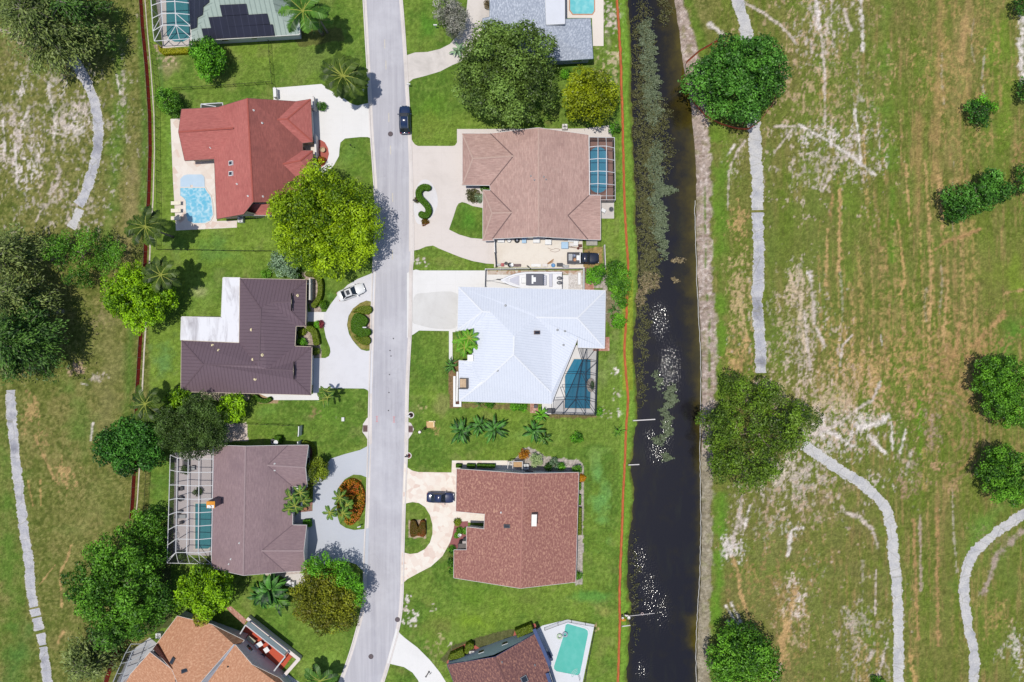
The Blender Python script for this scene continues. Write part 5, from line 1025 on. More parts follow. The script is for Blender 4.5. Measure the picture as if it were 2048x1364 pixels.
def shrub(label, x, y, rpx, ht, kind, lf=.22, cov=3.0, cl=.4, name='shrub', group=None, cat='shrub', low=.05, wdt=.55):
    return tree(name, label, [(x, y, rpx)], ht, kind, cl, lf, cov, low, .7, wdt, (), group, cat)
def wispy(label, pts, ht, kind, spread, seed, n_br=60, dens=1.0, base=None, name='pine_tree', lf=.55, asp=1.0, twig=True):
    """feathery casuarina: drooping tufts along branches that leave the trunk at all heights"""
    r = np.random.RandomState(seed); rr = random.Random(seed); x0, y0 = pts
    z = ht * .6; base = P(base[0], base[1], 0) if base else Vector((P(x0, y0, z).x, P(x0, y0, z).y, 0))
    root = thing(name, base, label, 'tree'); b_ = MB(); top = base + Vector((0, 0, ht))
    b_.tube([base - Vector((0, 0, .1)), base + (top - base) * .5, top], [ht * .022, ht * .015, .04], 8)
    cs, dr, sz, vv = [], [], [], []
    for k in range(n_br):
        u = rr.uniform(.3, 1.0); a = rr.uniform(0, 6.283); L = spread * S * (1.12 - u * .75) * rr.uniform(.65, 1.12)
        s_ = base + (top - base) * (u * .92); d = Vector((math.cos(a), math.sin(a) * asp, 0)); e = s_ + d * L + Vector((0, 0, L * rr.uniform(.02, .3))); m_ = (s_ + e) / 2 + Vector((rr.uniform(-.4, .4), rr.uniform(-.4, .4), L * .1))
        b_.tube([s_, m_, e], [.075, .05, .018], 5, False)
        nt_ = int(max(10, L * 27 * dens)); t_ = r.rand(nt_) ** .75 * .85 + .15; tone = rr.uniform(.2, .85)
        q = np.outer((1 - t_) ** 2, s_) + np.outer(2 * t_ * (1 - t_), m_ * 2 - (s_ + e) / 2) + np.outer(t_ ** 2, e)
        q += r.normal(size=q.shape) * np.array([.42, .42, .24]) * (.5 + t_[:, None]); cs.append(q)
        dd = np.array(d[:])[None, :] * .9 + r.normal(size=q.shape) * .55; dd[:, 2] -= .15; dr.append(dd); vv.append(tone + r.normal(size=nt_) * .15)
    c = np.concatenate(cs); d = np.concatenate(dr); v = np.concatenate(vv); d /= np.linalg.norm(d, axis=1, keepdims=True)
    up = r.normal(size=c.shape) * .5 + np.array([0, 0, 1.0]); s_ = np.cross(d, up); s_ /= np.linalg.norm(s_, axis=1, keepdims=True)
    ln = lf * (.6 + .8 * r.rand(len(c)))[:, None]; wd = ln * .34
    q = np.stack([c - d * ln / 2, c - s_ * wd / 2, c + d * ln / 2, c + s_ * wd / 2], 1).reshape(-1, 3)
    b_.build('trunk', plain('grey_dead_bark', C(150, 142, 134), .95, .15, 4, 0, .1) if 'grey_dead_bark' not in bpy.data.materials else bpy.data.materials['grey_dead_bark'], root, True)
    quads('crown', q, v, LEAF[kind], root); return root
def fronds(top, n, L, rr, r, droop, w, leaf, n_l=16, rise=(.1, 1.0), az=None, curl=.1):
    """feather fronds: ribs and leaflets; returns quads (leaflets) and ribs"""
    V, vals, ribs = [], [], []
    for k in range(n):
        a = (k * 2.39996 + rr.uniform(-.25, .25)) if az is None else az[k]; el = rr.uniform(*rise); l = L * rr.uniform(.85, 1.1); tone = rr.uniform(.25, .75)
        d = Vector((math.cos(a), math.sin(a), 0)); side = Vector((-d.y, d.x, 0)); tw = rr.uniform(-curl, curl); pts = []
        for i in range(n_l + 1):
            t_ = i / n_l; x = l * t_ * (1 - .12 * t_ * droop); z = l * (el * t_ - droop * t_ * t_ * (.55 + el * .5)); pts.append(top + d * x + side * (tw * l * t_ * t_) + Vector((0, 0, z)))
        ribs.append(pts)
        for i in range(1, n_l + 1):
            t_ = i / n_l; p = pts[i]; f = (pts[i] - pts[i - 1]).normalized(); sd = f.cross(Vector((0, 0, 1))); sd = sd.normalized() if sd.length > .01 else side; up = sd.cross(f)
            ll = w * (math.sin(math.pi * min(1, t_ * .92 + .1)) ** .6) * rr.uniform(.85, 1.1)
            for s_ in (-1, 1):
                dirn = (sd * s_ * .8 + f * .55 - up * rr.uniform(.1, .5)).normalized(); e = p + dirn * ll; wv = f * leaf
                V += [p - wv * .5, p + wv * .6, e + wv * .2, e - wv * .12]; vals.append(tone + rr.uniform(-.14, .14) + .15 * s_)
    return np.array([tuple(v) for v in V]), np.array(vals), ribs
def palm(label, x, y, zc, base=None, n=16, L=3.4, kind='palm', droop=.5, w=.75, leaf=.2, r0=.16, name='palm_tree', group=None, az=None, rise=(.1, 1.0), coco=0):
    _seed[0] += 1; rr = random.Random(_seed[0]); r = np.random.RandomState(_seed[0]); w = w * (1.2 if L > 3 else .62); leaf = .27 if L > 3 else .12
    top = P(x, y, zc); b = P(base[0], base[1], 0) if base else Vector((top.x, top.y, 0))
    root = thing(name, b, label, 'palm', group)
    mid = (b + top) / 2 + (b - top).cross(Vector((0, 0, 1))) * .02
    MB().tube([b - Vector((0, 0, .1)), b + (mid - b) * .3, mid, top], [r0 * 1.4, r0, r0 * .9, r0 * .8], 9).build('trunk', BARKP, root, True)
    V, vals, ribs = fronds(top, int(n * .85), L, rr, r, droop, w, leaf, 24 if L > 3 else 18, rise, az)
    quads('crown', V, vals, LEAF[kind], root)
    b_ = MB()
    for p in ribs: b_.tube([p[0], p[5], p[9], p[14], p[-1]], [.08, .07, .05, .03, .008], 4, False)
    b_.build('frond_ribs', RIB, root)
    return root
RIB = plain('frond_rib', C(176, 182, 84), .6, .1, 3)
def banana(label, x, y, n, L, zc, kind='banana', wd=.42, group=None, name='banana_plant', rise=(.25, 1.3), cat='plant'):
    """clump of big paddle leaves, each a curved blade folded along its rib"""
    _seed[0] += 1; rr = random.Random(_seed[0]); c = P(x, y, zc * .5); base = Vector((c.x, c.y, 0)); root = thing(name, base, label, cat, group)
    b_ = MB(); V, vals = [], []
    n = int(n * 1.6); wd *= .56
    for k in range(n):
        a = k * 2.39996 + rr.uniform(-.4, .4); o = Vector((math.cos(a * 1.7), math.sin(a * 1.7), 0)) * rr.uniform(0, .5); s_ = base + o + Vector((0, 0, zc * rr.uniform(.35, .6))); el = rr.uniform(*rise); l = L * rr.uniform(.7, 1.1); d = Vector((math.cos(a), math.sin(a), 0)); sd = Vector((-d.y, d.x, 0)); tone = rr.uniform(.1, .9); pts = []
        for i in range(9):
            t_ = i / 8; pts.append(s_ + d * l * t_ * (1 - .1 * t_) + Vector((0, 0, l * (el * t_ - (.45 + el * .4) * t_ * t_))))
        b_.tube([base + o, s_, pts[4]], [.09, .05, .02], 5, False)
        for i in range(1, 8):
            wa, wb = [wd * (math.sin(math.pi * (.12 + .88 * q / 8)) ** .7) * l / 2.2 for q in (i, i + 1)]
            if i == 7: wb = .02
            for s in (-1, 1):
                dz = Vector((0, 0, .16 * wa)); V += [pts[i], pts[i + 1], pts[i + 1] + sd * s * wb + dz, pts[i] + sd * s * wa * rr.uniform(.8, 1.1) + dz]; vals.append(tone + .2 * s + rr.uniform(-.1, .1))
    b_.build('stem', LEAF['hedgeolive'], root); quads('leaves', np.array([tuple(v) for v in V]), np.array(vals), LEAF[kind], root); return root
def hedge(label, poly, h, kind, name='clipped_hedge', lf=.14, cov=2.2, cat='hedge', smooth=0, group=None, shadow_gap=0, rough=.05):
    """clipped hedge: solid body in the outline seen at its top, skinned with small leaves"""
    _seed[0] += 1; r = np.random.RandomState(_seed[0])
    q = spline(poly, smooth, True) if smooth else [Vector(p[:2]) for p in poly]
    w = [P(p.x, p.y, h) for p in q]; c = sum(w, Vector((0, 0, 0))) / len(w); root = thing(name, Vector((c.x, c.y, 0)), label, cat, group)
    a = sum(w[i].x * w[(i + 1) % len(w)].y - w[(i + 1) % len(w)].x * w[i].y for i in range(len(w)))
    w = w if a > 0 else w[::-1]
    MB().prism([(p.x, p.y) for p in offset_poly([Vector(p[:2]) for p in w], .05)], -.02, h - .04).build('hedge_body', plain('hedge_inside', C(52, 74, 12), .95, .2, 3, 0, .05) if 'hedge_inside' not in bpy.data.materials else bpy.data.materials['hedge_inside'], root)
    X = [p.x for p in w]; Y = [p.y for p in w]; A = abs(a) / 2; n = int(cov * A / (lf * lf * .32)); pp = [(p.x, p.y) for p in w]
    gx_ = r.uniform(min(X), max(X), n * 4); gy_ = r.uniform(min(Y), max(Y), n * 4); ins = inside(pp, gx_, gy_); gx_, gy_ = gx_[ins][:n], gy_[ins][:n]
    tp = np.stack([gx_, gy_, h + r.normal(size=len(gx_)) * rough], 1); tn = r.normal(size=tp.shape) * .4 + np.array([0, 0, 1.0]); cs = [tp]; ns = [tn]
    for i in range(len(w)):
        p0, p1 = w[i], w[(i + 1) % len(w)]; d = p1 - p0; l = d.length
        if l < .02: continue
        k = int(cov * l * h / (lf * lf * .32)) + 1; u = r.rand(k)[:, None]; o = np.array([d.y, -d.x, 0]) / l
        cs.append(np.array(p0[:])[None, :] * np.array([1, 1, 0]) + u * np.array([d.x, d.y, 0]) + np.array([0, 0, 1]) * r.rand(k)[:, None] * h + o * (r.rand(k)[:, None] - .4) * .08); ns.append(o + r.normal(size=(k, 3)) * .4)
    c_ = np.concatenate(cs); leaves_mesh('foliage', c_, np.concatenate(ns), lf, lf * .6, .5 + r.normal(size=len(c_)) * .2, LEAF[kind], root, _seed[0]); return root
def thick(pts, w, n=5):
    e = resample(spline(pts, n), 2.0); nn = normals2(e); k = len(e)
    f = lambda i: w * .5 * (1 - (max(0, 1 - min(i, k - 1 - i) * 2.0 / (w * .5)) ** 2)) ** .5 if min(i, k - 1 - i) * 2 < w * .5 else w * .5
    return [e[i] + nn[i] * max(.4, f(i)) for i in range(k)] + [e[i] - nn[i] * max(.4, f(i)) for i in range(k)][::-1]
# ---------------------------------------------------------------- trees
tree('oak_tree', 'huge dark green oak filling the front yard above the tan brown roof', [(1010, 120, 82), (980, 100, 60), (1050, 95, 62), (960, 170, 55), (1060, 170, 62), (1010, 195, 58), (950, 130, 42), (1085, 130, 42), (1000, 70, 40)], 12, 'oak', 1.2, .42, 2.4, .4, .4, den=.8)
tree('shade_tree', 'olive yellow tree right of the huge oak and touching the orange barrier', [(1180, 180, 44), (1160, 200, 38), (1200, 205, 40), (1165, 160, 30), (1212, 180, 30)], 8.5, 'oliveyellow', 1.0, .38, 2.4, .35, .45)
tree('olive_tree', 'silver grey leafed tree beside the curved driveway at the top', [(903, 26, 30), (892, 10, 26), (918, 40, 20), (905, 58, 12)], 6, 'silver', .75, .3, 2.2, .35, .4, .4)
tree('shade_tree', 'wide dark green tree ringed by an orange fence on the old course', [(1480, 150, 72), (1435, 150, 52), (1520, 120, 52), (1530, 165, 45), (1470, 105, 45), (1470, 195, 48), (1410, 165, 34), (1500, 215, 28), (1548, 118, 32), (1525, 92, 34), (1495, 85, 32), (1440, 120, 36), (1550, 150, 30)], 9.5, 'dark', 1.1, .42, 2.4, .3, .45, .6, den=.85)
tree('fruit_tree', 'round leafy green tree behind the house with solar collectors', [(412, 112, 32), (398, 105, 22), (425, 118, 26), (410, 132, 24), (415, 92, 20)], 5.5, 'shrubgreen', .6, .34, 2.8, .3, .5)
tree('fruit_tree', 'small dark green round tree at the fence corner above the red roof', [(331, 198, 24), (340, 205, 20), (326, 188, 16)], 4, 'mid', .5, .28, 2.8, .25, .5)
tree('shade_tree', 'giant lime green tree overhanging the street by the red roof', [(650, 440, 80), (620, 400, 58), (700, 410, 52), (690, 480, 58), (610, 480, 58), (650, 515, 46), (575, 420, 44), (650, 360, 34), (735, 440, 34), (560, 415, 32), (725, 475, 32), (580, 465, 34), (625, 350, 22)], 10.5, 'lime', 1.05, .42, 2.6, .35, .5, .5)
tree('shade_tree', 'grey green bushy tree tucked under the giant lime green tree', [(566, 528, 26), (552, 520, 18), (580, 540, 16)], 4.2, 'greygreen', .6, .3, 2.2, .2, .5)
tree('mango_tree', 'yellow green dense tree straddling the red fence beside a palm', [(268, 590, 55), (245, 580, 42), (300, 605, 42), (275, 630, 34), (235, 605, 36), (290, 570, 34), (255, 548, 26), (322, 590, 26)], 7.5, 'bright', .75, .40, 2.7, .3, .55)
tree('mango_tree', 'dark green dense tree on the red fence beside the fine leafed tree', [(240, 890, 45), (215, 900, 36), (270, 870, 42), (290, 895, 34), (235, 920, 34), (205, 885, 26), (280, 850, 26), (250, 935, 18), (295, 920, 22)], 7, 'mango', .9, .42, 2.5, .3, .5)
tree('mango_tree', 'bright green tree at the south west corner of the brown metal roof', [(352, 800, 26), (340, 815, 22), (365, 792, 18)], 5, 'bright', .7, .36, 2.6, .3, .5)
tree('mango_tree', 'bright green tree between the brown metal roof and the mauve roof', [(455, 815, 28), (470, 808, 22), (445, 825, 22), (462, 832, 20)], 5.2, 'bright', .65, .36, 2.7, .3, .5)
tree('tamarind_tree', 'broad fine leafed dark olive tree over the white pool cage', [(375, 855, 52), (345, 860, 42), (410, 850, 42), (390, 820, 36), (380, 890, 34), (350, 885, 30), (425, 875, 26), (335, 840, 30), (405, 895, 20)], 8.5, 'fine', .7, .26, 2.2, .35, .45, .5)
tree('oak_tree', 'largest dark green tree beside the bottom left orange tan roof', [(225, 1180, 78), (180, 1170, 55), (270, 1200, 60), (220, 1120, 55), (200, 1230, 55), (260, 1240, 52), (165, 1200, 40), (255, 1130, 40), (290, 1240, 34), (190, 1110, 30), (310, 1205, 28), (230, 1265, 30)], 11, 'mid', 1.0, .42, 2.5, .3, .4, .55, den=.72)
tree('shade_tree', 'shaggy green tree between the largest dark tree and the white pool cage', [(290, 1062, 34), (275, 1045, 26), (305, 1085, 26), (265, 1075, 20), (300, 1035, 18), (305, 1120, 24), (290, 1150, 26)], 5, 'mid', .8, .36, 1.9, .2, .4)
tree('mango_tree', 'bright yellow green round tree at the north corner of the orange tan roof', [(405, 1185, 46), (380, 1180, 32), (430, 1195, 34), (405, 1220, 30), (395, 1158, 28), (430, 1165, 26), (445, 1185, 20), (372, 1200, 24)], 7.5, 'bright', .7, .38, 2.8, .3, .55, .55, [('rust', [(400, 1238, 18)], 5.5)])
tree('shade_tree', 'rusty olive tree with bright green edges beside the street bend', [(650, 1205, 52), (620, 1200, 38), (675, 1220, 38), (650, 1240, 34), (610, 1225, 28), (640, 1165, 34), (690, 1200, 28), (600, 1190, 20), (690, 1240, 22)], 7.5, 'rust', .95, .36, 2.5, .3, .5, .5, [('shrubgreen', [(640, 1130, 24), (680, 1150, 26), (705, 1170, 22), (712, 1190, 16), (620, 1135, 16)], 6.5)])
tree('fig_tree', 'wide ragged sparse tree on the bank with a cart path running under it', [(1500, 850, 60), (1455, 850, 38), (1560, 820, 52), (1590, 840, 42), (1530, 920, 52), (1470, 910, 46), (1490, 800, 40), (1570, 890, 46), (1425, 840, 24), (1610, 835, 28), (1500, 955, 34), (1450, 940, 28), (1540, 950, 30), (1475, 770, 20), (1605, 875, 22), (1440, 885, 24), (1535, 785, 22)], 9, 'sparse', 1.05, .38, 1.9, .3, .2, .55, den=.52)
tree('shade_tree', 'round dark green tree at the bottom beside the canal bank', [(1490, 1320, 52), (1460, 1330, 38), (1520, 1330, 42), (1490, 1290, 34), (1520, 1295, 28), (1445, 1340, 28), (1545, 1345, 24), (1465, 1285, 26), (1480, 1360, 40)], 7.5, 'mid', .95, .40, 2.5, .3, .45, .55)
tree('shade_tree', 'lopsided dark green tree alone in the field near the right edge', [(1955, 390, 34), (1985, 375, 30), (1930, 405, 30), (1970, 400, 28), (1915, 390, 22), (1925, 425, 20), (2010, 385, 16), (1990, 350, 16)], 6, 'dark', .9, .38, 2.3, .25, .45)
tree('wind_torn_tree', 'small half bright half dark green tree alone in the upper right field', [(1962, 222, 20), (1950, 210, 14), (1970, 235, 14)], 3.6, 'mango', .6, .34, 1.8, .2, .4, .55, [('shrubgreen', [(1975, 210, 12), (1988, 214, 10), (1966, 200, 7)], 3.2)])  # dark green crown with a brighter green part at its upper right
tree('mango_tree', 'upper of two dense dark green trees cut by the right edge', [(2010, 770, 42), (1985, 760, 30), (2035, 790, 40), (2005, 810, 34), (2030, 740, 32), (1990, 735, 24), (2045, 830, 30), (2015, 840, 18)], 7, 'mid', .7, .34, 2.8, .3, .55)
tree('mango_tree', 'lower of two dense dark green trees cut by the right edge', [(2010, 945, 38), (1990, 940, 26), (2030, 960, 36), (2005, 975, 30), (2025, 915, 28), (2040, 990, 24), (1995, 910, 18)], 6.5, 'mid', .7, .34, 2.8, .3, .55)
tree('shade_tree', 'dark tree cut by the right edge in the upper field', [(2060, 165, 16), (2058, 185, 14)], 4, 'dark', .6, .34, 2.2); tree('shade_tree', 'dark tree cut by the right edge beside the lopsided tree', [(2056, 345, 18), (2058, 372, 14)], 4, 'dark', .6, .34, 2.2); tree('shade_tree', 'dark tree at the very top right corner', [(2052, 4, 20)], 4, 'dark', .6, .34, 2.2)
tree('shade_tree', 'round yellowish green tree by the front walk of the mauve roof', [(634, 940, 20), (640, 928, 15), (630, 952, 14), (622, 935, 12), (645, 945, 12)], 4.2, 'hedgeolive', .5, .26, 2.6, .3, .55)
tree('shade_tree', 'round bright green tree between the dark pickup and the white roof', [(1193, 548, 17), (1186, 555, 12), (1200, 542, 12)], 3.2, 'shrubgreen', .5, .26, 2.8, .2, .6)
tree('shade_tree', 'tall bushy green tree between the white roof and the canal', [(1238, 548, 22), (1245, 570, 20), (1232, 535, 16), (1240, 588, 18), (1228, 562, 16)], 5, 'mid', .7, .28, 2.4, .25, .5)
shrub('bright green bush by the orange barrier beside the white roof', 1238, 642, 16, 2, 'shrubgreen', .26); shrub('pale lime bush between the tall bushy tree and the bright bush', 1246, 608, 10, 1.6, 'shrubgreen', .24); shrub('green bush beside the cage of the tan brown house', 1232, 254, 12, 2.4, 'shrubgreen', .26, 3, .4)
# ---------------------------------------------------------------- casuarinas on the west side
wispy('feathery grey green pine at the top left corner', (110, 40), 14, 'pine', 94, 1, 100, 1.0, (150, 90)); wispy('thin feathery pine cut by the top edge on the left', (40, 0), 12, 'pine', 74, 2, 70, .9); wispy('dark feathery pine shading the old path at the top', (205, 30), 11, 'pinedark', 72, 3, 64, .8, (195, 60), asp=1.2); wispy('pine with pale straggling tips above the old path', (175, 95), 9, 'pine', 70, 4, 60, .8, (190, 95), asp=.6)
tree('shrub_tree', 'dark tangled green tree with bare branches at the end of the old path', [(160, 490, 40), (120, 480, 34), (190, 520, 32), (140, 530, 34), (225, 505, 24), (90, 490, 26), (185, 480, 26), (150, 555, 20)], 7, 'mid', .9, .32, 1.7, .25, .2, .5, den=.5)
wispy('grey green feathery pine left of the tangled tree', (40, 500), 11, 'pine', 64, 5, 66, .9, (75, 520)); wispy('olive feathery pine on the left edge above the dark pine', (50, 590), 12, 'pine', 70, 6, 66, 1.0, (90, 600)); wispy('big dark feathery pine on the left edge over the path', (60, 690), 14, 'pinedark', 96, 7, 110, 1.1, (100, 680)); wispy('greyish feathery pine on the left edge hiding the start of the path', (10, 720), 12, 'pine', 58, 8, 56, .9, (55, 715))
wispy('small feathery pine beside the bottom left orange tan roof', (185, 1310), 7, 'pine', 58, 9, 70, 1.0, (205, 1300)); wispy('dark feathery pine on the fence at the bottom left', (215, 1275), 6, 'pinedark', 34, 10, 36, 1.0)
# ---------------------------------------------------------------- palms
palm('coconut palm leaning over the red fence beside the pool patio', 291, 453, 8.5, (346, 474), 17, 3.6, 'palm', .75, .75); palm('coconut palm beside the yellow green tree on the red fence', 322, 550, 7.0, (352, 560), 15, 3.4, 'palm', .75, .7); palm('coconut palm on the red fence between two dark trees', 291, 808, 6.0, (320, 812), 13, 3.4, 'palm', .75, .7)
palm('spreading coconut palm at the driveway island by the street', 686, 152, 6.5, (702, 176), 24, 4.2, 'palm', .75, .95, .13, .17, rise=(.15, 1.1))
palm('tall palm with grey trunk beside the pale green roof', 606, 22, 9.5, (645, 68), 15, 4.3, 'palmgreen', .8, 1.0, .16, .24); palm('shorter palm behind the tall grey trunked palm', 640, 40, 4.5, None, 10, 2.6, 'palmgreen', .7, .7, .16)
palm('palm cut by the bottom edge near the street bend', 640, 1362, 3.0, None, 13, 3.2, 'palmgreen', .5, .7)
for k, (x, y) in enumerate([(652, 783), (646, 800), (655, 795)]): palm(['upper', 'lower left', 'lower right'][k] + ' palm of the trio at the corner of the brown metal roof', x, y, 3.6 + .4 * k, (664 + k, 789 + k * 2), 7, 1.5, 'palmgreen', .7, .5, .12, .08, group='palms of the trio')
for k, (x, y, z, q) in enumerate([(582, 995, 4.2, 1.7), (600, 985, 4.6, 1.6), (590, 1012, 4.4, 1.6), (606, 1002, 3.6, 1.5), (578, 1018, 3.8, 1.3)]): palm(['left', 'upper', 'lower', 'right', 'lowest'][k] + ' palm of the cluster in the entry court of the mauve roof', x, y, z, (600 + k * 2, 1000), 9, q, 'palmgreen', .8, .6, .14, .09, group='palms in the entry court')
for k, (x, y, z, q) in enumerate([(680, 995, 3.6, 1.8), (660, 1025, 5.2, 1.5), (686, 1026, 3.2, 1.7), (694, 1010, 2.8, 1.4)]): palm(['upper', 'leftmost leaning', 'lower', 'right'][k] + ' palm in the orange flower bed', x, y, z, (702, 1004 + k * 4), 10, q, 'palmgreen', .8, .6, .14, .09, group='palms in the flower bed')
for k, (x, y, z, q) in enumerate([(922, 680, 4.0, 2.0), (938, 676, 4.6, 1.9), (930, 694, 4.2, 2.0), (945, 690, 3.6, 1.6)]): palm(['left', 'upper right', 'lower', 'far right'][k] + ' palm of the cluster over the west edge of the white metal roof', x, y, z, (926 + k * 3, 686), 11, q, 'shrubgreen', .75, .7, .16, .09, group='palms by the white metal roof')
banana('clump of sword shaped leaves at the west wall of the white roof', 903, 731, 16, 1.5, 1.8, 'banana', .26); banana('left clump of banana plants on the lawn below the white roof', 922, 862, 15, 2.5, 2.6, 'banana', .4, 'banana clumps on the lawn'); banana('middle clump of banana plants on the lawn below the white roof', 958, 850, 12, 2.0, 2.4, 'banana', .4, 'banana clumps on the lawn'); banana('clump of fanned banana plants right of the middle clump on the lawn', 990, 858, 18, 2.6, 2.8, 'banana', .34, 'banana clumps on the lawn'); banana('rightmost clump of banana plants on the lawn', 1068, 862, 12, 2.2, 2.4, 'banana', .42, 'banana clumps on the lawn'); banana('small young banana plant beside the rightmost clump', 1088, 876, 9, 1.6, 1.8, 'palmgreen', .36, 'banana clumps on the lawn')
banana('broad dark clump of banana leaves below the mauve roof', 540, 1180, 24, 3.2, 4.0, 'banana', .5); banana('banana clump with a central star of leaves below the mauve roof', 522, 1192, 18, 2.6, 3.0, 'banana', .5); banana('banana clump against the rusty olive tree', 556, 1200, 16, 2.6, 2.8, 'palmgreen', .5); banana('banana clump behind the bright yellow green round tree', 440, 1146, 8, 2.2, 3.2, 'yellowhedge', .4)
banana('yellow green clump at the pool cage corner of the white roof', 1082, 830, 14, 1.6, 1.6, 'shrubgreen', .34); banana('dark spiky plant against the south wall of the white roof', 960, 806, 9, 1.2, 1.0, 'banana', .14); banana('spiky palm like plant between the two green bushes by the canal', 1226, 618, 10, 1.5, 1.6, 'banana', .2); banana('silver fan palm at the edge of the huge oak', 917, 100, 10, 1.6, 1.5, 'greygreen', .5)
# ---------------------------------------------------------------- shrubs
for a in [('round lime green bush on the lawn above the brown roof', 1153, 876, 12, 1.4, 'shrubgreen'), ('orange yellow croton bush above the blended brown roof', 1047, 909, 11, 1.5, 'croton'), ('pale variegated round bush above the blended brown roof', 1073, 921, 13, 1.8, 'variegated'), ('grey green bush left of the bare gravel above the brown roof', 1109, 930, 12, 1.4, 'greygreen'), ('dark green bush beside the grey green bush', 1098, 935, 7, 1.2, 'mid'), ('small green bush right of the grey green bush', 1122, 933, 7, 1.0, 'shrubgreen'), ('dark bush at the north east corner of the brown roof', 1155, 938, 8, 1.4, 'mid'), ('orange bush on the east side of the brown roof', 1163, 956, 5, .9, 'croton'),
          ('orange and green bush at the red semicircle patio', 642, 321, 7, 1.2, 'croton'), ('round bush beside the garage of the red roof', 643, 212, 9, 1.1, 'mid'), ('ball shaped clipped bush by the circular driveway', 646, 610, 7, 1.3, 'hedge'), ('round bush in the entry court of the brown metal roof', 603, 686, 8, 1.3, 'shrubgreen'), ('small yellow bush left of the round entry bush', 604, 664, 6, .8, 'hedgeolive'), ('small round bush below the curved entry hedge', 630, 703, 6, 1.0, 'hedgeolive'),
          ('maroon leafed bush beside the doorstep path', 640, 648, 6, .9, 'maroon'), ('green bush left of the maroon bush', 633, 650, 5, .9, 'shrubgreen'), ('tiny bright bush at the south east corner of the black pool cage', 1198, 825, 7, 1.3, 'shrubgreen'), ('yellow green bush on the south wall of the white roof', 981, 808, 8, .9, 'shrubgreen'), ('wide green bush on the south wall of the white roof', 1030, 812, 9, .9, 'shrubgreen'), ('second green bush on the south wall of the white roof', 1045, 814, 8, .9, 'shrubgreen'),
          ('small olive bush at the corner of the cream paved entry', 915, 1044, 5, .8, 'hedgeolive'), ('small bush on the maroon patio by the white chair', 919, 1062, 3.5, .6, 'mid'), ('bush at the wall of the maroon patio', 932, 1062, 4, .9, 'mid'), ('lower small bush on the maroon patio', 914, 1071, 3, .6, 'mid'), ('yellow green bush at the bottom of the maroon patio', 904, 1100, 7, 1.0, 'shrubgreen'), ('narrow bush on the west wall of the brown roof', 902, 1125, 6, 1.0, 'mid'), ('lowest bush on the west wall of the brown roof', 904, 1143, 5, .8, 'mid'),
          ('brown red flowers at the foot of the S shaped hedge', 850, 443, 6, .5, 'brownhedge'), ('small weedy tuft left of the S shaped hedge', 835, 398, 4, .5, 'weedolive'), ('dark bush at the south east corner of the blended brown roof', 1155, 1152, 6, 1.0, 'mid'), ('green shrubs in the entry recess of the tan brown roof', 970, 374, 7, 1.0, 'mid'), ('reddish flowering shrub bed at the entry of the tan brown roof', 947, 390, 15, .6, 'weedolive'), ('second flowering shrub in the entry bed of the tan brown roof', 958, 395, 9, .6, 'greygreen'), ('bush peeking out under the oak by the grey shingle roof', 1130, 145, 9, 1.2, 'shrubgreen'), ('green bush by the top edge beside the blue grey roof', 974, 6, 6, 1.4, 'dry'),
          ('potted plant by the pool in the white cage', 394, 985, 7, 1.3, 'fine'), ('bigger potted plant under the top of the white cage', 368, 940, 8, 1.3, 'fine'), ('potted plant in the lower corner of the white cage', 362, 1111, 6, 1.0, 'fine'), ('dark bush along the bottom of the brown metal roof', 530, 550, 10, 1.0, 'mid'), ('bush between the garden wall and the grey green tree', 590, 552, 9, 1.2, 'mid')]:
    shrub(*a)
banana('thin young sapling beside the orange barrier', 1237, 862, 12, 1.2, 1.4, 'mid', .22)
shrub('dark bush in the bottom field by the right cart path', 1758, 1366, 14, 1.4, 'mid')
# ---------------------------------------------------------------- clipped hedges
hedge('bright green clipped hedge in the shape of the letter S', thick([(860, 378), (855, 374.5), (846, 374), (838.5, 380), (837, 389), (841, 397), (848, 404), (855, 413), (857, 422), (852, 430), (845, 429.5), (838, 425)], 11.5), 1.0, 'hedge', 'letter_hedge')
hedge('large middle clipped hedge of the driveway island with a notch toward the street', [(713, 626), (722, 628.5), (728, 631.5), (734, 637), (735, 643), (731, 650.5), (728, 656), (738, 658.5), (741, 664.5), (738, 670), (728, 672.5), (720.6, 674), (710, 668), (703, 661), (702, 644.6), (706, 633)], 1.0, 'hedge', 'letter_hedge', smooth=3)
hedge('upper clipped hedge of the driveway island', [(706, 624), (716, 615), (728, 612), (740, 613), (743.5, 619), (740, 626), (732, 628), (722, 626), (714, 623)], .8, 'hedgeolive', smooth=3); hedge('lower clipped hedge of the driveway island', [(722, 675), (734, 673), (740, 678), (739, 686), (731, 690), (722, 687), (713, 679), (708, 672)], .8, 'hedgeolive', smooth=3)
hedge('brown olive clipped hedge in the shape of a letter M on the oval lawn', [(821.5, 1042), (826, 1040.5), (830.5, 1043), (833.5, 1050), (836, 1058), (838, 1051), (841, 1043), (846, 1040.5), (850, 1044), (851, 1058), (850.5, 1070), (847, 1074), (841, 1072.5), (835, 1071), (828, 1073.5), (822, 1073.5), (820, 1066), (820, 1052)], .8, 'brownhedge', 'letter_hedge')
hedge('long curved yellow green hedge beside the garden wall', thick([(610, 548), (626, 549), (638, 560), (640, 580), (636, 598), (624, 614)], 9), 1.1, 'hedgeolive'); hedge('curved yellow green hedge in front of the entry of the brown metal roof', thick([(612, 655), (624, 660), (630, 672), (633, 690)], 12), 1.0, 'hedgeolive')
hedge('thin curved hedge below the brown metal roof', thick([(506, 790), (518, 800), (532, 802), (541, 796)], 8), .8, 'hedge'); hedge('yellow green strip hedge along the mauve entry court', [(615, 972), (623, 972), (622, 1005), (614, 1005)], .9, 'hedgeolive'); hedge('bright green L shaped hedge by the mauve garage', [(606, 1041), (620, 1040), (621, 1054), (615, 1054), (614, 1049), (606, 1049)], 1.0, 'shrubgreen')
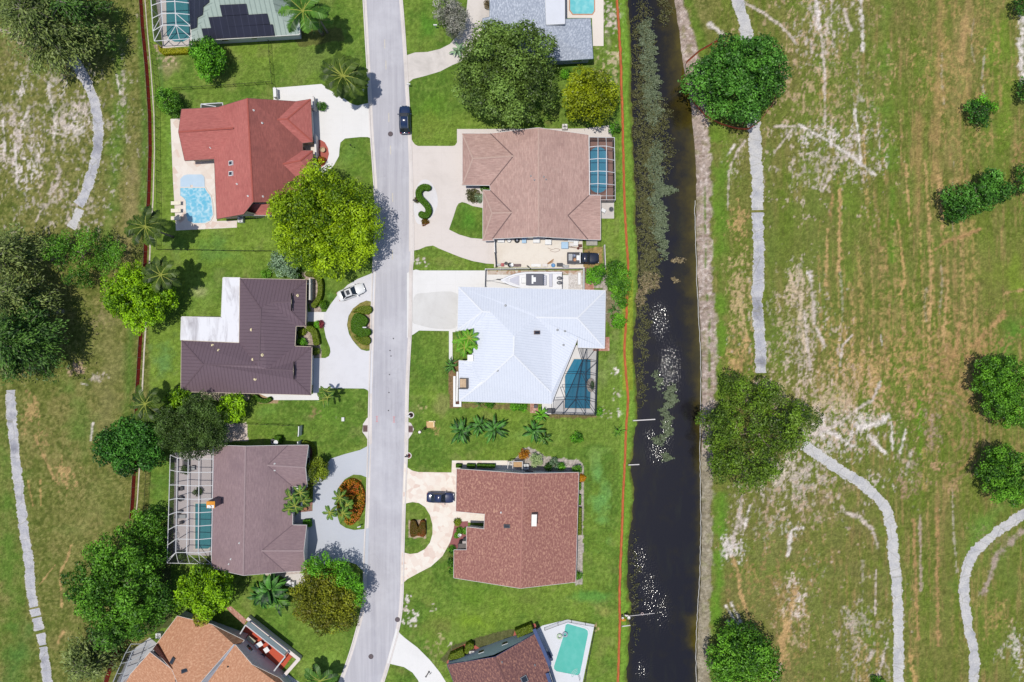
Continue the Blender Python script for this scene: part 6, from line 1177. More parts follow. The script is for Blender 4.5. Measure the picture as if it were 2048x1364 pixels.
hedge('narrow dark hedge by the north corner of the mauve roof', thick([(604, 884), (622, 890), (628, 905), (624, 925)], 5), .8, 'hedgeolive')
hedge('square hedge beside the grey cooling unit of the mauve roof', [(549, 872), (562, 872), (562, 886), (549, 886)], 1.0, 'hedge'); hedge('yellow flowering hedge round the pool cage at the top left', [(316, 90), (322, 97), (376, 96), (376, 105), (326, 108), (318, 102)], .8, 'yellowhedge')
for k, (a, b) in enumerate([(912, 923), (934, 950), (954, 990)]): hedge(['shortest left', 'middle', 'longest right'][k] + ' clipped hedge along the north side of the brown roof', [(a, 928.5), (b, 929), (b, 935.5), (a, 935)], .9, 'hedge', group='hedges north of the brown roof')
hedge('yellow green strip hedge along the east side of the brown roof', [(1156, 1016), (1163, 1016), (1163, 1070), (1156, 1070)], .8, 'hedgeolive'); hedge('green strip hedge higher up the east side of the brown roof', [(1157, 966), (1162, 966), (1162, 980), (1157, 980)], .7, 'mid'); hedge('middle green strip hedge on the east side of the brown roof', [(1156, 990), (1162, 990), (1162, 1010), (1156, 1010)], .7, 'mid')
hedge('long clipped hedge in the red kerb by the dark shingle roof', [(896, 1320), (900, 1310), (925, 1298), (929, 1312), (915, 1318)], 1.3, 'hedgeolive'); hedge('upright clipped hedge next to the meter box of the dark shingle roof', [(931, 1292), (940, 1286), (947, 1289), (947, 1298), (940, 1300), (935, 1308), (929, 1306)], 1.3, 'hedgeolive'); hedge('square clipped hedge by the pool corner of the dark shingle roof', [(1030, 1262), (1062, 1249), (1067, 1262), (1036, 1276)], 1.4, 'hedgeolive')
hedge('bed of orange and yellow crotons inside the oval driveway island', spline([(700, 958), (718, 965), (728, 985), (728, 1010), (718, 1035), (702, 1050), (688, 1042), (676, 1020), (674, 998), (680, 972)], 4, True), .55, 'croton', 'flower_bed', .24, 1.6, 'flower bed', 0, None, 0, .22)
# ---------------------------------------------------------------- floating water weed
def weeds(label, spots, kind, n, lf, seed, name='water_weed'):
    r = np.random.RandomState(seed); cs = []
    for x, y, rx, ry, k in spots:
        m = int(n * k); a = r.rand(m) * 6.283; q = np.sqrt(r.rand(m)) * (.8 + .35 * r.rand(m)); px = x + rx * q * np.cos(a); py = y + ry * q * np.sin(a)
        px += 4 * np.sin(py * .21 + x) + 3 * np.sin(py * .55) + 3 * np.sin(py * .09)
        cl = np.sin(px * .42 + 2 * np.sin(py * .13)) * np.sin(py * .31 + 2 * np.sin(px * .17)) + .8 * np.sin(px * 1.1 + py * .7) * np.sin(py * .9 - px * .6); keep = cl + r.normal(size=m) * .9 > .05
        px, py = px[keep], py[keep]; cs.append(np.stack([(px - 1024) * S, (682 - py) * S, -.47 + r.rand(len(px)) * .3], 1))
    c = np.concatenate(cs); o = leaves_mesh(name, c, r.normal(size=c.shape) * .45 + np.array([0, 0, 1]), lf * (.6 + .8 * r.rand(len(c))), lf * .5 * (.6 + .8 * r.rand(len(c))), .5 + r.normal(size=len(c)) * .25, LEAF[kind], None, seed)
    tag(o, label, 'water plants', None, 'stuff')
weeds('pale grey green weed mats floating along the canal', [(1294, 75, 15, 40, .7), (1300, 140, 16, 60, 1.1), (1306, 200, 18, 50, .9), (1312, 330, 16, 50, .8), (1316, 420, 14, 60, .9), (1326, 470, 10, 50, .5), (1335, 380, 16, 10, .25), (1341, 795, 12, 26, .4), (1334, 845, 10, 34, .4), (1322, 880, 12, 12, .1), (1318, 760, 8, 20, .1), (1330, 915, 10, 10, .1)], 'weed', 5200, .30, 51)
weeds('olive weed along the west bank of the canal', [(1285, 100, 22, 110, .8), (1286, 250, 20, 100, 1.0), (1290, 370, 20, 80, 1.0), (1296, 470, 20, 80, 1.1), (1300, 540, 22, 40, .7), (1286, 640, 13, 80, .4), (1284, 760, 9, 60, .15), (1320, 300, 28, 60, .5), (1318, 230, 22, 40, .4), (1270, 1180, 8, 120, .15), (1330, 20, 12, 30, .15)], 'weedolive', 5200, .26, 52)
weeds('dry brownish weed clump in the canal beside the tall bushy tree', [(1300, 560, 20, 18, .5), (1282, 590, 12, 22, .3), (1360, 520, 14, 6, .1), (1348, 560, 6, 6, .06)], 'dry', 3600, .3, 53)
# ================================================================ POOLS AND CAGES
def poolwater(name, a, b, caust=.5, sc=1.2):
    m, t, out = nt(name); v = coords(t)
    vo = t.nodes.new('ShaderNodeTexVoronoi'); vo.feature = 'SMOOTH_F1'; vo.inputs['Scale'].default_value = sc
    nz = t.nodes.new('ShaderNodeTexNoise'); nz.inputs['Scale'].default_value = 1.1; nz.inputs['Detail'].default_value = 2; t.links.new(v, nz.inputs['Vector'])
    ad = t.nodes.new('ShaderNodeVectorMath'); ad.operation = 'ADD'; t.links.new(v, ad.inputs[0]); t.links.new(nz.outputs['Color'], ad.inputs[1]); t.links.new(ad.outputs[0], vo.inputs['Vector'])
    c = mixc(t, ramp(t, vo.outputs['Distance'], .35, .75, 0, caust), a, b); c = mixc(t, ramp(t, noise(t, v, .35, 3), .4, .7, 0, .25), c, b)  # caustic light pattern painted into the water colour
    bsdf(t, out, c, .06, .5, 0, noise(t, v, 2.5, 2), .12, .05); return m
COPE = plain('pale_coping', C(232, 222, 212), .8, .08, 3); COPER = plain('terracotta_coping', C(206, 150, 120), .8, .12, 3)
def pool(label, poly, water, cope, smooth=0, cw=3.2, base=None):
    q = spline(poly, smooth, True) if smooth else [Vector(p) for p in poly]
    c = sum(q, Vector((0, 0))) / len(q); root = thing('swimming_pool', P(c.x, c.y, 0), label, 'swimming pool')
    ww = [Vector(P(p.x, p.y, 0)[:2]) for p in q]; o = offset_poly(ww, -cw * S)
    a = sum(ww[i].x * ww[(i + 1) % len(ww)].y - ww[(i + 1) % len(ww)].x * ww[i].y for i in range(len(ww))); ww = ww if a > 0 else ww[::-1]; n = len(ww)
    sheetv = [(p.x, p.y, .052) for p in ww]; mesh('water', sheetv, [list(range(n))], water, root)
    vs = [(p.x, p.y, .09) for p in ww] + [(p.x, p.y, .09) for p in o] + [(p.x, p.y, .01) for p in ww] + [(p.x, p.y, .01) for p in o]; fs = []
    for i in range(n): j = (i + 1) % n; fs += [(i, n + i, n + j, j), (n + i, 3 * n + i, 3 * n + j, n + j), (2 * n + i, i, j, 2 * n + j)]
    mesh('coping', vs, fs, cope, root); return root
TEAL = poolwater('teal_pool_water', C(72, 146, 154), C(86, 160, 166), .3); BLUE = poolwater('blue_pool_water', C(46, 124, 156), C(62, 142, 172), .3); LIGHT = poolwater('light_blue_pool_water', C(112, 196, 226), C(214, 240, 248), .9, 2.0); TURQ = poolwater('turquoise_pool_water', C(96, 196, 180), C(128, 210, 198), .4); SKYB = poolwater('sky_blue_pool_water', C(84, 160, 192), C(104, 176, 204), .4); AQUA = poolwater('aqua_pool_water', C(112, 206, 214), C(168, 232, 234), .8, 1.4)
p_ = pool('light blue freeform pool on the stone patio of the red roof', [(361, 376), (410, 376), (413, 382), (421, 392), (424, 405), (426, 430), (421, 441), (411, 446), (387, 446), (376, 441), (373, 430), (372, 402), (368, 396), (361, 391)], LIGHT, COPE, 0, 2)
sheet('shallow_shelf', [(361, 358), (368, 351), (376, 349), (404, 349), (409, 354), (410, 375.5), (386, 375.5), (386, 370), (381, 370), (381, 375.5), (361, 375.5)], .062, poolwater('shallow_pool_water', C(196, 218, 236), C(216, 232, 244), .4), 0, p_)
pool('teal rectangular pool inside the white cage of the mauve roof', [(391, 1007), (420, 1007), (424, 1012), (424, 1092), (416, 1097), (391, 1097)], TEAL, COPE); pool('blue pool with a notched side inside the black cage', [(1148, 718), (1181, 718.5), (1181, 757), (1174, 767), (1174, 772), (1181, 783), (1180, 817), (1130, 816), (1130, 752)], BLUE, COPE, 0, 2)
def stadium(x0, x1, y0, y1, n=10): 
    r = (x1 - x0) / 2; cx = (x0 + x1) / 2
    return [(cx + r * math.cos(math.pi + math.pi * i / n), y0 + r + r * math.sin(math.pi + math.pi * i / n)) for i in range(n + 1)] + [(cx + r * math.cos(math.pi * i / n), y1 - r + r * math.sin(math.pi * i / n)) for i in range(n + 1)]
pool('sky blue oval ended pool in the white cage of the tan brown roof', stadium(1178, 1215, 294, 386), SKYB, plain('brown_coping', C(140, 104, 98), .8, .1)); pool('turquoise pool with corner steps on the white deck at the bottom', [(1131, 1250), (1135, 1247), (1170, 1257), (1175, 1261), (1176, 1267), (1160, 1346), (1155, 1350), (1113, 1342), (1108, 1337), (1108, 1332), (1128, 1268)], TURQ, plain('white_coping', C(226, 230, 236), .8, .05))
b_ = MB()
for k, r_ in enumerate((5.5, 8.5, 11.5)): b_.tube([tuple(P(1155 - r_ * math.cos(a), 1349 - r_ * math.sin(a), 0) + Vector((0, 0, .065))) for a in [math.pi * (-.12 + .62 * i / 10) for i in range(11)]], .07, 4)
b_.build('pool_steps', plain('pale_turquoise_steps', C(176, 224, 216), .5, .05), bpy.data.objects['swimming_pool.004'])
pool('pale aqua pool with terracotta edge behind the blue grey roof', [(1140, -50), (1188, -50), (1188, 22), (1184, 28), (1146, 28), (1140, 20)], AQUA, COPER, 0, 2); pool('teal pool under the white cage at the top left corner', [(332, -40), (379, -40), (381, 70), (376, 79), (366, 84), (350, 84), (339, 79), (334, 70)], TEAL, COPE, 0, 2)
m, t, out = nt('insect_screen'); tr = t.nodes.new('ShaderNodeBsdfTransparent'); df = t.nodes.new('ShaderNodeBsdfDiffuse'); df.inputs['Color'].default_value = (.03, .03, .034, 1); mx = t.nodes.new('ShaderNodeMixShader'); mx.inputs[0].default_value = .2; t.links.new(tr.outputs[0], mx.inputs[1]); t.links.new(df.outputs[0], mx.inputs[2]); t.links.new(mx.outputs[0], out.inputs['Surface']); SCREEN = m
m, t, out = nt('dense_screen'); tr = t.nodes.new('ShaderNodeBsdfTransparent'); df = t.nodes.new('ShaderNodeBsdfDiffuse'); df.inputs['Color'].default_value = C(78, 80, 88); mx = t.nodes.new('ShaderNodeMixShader'); mx.inputs[0].default_value = .62; t.links.new(tr.outputs[0], mx.inputs[1]); t.links.new(df.outputs[0], mx.inputs[2]); t.links.new(mx.outputs[0], out.inputs['Surface']); DSCREEN = m
def lerp3(a, b, u): return tuple(a[i] + (b[i] - a[i]) * u for i in range(3))
def cage(label, cols, nrow, mat, r, extra=(), posts=(), ends=(), side=(), skipscreen=()):
    """cols: for each lengthwise beam its two ends (x, y, z); nrow bays"""
    c0 = cols[0][0]; root = thing('pool_cage', P(c0[0], c0[1], 0), label, 'pool cage')
    g = [[P(*lerp3(a, b, i / nrow)) for i in range(nrow + 1)] for a, b in cols]
    for col in g: MB().tube([col[0], col[-1]], r * 1.15, 4).build('beam', mat, root)
    for i in range(nrow + 1): MB().tube([c[i] for c in g], r, 4).build('rafter', mat, root)
    for a, b in extra: MB().tube([P(*a), P(*b)], r * .85, 4).build('brace', mat, root)
    for a in posts:
        p = P(*a); MB().tube([p, (p.x, p.y, 0)], r, 4).build('post', mat, root)
    V = [p for c in g for p in c]; k = nrow + 1; F = [(j * k + i, j * k + i + 1, (j + 1) * k + i + 1, (j + 1) * k + i) for j in range(len(g) - 1) for i in range(nrow)]
    b_ = MB().add(V, F)
    for e in ends: b_.add([P(*q) for q in e], [list(range(len(e)))])
    b_.build('screen', SCREEN, root)
    if side:
        s_ = MB()
        for a, b in side: A, B = P(*a), P(*b); s_.add([A, B, (B.x, B.y, 0), (A.x, A.y, 0)], [(0, 1, 2, 3)])
        s_.build('side_screen', DSCREEN, root)
    return root
WHITEA = plain('white_aluminium', C(246, 246, 248), .4, .03)
W0, W1 = 2.3, 3.5
cage('white framed pool cage beside the mauve roof', [((340.5, 910, W0), (334.5, 1120, W0)), ((354.5, 916, W1), (351.5, 1105, W1)), ((376.5, 918, W1), (373, 1105, W1)), ((398, 918, W1), (396.5, 1106, W1)), ((426.5, 918, 3.0), (423, 1103, 3.0))], 7, WHITEA, .06,
     [((334, 1126, W0), (423, 1128, W0)), ((351.5, 1105, W1), (334, 1126, W0)), ((351.5, 1105, W1), (357, 1126.5, W0)), ((373, 1105, W1), (379, 1127, W0)), ((396.5, 1106, W1), (401, 1127.5, W0)), ((373, 1105, W1), (401, 1127.5, W0)), ((396.5, 1106, W1), (423, 1128, W0)), ((423, 1103, 3), (423, 1128, W0)), ((334.5, 1120, W0), (334, 1126, W0)), ((426.7, 886, 3), (426.5, 920, 3.0)), ((426.7, 886, 3.0), (426.5, 918, 3.0))],
     [(340.5 - i * .86, 910 + i * 30, W0) for i in range(8)] + [(357, 1126, W0), (379, 1127, W0), (401, 1127, W0), (422, 1127, W0)], [[(334, 1126, W0), (423, 1128, W0), (423, 1103, 3), (396.5, 1106, W1), (351.5, 1105, W1)]], [((340.5, 910, W0), (334, 1126, W0)), ((334, 1126, W0), (423, 1128, W0))])
cage('white framed pool cage beside the tan brown roof', [((1178.5, 294, 2.95), (1179.5, 368, 2.95)), ((1196, 292, 3.5), (1196, 367, 3.5)), ((1213, 292, 3.5), (1213, 368, 3.5)), ((1229, 296, 2.4), (1230.5, 370, 2.4))], 3, WHITEA, .055,
     [((1178.5, 274, 2.7), (1229, 275, 2.4)), ((1196, 274, 2.6), (1196, 292, 3.5)), ((1212, 275, 2.5), (1213, 292, 3.5)), ((1229, 275, 2.4), (1229, 296, 2.4)), ((1178.5, 274, 2.7), (1178.5, 294, 2.95)), ((1230.5, 370, 2.4), (1230.5, 400, 2.4)), ((1213, 368, 3.5), (1213, 399, 2.6)), ((1196, 367, 3.5), (1195.5, 389, 3)), ((1179.5, 368, 2.95), (1179.5, 390, 2.95)), ((1201, 391.5, 2.8), (1230.5, 391.5, 2.4)), ((1201, 399.5, 2.4), (1230.5, 399.5, 2.4)), ((1179.5, 390, 2.95), (1201, 390, 2.95))],
     [(1229 + i * .25, 275 + i * 20.8, 2.4) for i in range(7)], [[(1178.5, 274, 2.7), (1229, 275, 2.4), (1229, 296, 2.4), (1213, 292, 3.5), (1178.5, 294, 2.95)], [(1179.5, 368, 2.95), (1213, 368, 3.5), (1230.5, 370, 2.4), (1230.5, 400, 2.4), (1201, 400, 2.4), (1179.5, 390, 2.9)]], [((1229, 275, 2.4), (1230.5, 400, 2.4)), ((1180, 274, 2.7), (1229, 275, 2.4)), ((1202, 400, 2.4), (1230.5, 400, 2.4))])
cage('white framed pool cage at the top left corner', [((299.5, -40, 2.4), (306, 62, 2.4)), ((319, -42, 3.6), (325, 50, 3.6)), ((347, -45, 3.6), (352, 50, 3.6)), ((378, -40, 2.95), (381.5, 52, 2.95))], 4, WHITEA, .07,
     [((308.6, 82, 2.4), (384, 77, 2.6)), ((325, 50, 3.6), (308.6, 82, 2.4)), ((352, 50, 3.6), (334, 80.5, 2.45)), ((352, 50, 3.6), (359, 79, 2.5)), ((352, 50, 3.6), (384, 77, 2.6)), ((381.5, 52, 2.95), (384, 77, 2.6)), ((306, 62, 2.4), (308.6, 82, 2.4)), ((352, 27, 3.6), (381.5, 52, 2.95)), ((325, 27, 3.6), (306, 62, 2.4)), ((325, 50, 3.6), (309.5, 80, 2.4))],
     [(300 + i * 2.2, -40 + i * 30, 2.4) for i in range(5)] + [(334, 80, 2.4), (359, 79, 2.4)], [[(306, 62, 2.4), (308.6, 82, 2.4), (384, 77, 2.6), (381.5, 52, 2.95), (352, 50, 3.6), (325, 50, 3.6)]], [((299.5, -40, 2.4), (308.6, 82, 2.4))])
BRZ = plain('dark_bronze_aluminium', C(52, 60, 72), .5, .08)
cage('dark bronze pool cage wrapped round the notched pool', [((1164, 722, 3.3), (1151, 799.5, 3.3)), ((1172, 722, 3.4), (1170, 799, 3.4)), ((1195, 724, 2.3), (1191.5, 804, 2.3))], 3, BRZ, .05,
     [((1156, 696, 2.9), (1164, 722, 3.3)), ((1164, 696, 2.9), (1164, 722, 3.3)), ((1172.5, 698, 2.9), (1172, 722, 3.4)), ((1172.5, 698, 2.9), (1165, 722, 3.3)), ((1191, 698, 2.6), (1172, 722, 3.4)), ((1191, 698, 2.6), (1196, 700, 2.3)), ((1156, 696, 2.9), (1191, 698, 2.6)), ((1164, 722, 3.3), (1130, 799, 3.3)), ((1130, 799, 3.3), (1151, 799.5, 3.3)), ((1130, 799, 3.3), (1120.5, 774, 3.1)), ((1120.5, 774, 3.1), (1160, 774, 3.3)), ((1130, 747, 3.1), (1164, 747, 3.3)), ((1108, 800, 3), (1130, 799, 3.3)), ((1103.5, 806, 2.9), (1103.5, 828, 2.3)), ((1103.5, 828, 2.3), (1192, 831, 2.3)), ((1127, 802, 3.2), (1127, 829, 2.3)), ((1127, 802, 3.2), (1105, 828, 2.3)), ((1151, 799.5, 3.3), (1127, 829, 2.3)), ((1151, 799.5, 3.3), (1150, 829.5, 2.3)), ((1151, 799.5, 3.3), (1170, 830, 2.3)), ((1170, 799, 3.4), (1170, 830, 2.3)), ((1170, 799, 3.4), (1190, 828, 2.3)), ((1196, 700, 2.3), (1192, 831, 2.3)), ((1164, 747, 3.3), (1174, 770, 3.3)), ((1195, 724, 2.3), (1172, 745, 3.4)), ((1192, 790, 2.3), (1170, 760, 3.4))],
     [(1196 - i * .65, 700 + i * 21.8, 2.3) for i in range(7)] + [(1103.5, 828, 2.3), (1127, 829, 2.3), (1150, 829.5, 2.3), (1170, 830, 2.3)], [[(1156, 696, 2.9), (1191, 698, 2.6), (1195, 724, 2.3), (1172, 722, 3.4), (1164, 722, 3.3)], [(1164, 722, 3.3), (1151, 799.5, 3.3), (1130, 799, 3.3)], [(1108, 800, 3), (1151, 799.5, 3.3), (1170, 799, 3.4), (1191.5, 804, 2.3), (1192, 831, 2.3), (1103.5, 828, 2.3)]], [((1196, 700, 2.3), (1192, 831, 2.3)), ((1103.5, 828, 2.3), (1192, 831, 2.3))])
cage('pool cage behind the orange tan roof at the bottom left', [((251, 1306, 2.4), (215, 1390, 2.4)), ((265, 1302, 3.4), (232, 1390, 3.4)), ((302, 1288, 3.0), (250, 1364, 3.0))], 4, plain('grey_white_aluminium', C(200, 204, 210), .4, .05), .06, [((251, 1306, 2.4), (262, 1288, 2.4)), ((262, 1288, 2.4), (302, 1288, 3.0))], [(251, 1306, 2.4), (239, 1334, 2.4), (227, 1362, 2.4)], (), [((251, 1306, 2.4), (215, 1390, 2.4))])
sheet('pool_patio', [(262, 1302), (300, 1275), (318, 1290), (250, 1372), (230, 1372)], .04, concrete('grey_cage_deck', C(206, 206, 210), C(190, 190, 194), .3), 0, None, 'structure')
# spa bowl and rock in the notch of the pool
r_ = thing('spa_fountain', P(1182, 770), 'half round stone fountain in the notch of the blue pool', 'fountain'); c = P(1181, 770)
MB().lathe((c.x, c.y, 0), [(.95, .02), (.95, .5), (.72, .55), (.7, .35)], 18, .75, 1.25).build('stone_rim', plain('grey_stone', C(176, 168, 160), .9, .2, 4), r_); MB().lathe((c.x + .25, c.y, .3), [(.5, 0), (.45, .3), (.2, .34)], 14, .7, 1.6).build('planting', LEAF['mid'], r_)
# ================================================================ FENCES
def polyfence(name, label, pts, h, step, mat, pm, lean=Vector((0, 0, 0)), pr=.035, cat='fence', rail=True, thick_=.0, sag=0, seed=0, wave=0):
    q = [P(*p) for p in pts]; root = thing(name, q[0], label, cat); rr = random.Random(seed); vs, fs = [], []
    e = resample([v.xy for v in q], step)
    n = len(e)
    for i, p in enumerate(e):
        w_ = wave * math.sin(i * 1.1) * rr.uniform(.3, 1.2); o = Vector((p.x + w_, p.y, 0)); vs += [o + Vector((0, 0, .02)), o + lean + Vector((0, 0, h - sag * rr.random()))]
    for i in range(n - 1): fs.append((2 * i, 2 * i + 2, 2 * i + 3, 2 * i + 1))
    if thick_:
        k = len(vs); off = [Vector((thick_, 0, 0))] * k; vs2 = [v + o for v, o in zip(vs, off)]; fs2 = [tuple(x + k for x in f[::-1]) for f in fs] + [(2 * i + 1, 2 * i + 3, 2 * i + 3 + k, 2 * i + 1 + k) for i in range(n - 1)]; vs, fs = vs + vs2, fs + fs2
    mesh('panel', vs, fs, mat, root)
    st = max(1, int(2.4 / step)); st = max(st, n // 95 + 1)
    for i in range(0, n, st): p = e[i]; MB().tube([(p.x, p.y, 0), (p.x + lean.x, p.y + lean.y, h + .06)], pr, 5).build('post', pm, root)
    if rail: MB().tube([(p.x + lean.x, p.y + lean.y, h) for p in e], pr * .7, 4).build('rail', pm, root)
    return root
m, t, out = nt('chain_link_mesh'); tr = t.nodes.new('ShaderNodeBsdfTransparent'); df = t.nodes.new('ShaderNodeBsdfDiffuse'); df.inputs['Color'].default_value = (.012, .014, .012, 1); mx = t.nodes.new('ShaderNodeMixShader'); mx.inputs[0].default_value = .2; t.links.new(tr.outputs[0], mx.inputs[1]); t.links.new(df.outputs[0], mx.inputs[2]); t.links.new(mx.outputs[0], out.inputs['Surface']); CHAIN = m
polyfence('silt_fence', 'dark red silt fence along the west edge of the yards', [(284, -60), (285, 0), (289, 60), (297, 140), (303, 230), (304, 300), (301, 400), (297, 450), (292, 560), (287, 640), (283, 700), (277, 800), (275, 870), (273, 930), (269, 1000), (266, 1035)], .7, .5, plain('red_silt_fabric', C(150, 40, 26), .8, .25, 1.2), plain('grey_stake', C(150, 130, 116), .9, .1), Vector((-.26, 0, 0)), .03, sag=.08)
polyfence('silt_fence', 'short run of red silt fence at the bottom left cage', [(243, 1290), (232, 1318), (222, 1345), (212, 1380)], .8, .5, bpy.data.materials['red_silt_fabric'], bpy.data.materials['grey_stake'], Vector((-.4, .1, 0)), .03)
ribbon('soil_strip', [(289, 0), (294, 60), (301, 140), (307, 230), (308, 300), (305, 400), (301, 450), (296, 560), (291, 640), (287, 700), (282, 800), (279, 870), (278, 930), (274, 1000), (271, 1030)], [(291, 0), (295.5, 60), (303, 140), (309, 230), (310, 300), (307.5, 400), (303.5, 450), (299, 560), (294, 640), (290, 700), (285, 800), (282, 870), (280.5, 930), (276, 1000), (273, 1030)][::1], .03, plain('pale_sand_line', C(206, 196, 182), .9, .3, 1.5), None, 'structure')
b_ = MB(); pts = [(1233, -50), (1234, 0), (1238, 60), (1241, 120), (1243, 180), (1245, 230), (1246.5, 300), (1249, 400), (1253, 480), (1256, 530), (1254, 600), (1252, 650), (1249, 700), (1254, 770), (1256, 800), (1252, 860), (1250, 920), (1246, 1000), (1244, 1060), (1240.5, 1130), (1239, 1200), (1239.5, 1240), (1238, 1300), (1236, 1364), (1235, 1430)]
e = resample(spline(pts, 6), 5); rr = random.Random(5); q = [P(p.x + rr.uniform(-.5, .5), p.y) + Vector((0, 0, .18)) for p in e]
root = thing('silt_barrier', q[0], 'orange silt barrier running along the canal lawn', 'barrier'); b_.tube(q, [.12 + .06 * math.sin(i * .9) * rr.random() + .10 * max(0, math.sin((682 - p.y / S) * .006 + 1)) for i, p in enumerate(q)], 7); b_.build('floating_tube', plain('orange_fabric', C(200, 106, 58), .8, .3, .8), root, True)
MB().add([v + Vector((s_, 0, -.17)) for v in q for s_ in (-.22, .2)], [(2 * i, 2 * i + 1, 2 * i + 3, 2 * i + 2) for i in range(len(q) - 1)]).build('skirt', plain('orange_brown_fabric', C(182, 106, 58), .85, .2, 1.5), root)
polyfence('orange_fence', 'orange plastic fence ringed round the wide dark green tree', [(1448, 75), (1425, 89), (1400, 103), (1372, 127), (1369, 160), (1376, 188), (1392, 213), (1412, 234), (1440, 249), (1475, 259), (1497, 260), (1520, 243), (1545, 210), (1556, 183)], .7, .5, plain('orange_mesh', C(214, 100, 62), .8, .15, 1.5), bpy.data.materials['grey_stake'], Vector((-.16, .1, 0)), .03, sag=.15)
for l, p_, h_ in [('black chain link fence along the red silt fence at the top', [(308, 90), (314, 150), (318, 178), (319, 300), (321, 420), (320, 500)], 1.2), ('black chain link fence from the silt fence to the giant tree', [(320, 500), (400, 501), (500, 503), (546, 503)], 1.2), ('black chain link fence between the small round tree and the driveway', [(345, 181), (400, 178), (480, 173), (545, 168)], 1.2), ('short black chain link fence beside the white driveway at the top', [(541, 86), (543, 120), (548, 168), (549, 180)], 1.2), ('black chain link fence left of the white cage', [(300, 925), (297, 980), (292, 1045)], 1.2), ('green chain link fence north of the mauve roof', [(494, 846), (550, 848), (606, 851)], 1.2), ('chain link fence between the dark clump and the bright tree', [(478, 1165), (510, 1166)], 1.1)]:
    polyfence('chain_link_fence', l, p_, h_, .9, CHAIN, BLACKM, Vector((0, 0, 0)), .04)
polyfence('pool_fence', 'black railing fence round the turquoise pool', [(1089, 1255), (1110, 1247), (1135, 1238), (1160, 1243), (1190, 1248), (1180, 1296), (1168, 1360), (1160, 1400)], 1.2, .6, CHAIN, plain('dark_railing', C(70, 64, 72), .6, .1), Vector((0, 0, 0)), .045)
def panelfence(label, pts, h, th, mat, name='panel_fence'):
    q = [P(*p) for p in pts]; root = thing(name, q[0], label, 'fence'); b_ = MB()
    for a, b in zip(q, q[1:]):
        d = b - a; b_.box(((a.x + b.x) / 2, (a.y + b.y) / 2, h / 2), (d.length, th, h), math.atan2(d.y, d.x))
    b_.build('panel', mat, root); n = 0
    for a, b in zip(q, q[1:]):
        k = max(1, int((b - a).length / 2.4))
        for i in range(k + 1): p = a + (b - a) * (i / k); MB().box((p.x, p.y, h / 2 + .04), (.14, .14, h + .08)).build('post', mat, root)
OFFW = plain('offwhite_vinyl', C(232, 226, 224), .6, .06)
panelfence('long white vinyl fence between the work yard and the boat', [(972, 540), (1060, 539), (1165, 538)], 1.8, .08, OFFW); panelfence('white gate fence on the west side of the work yard', [(989, 477), (990, 506)], 1.6, .1, WHITE); panelfence('dark gate on the west side of the work yard', [(990, 507), (992, 534)], 1.5, .06, DKGREY, 'gate'); panelfence('white vinyl fence east of the dark pickup', [(1207, 493), (1209, 540)], 1.6, .1, OFFW); panelfence('white fence at the east end of the boat pad', [(1166, 537), (1166, 580)], 1.6, .12, WHITE); panelfence('thin gate at the bow end of the boat pad', [(971, 541), (970, 574)], 1.2, .05, GREYM, 'gate')
panelfence('tall white panel fence beside the mauve roof', [(604, 851), (603, 869)], 1.8, .12, WHITE); panelfence('short white panel fence at the corner of the mauve roof', [(602, 881), (601.5, 889)], 1.8, .12, WHITE)
panelfence('low white garden wall beside the red semicircle patio', [(635, 275), (637, 320)], 1.6, .3, OFFW, 'garden_wall'); panelfence('low white wall at the north corner of the red roof garage', [(631, 199), (633, 224)], 1.6, .3, OFFW, 'garden_wall'); panelfence('white post wall at the driveway end by the red roof', [(554, 181), (555, 199)], 1.3, .5, WHITE, 'garden_wall')
panelfence('white lattice screen on the west wall of the white metal roof', [(916.5, 743), (915.5, 800)], 1.9, .28, WHITE, 'lattice_wall'); r_ = thing('planter_wall', P(908, 780), 'white L shaped planter wall west of the white metal roof', 'planter'); b_ = MB()
for (x0, y0, x1, y1) in ((907, 752, 911.5, 812), (907, 808, 923, 813), (919, 800, 923, 808)): a, b = P(x0, y1), P(x1, y0); b_.box(((a.x + b.x) / 2, (a.y + b.y) / 2, .25 + .002 * x1 % .01), (abs(b.x - a.x), abs(b.y - a.y), .5))
b_.build('kerb', WHITE, r_); a, b = P(912, 807), P(919, 756); MB().box(((a.x + b.x) / 2, (a.y + b.y) / 2, .12), (abs(b.x - a.x), abs(b.y - a.y), .24)).build('soil', plain('dark_mulch', C(110, 78, 70), .95, .3, 3), r_)
r_ = thing('turbidity_curtain', P(1396, 560, 0), 'thin white floating line along the east bank of the canal', 'barrier'); rr = random.Random(2); l = [P(x - 1 + rr.uniform(-.7, .7), y) + Vector((0, 0, -.42)) for y, x in [(y, np.interp(y, [a for a, b in RB], [b for a, b in RB])) for y in range(400, 1420, 8)]]; MB().tube(l, .055, 5).build('float_line', plain('grey_white_float', C(214, 212, 208), .7, .15, 2), r_)
# ================================================================ TERRACE WITH PERGOLA AT THE BOTTOM LEFT
r_ = thing('pergola', P(540, 1290), 'white beamed pergola over the red terrace by the orange tan roof', 'pergola')
def bar(b_, a, b, r): b_.tube([P(*a), P(*b)], r, 4)
for a, b in [((491, 1250, 2.6), (570.5, 1313, 2.6)), ((570.5, 1313, 2.6), (548, 1342, 2.6)), ((491, 1250, 2.6), (480, 1268, 2.6))]: b_ = MB(); bar(b_, a, b, .1); b_.build('beam', WHITE, r_)
for a in ((493, 1252, 2.55), (530, 1282, 2.55), (569, 1312, 2.55), (550, 1340, 2.55)): p = P(*a); MB().box((p.x, p.y, 1.27), (.16, .16, 2.54)).build('post', WHITE, r_)
slab('canopy_roof', [(497, 1242), (573, 1303), (568, 1311), (491, 1250)], 2.45, 2.55, plain('grey_teal_canopy', C(112, 128, 134), .7, .06, 1), 0, r_)
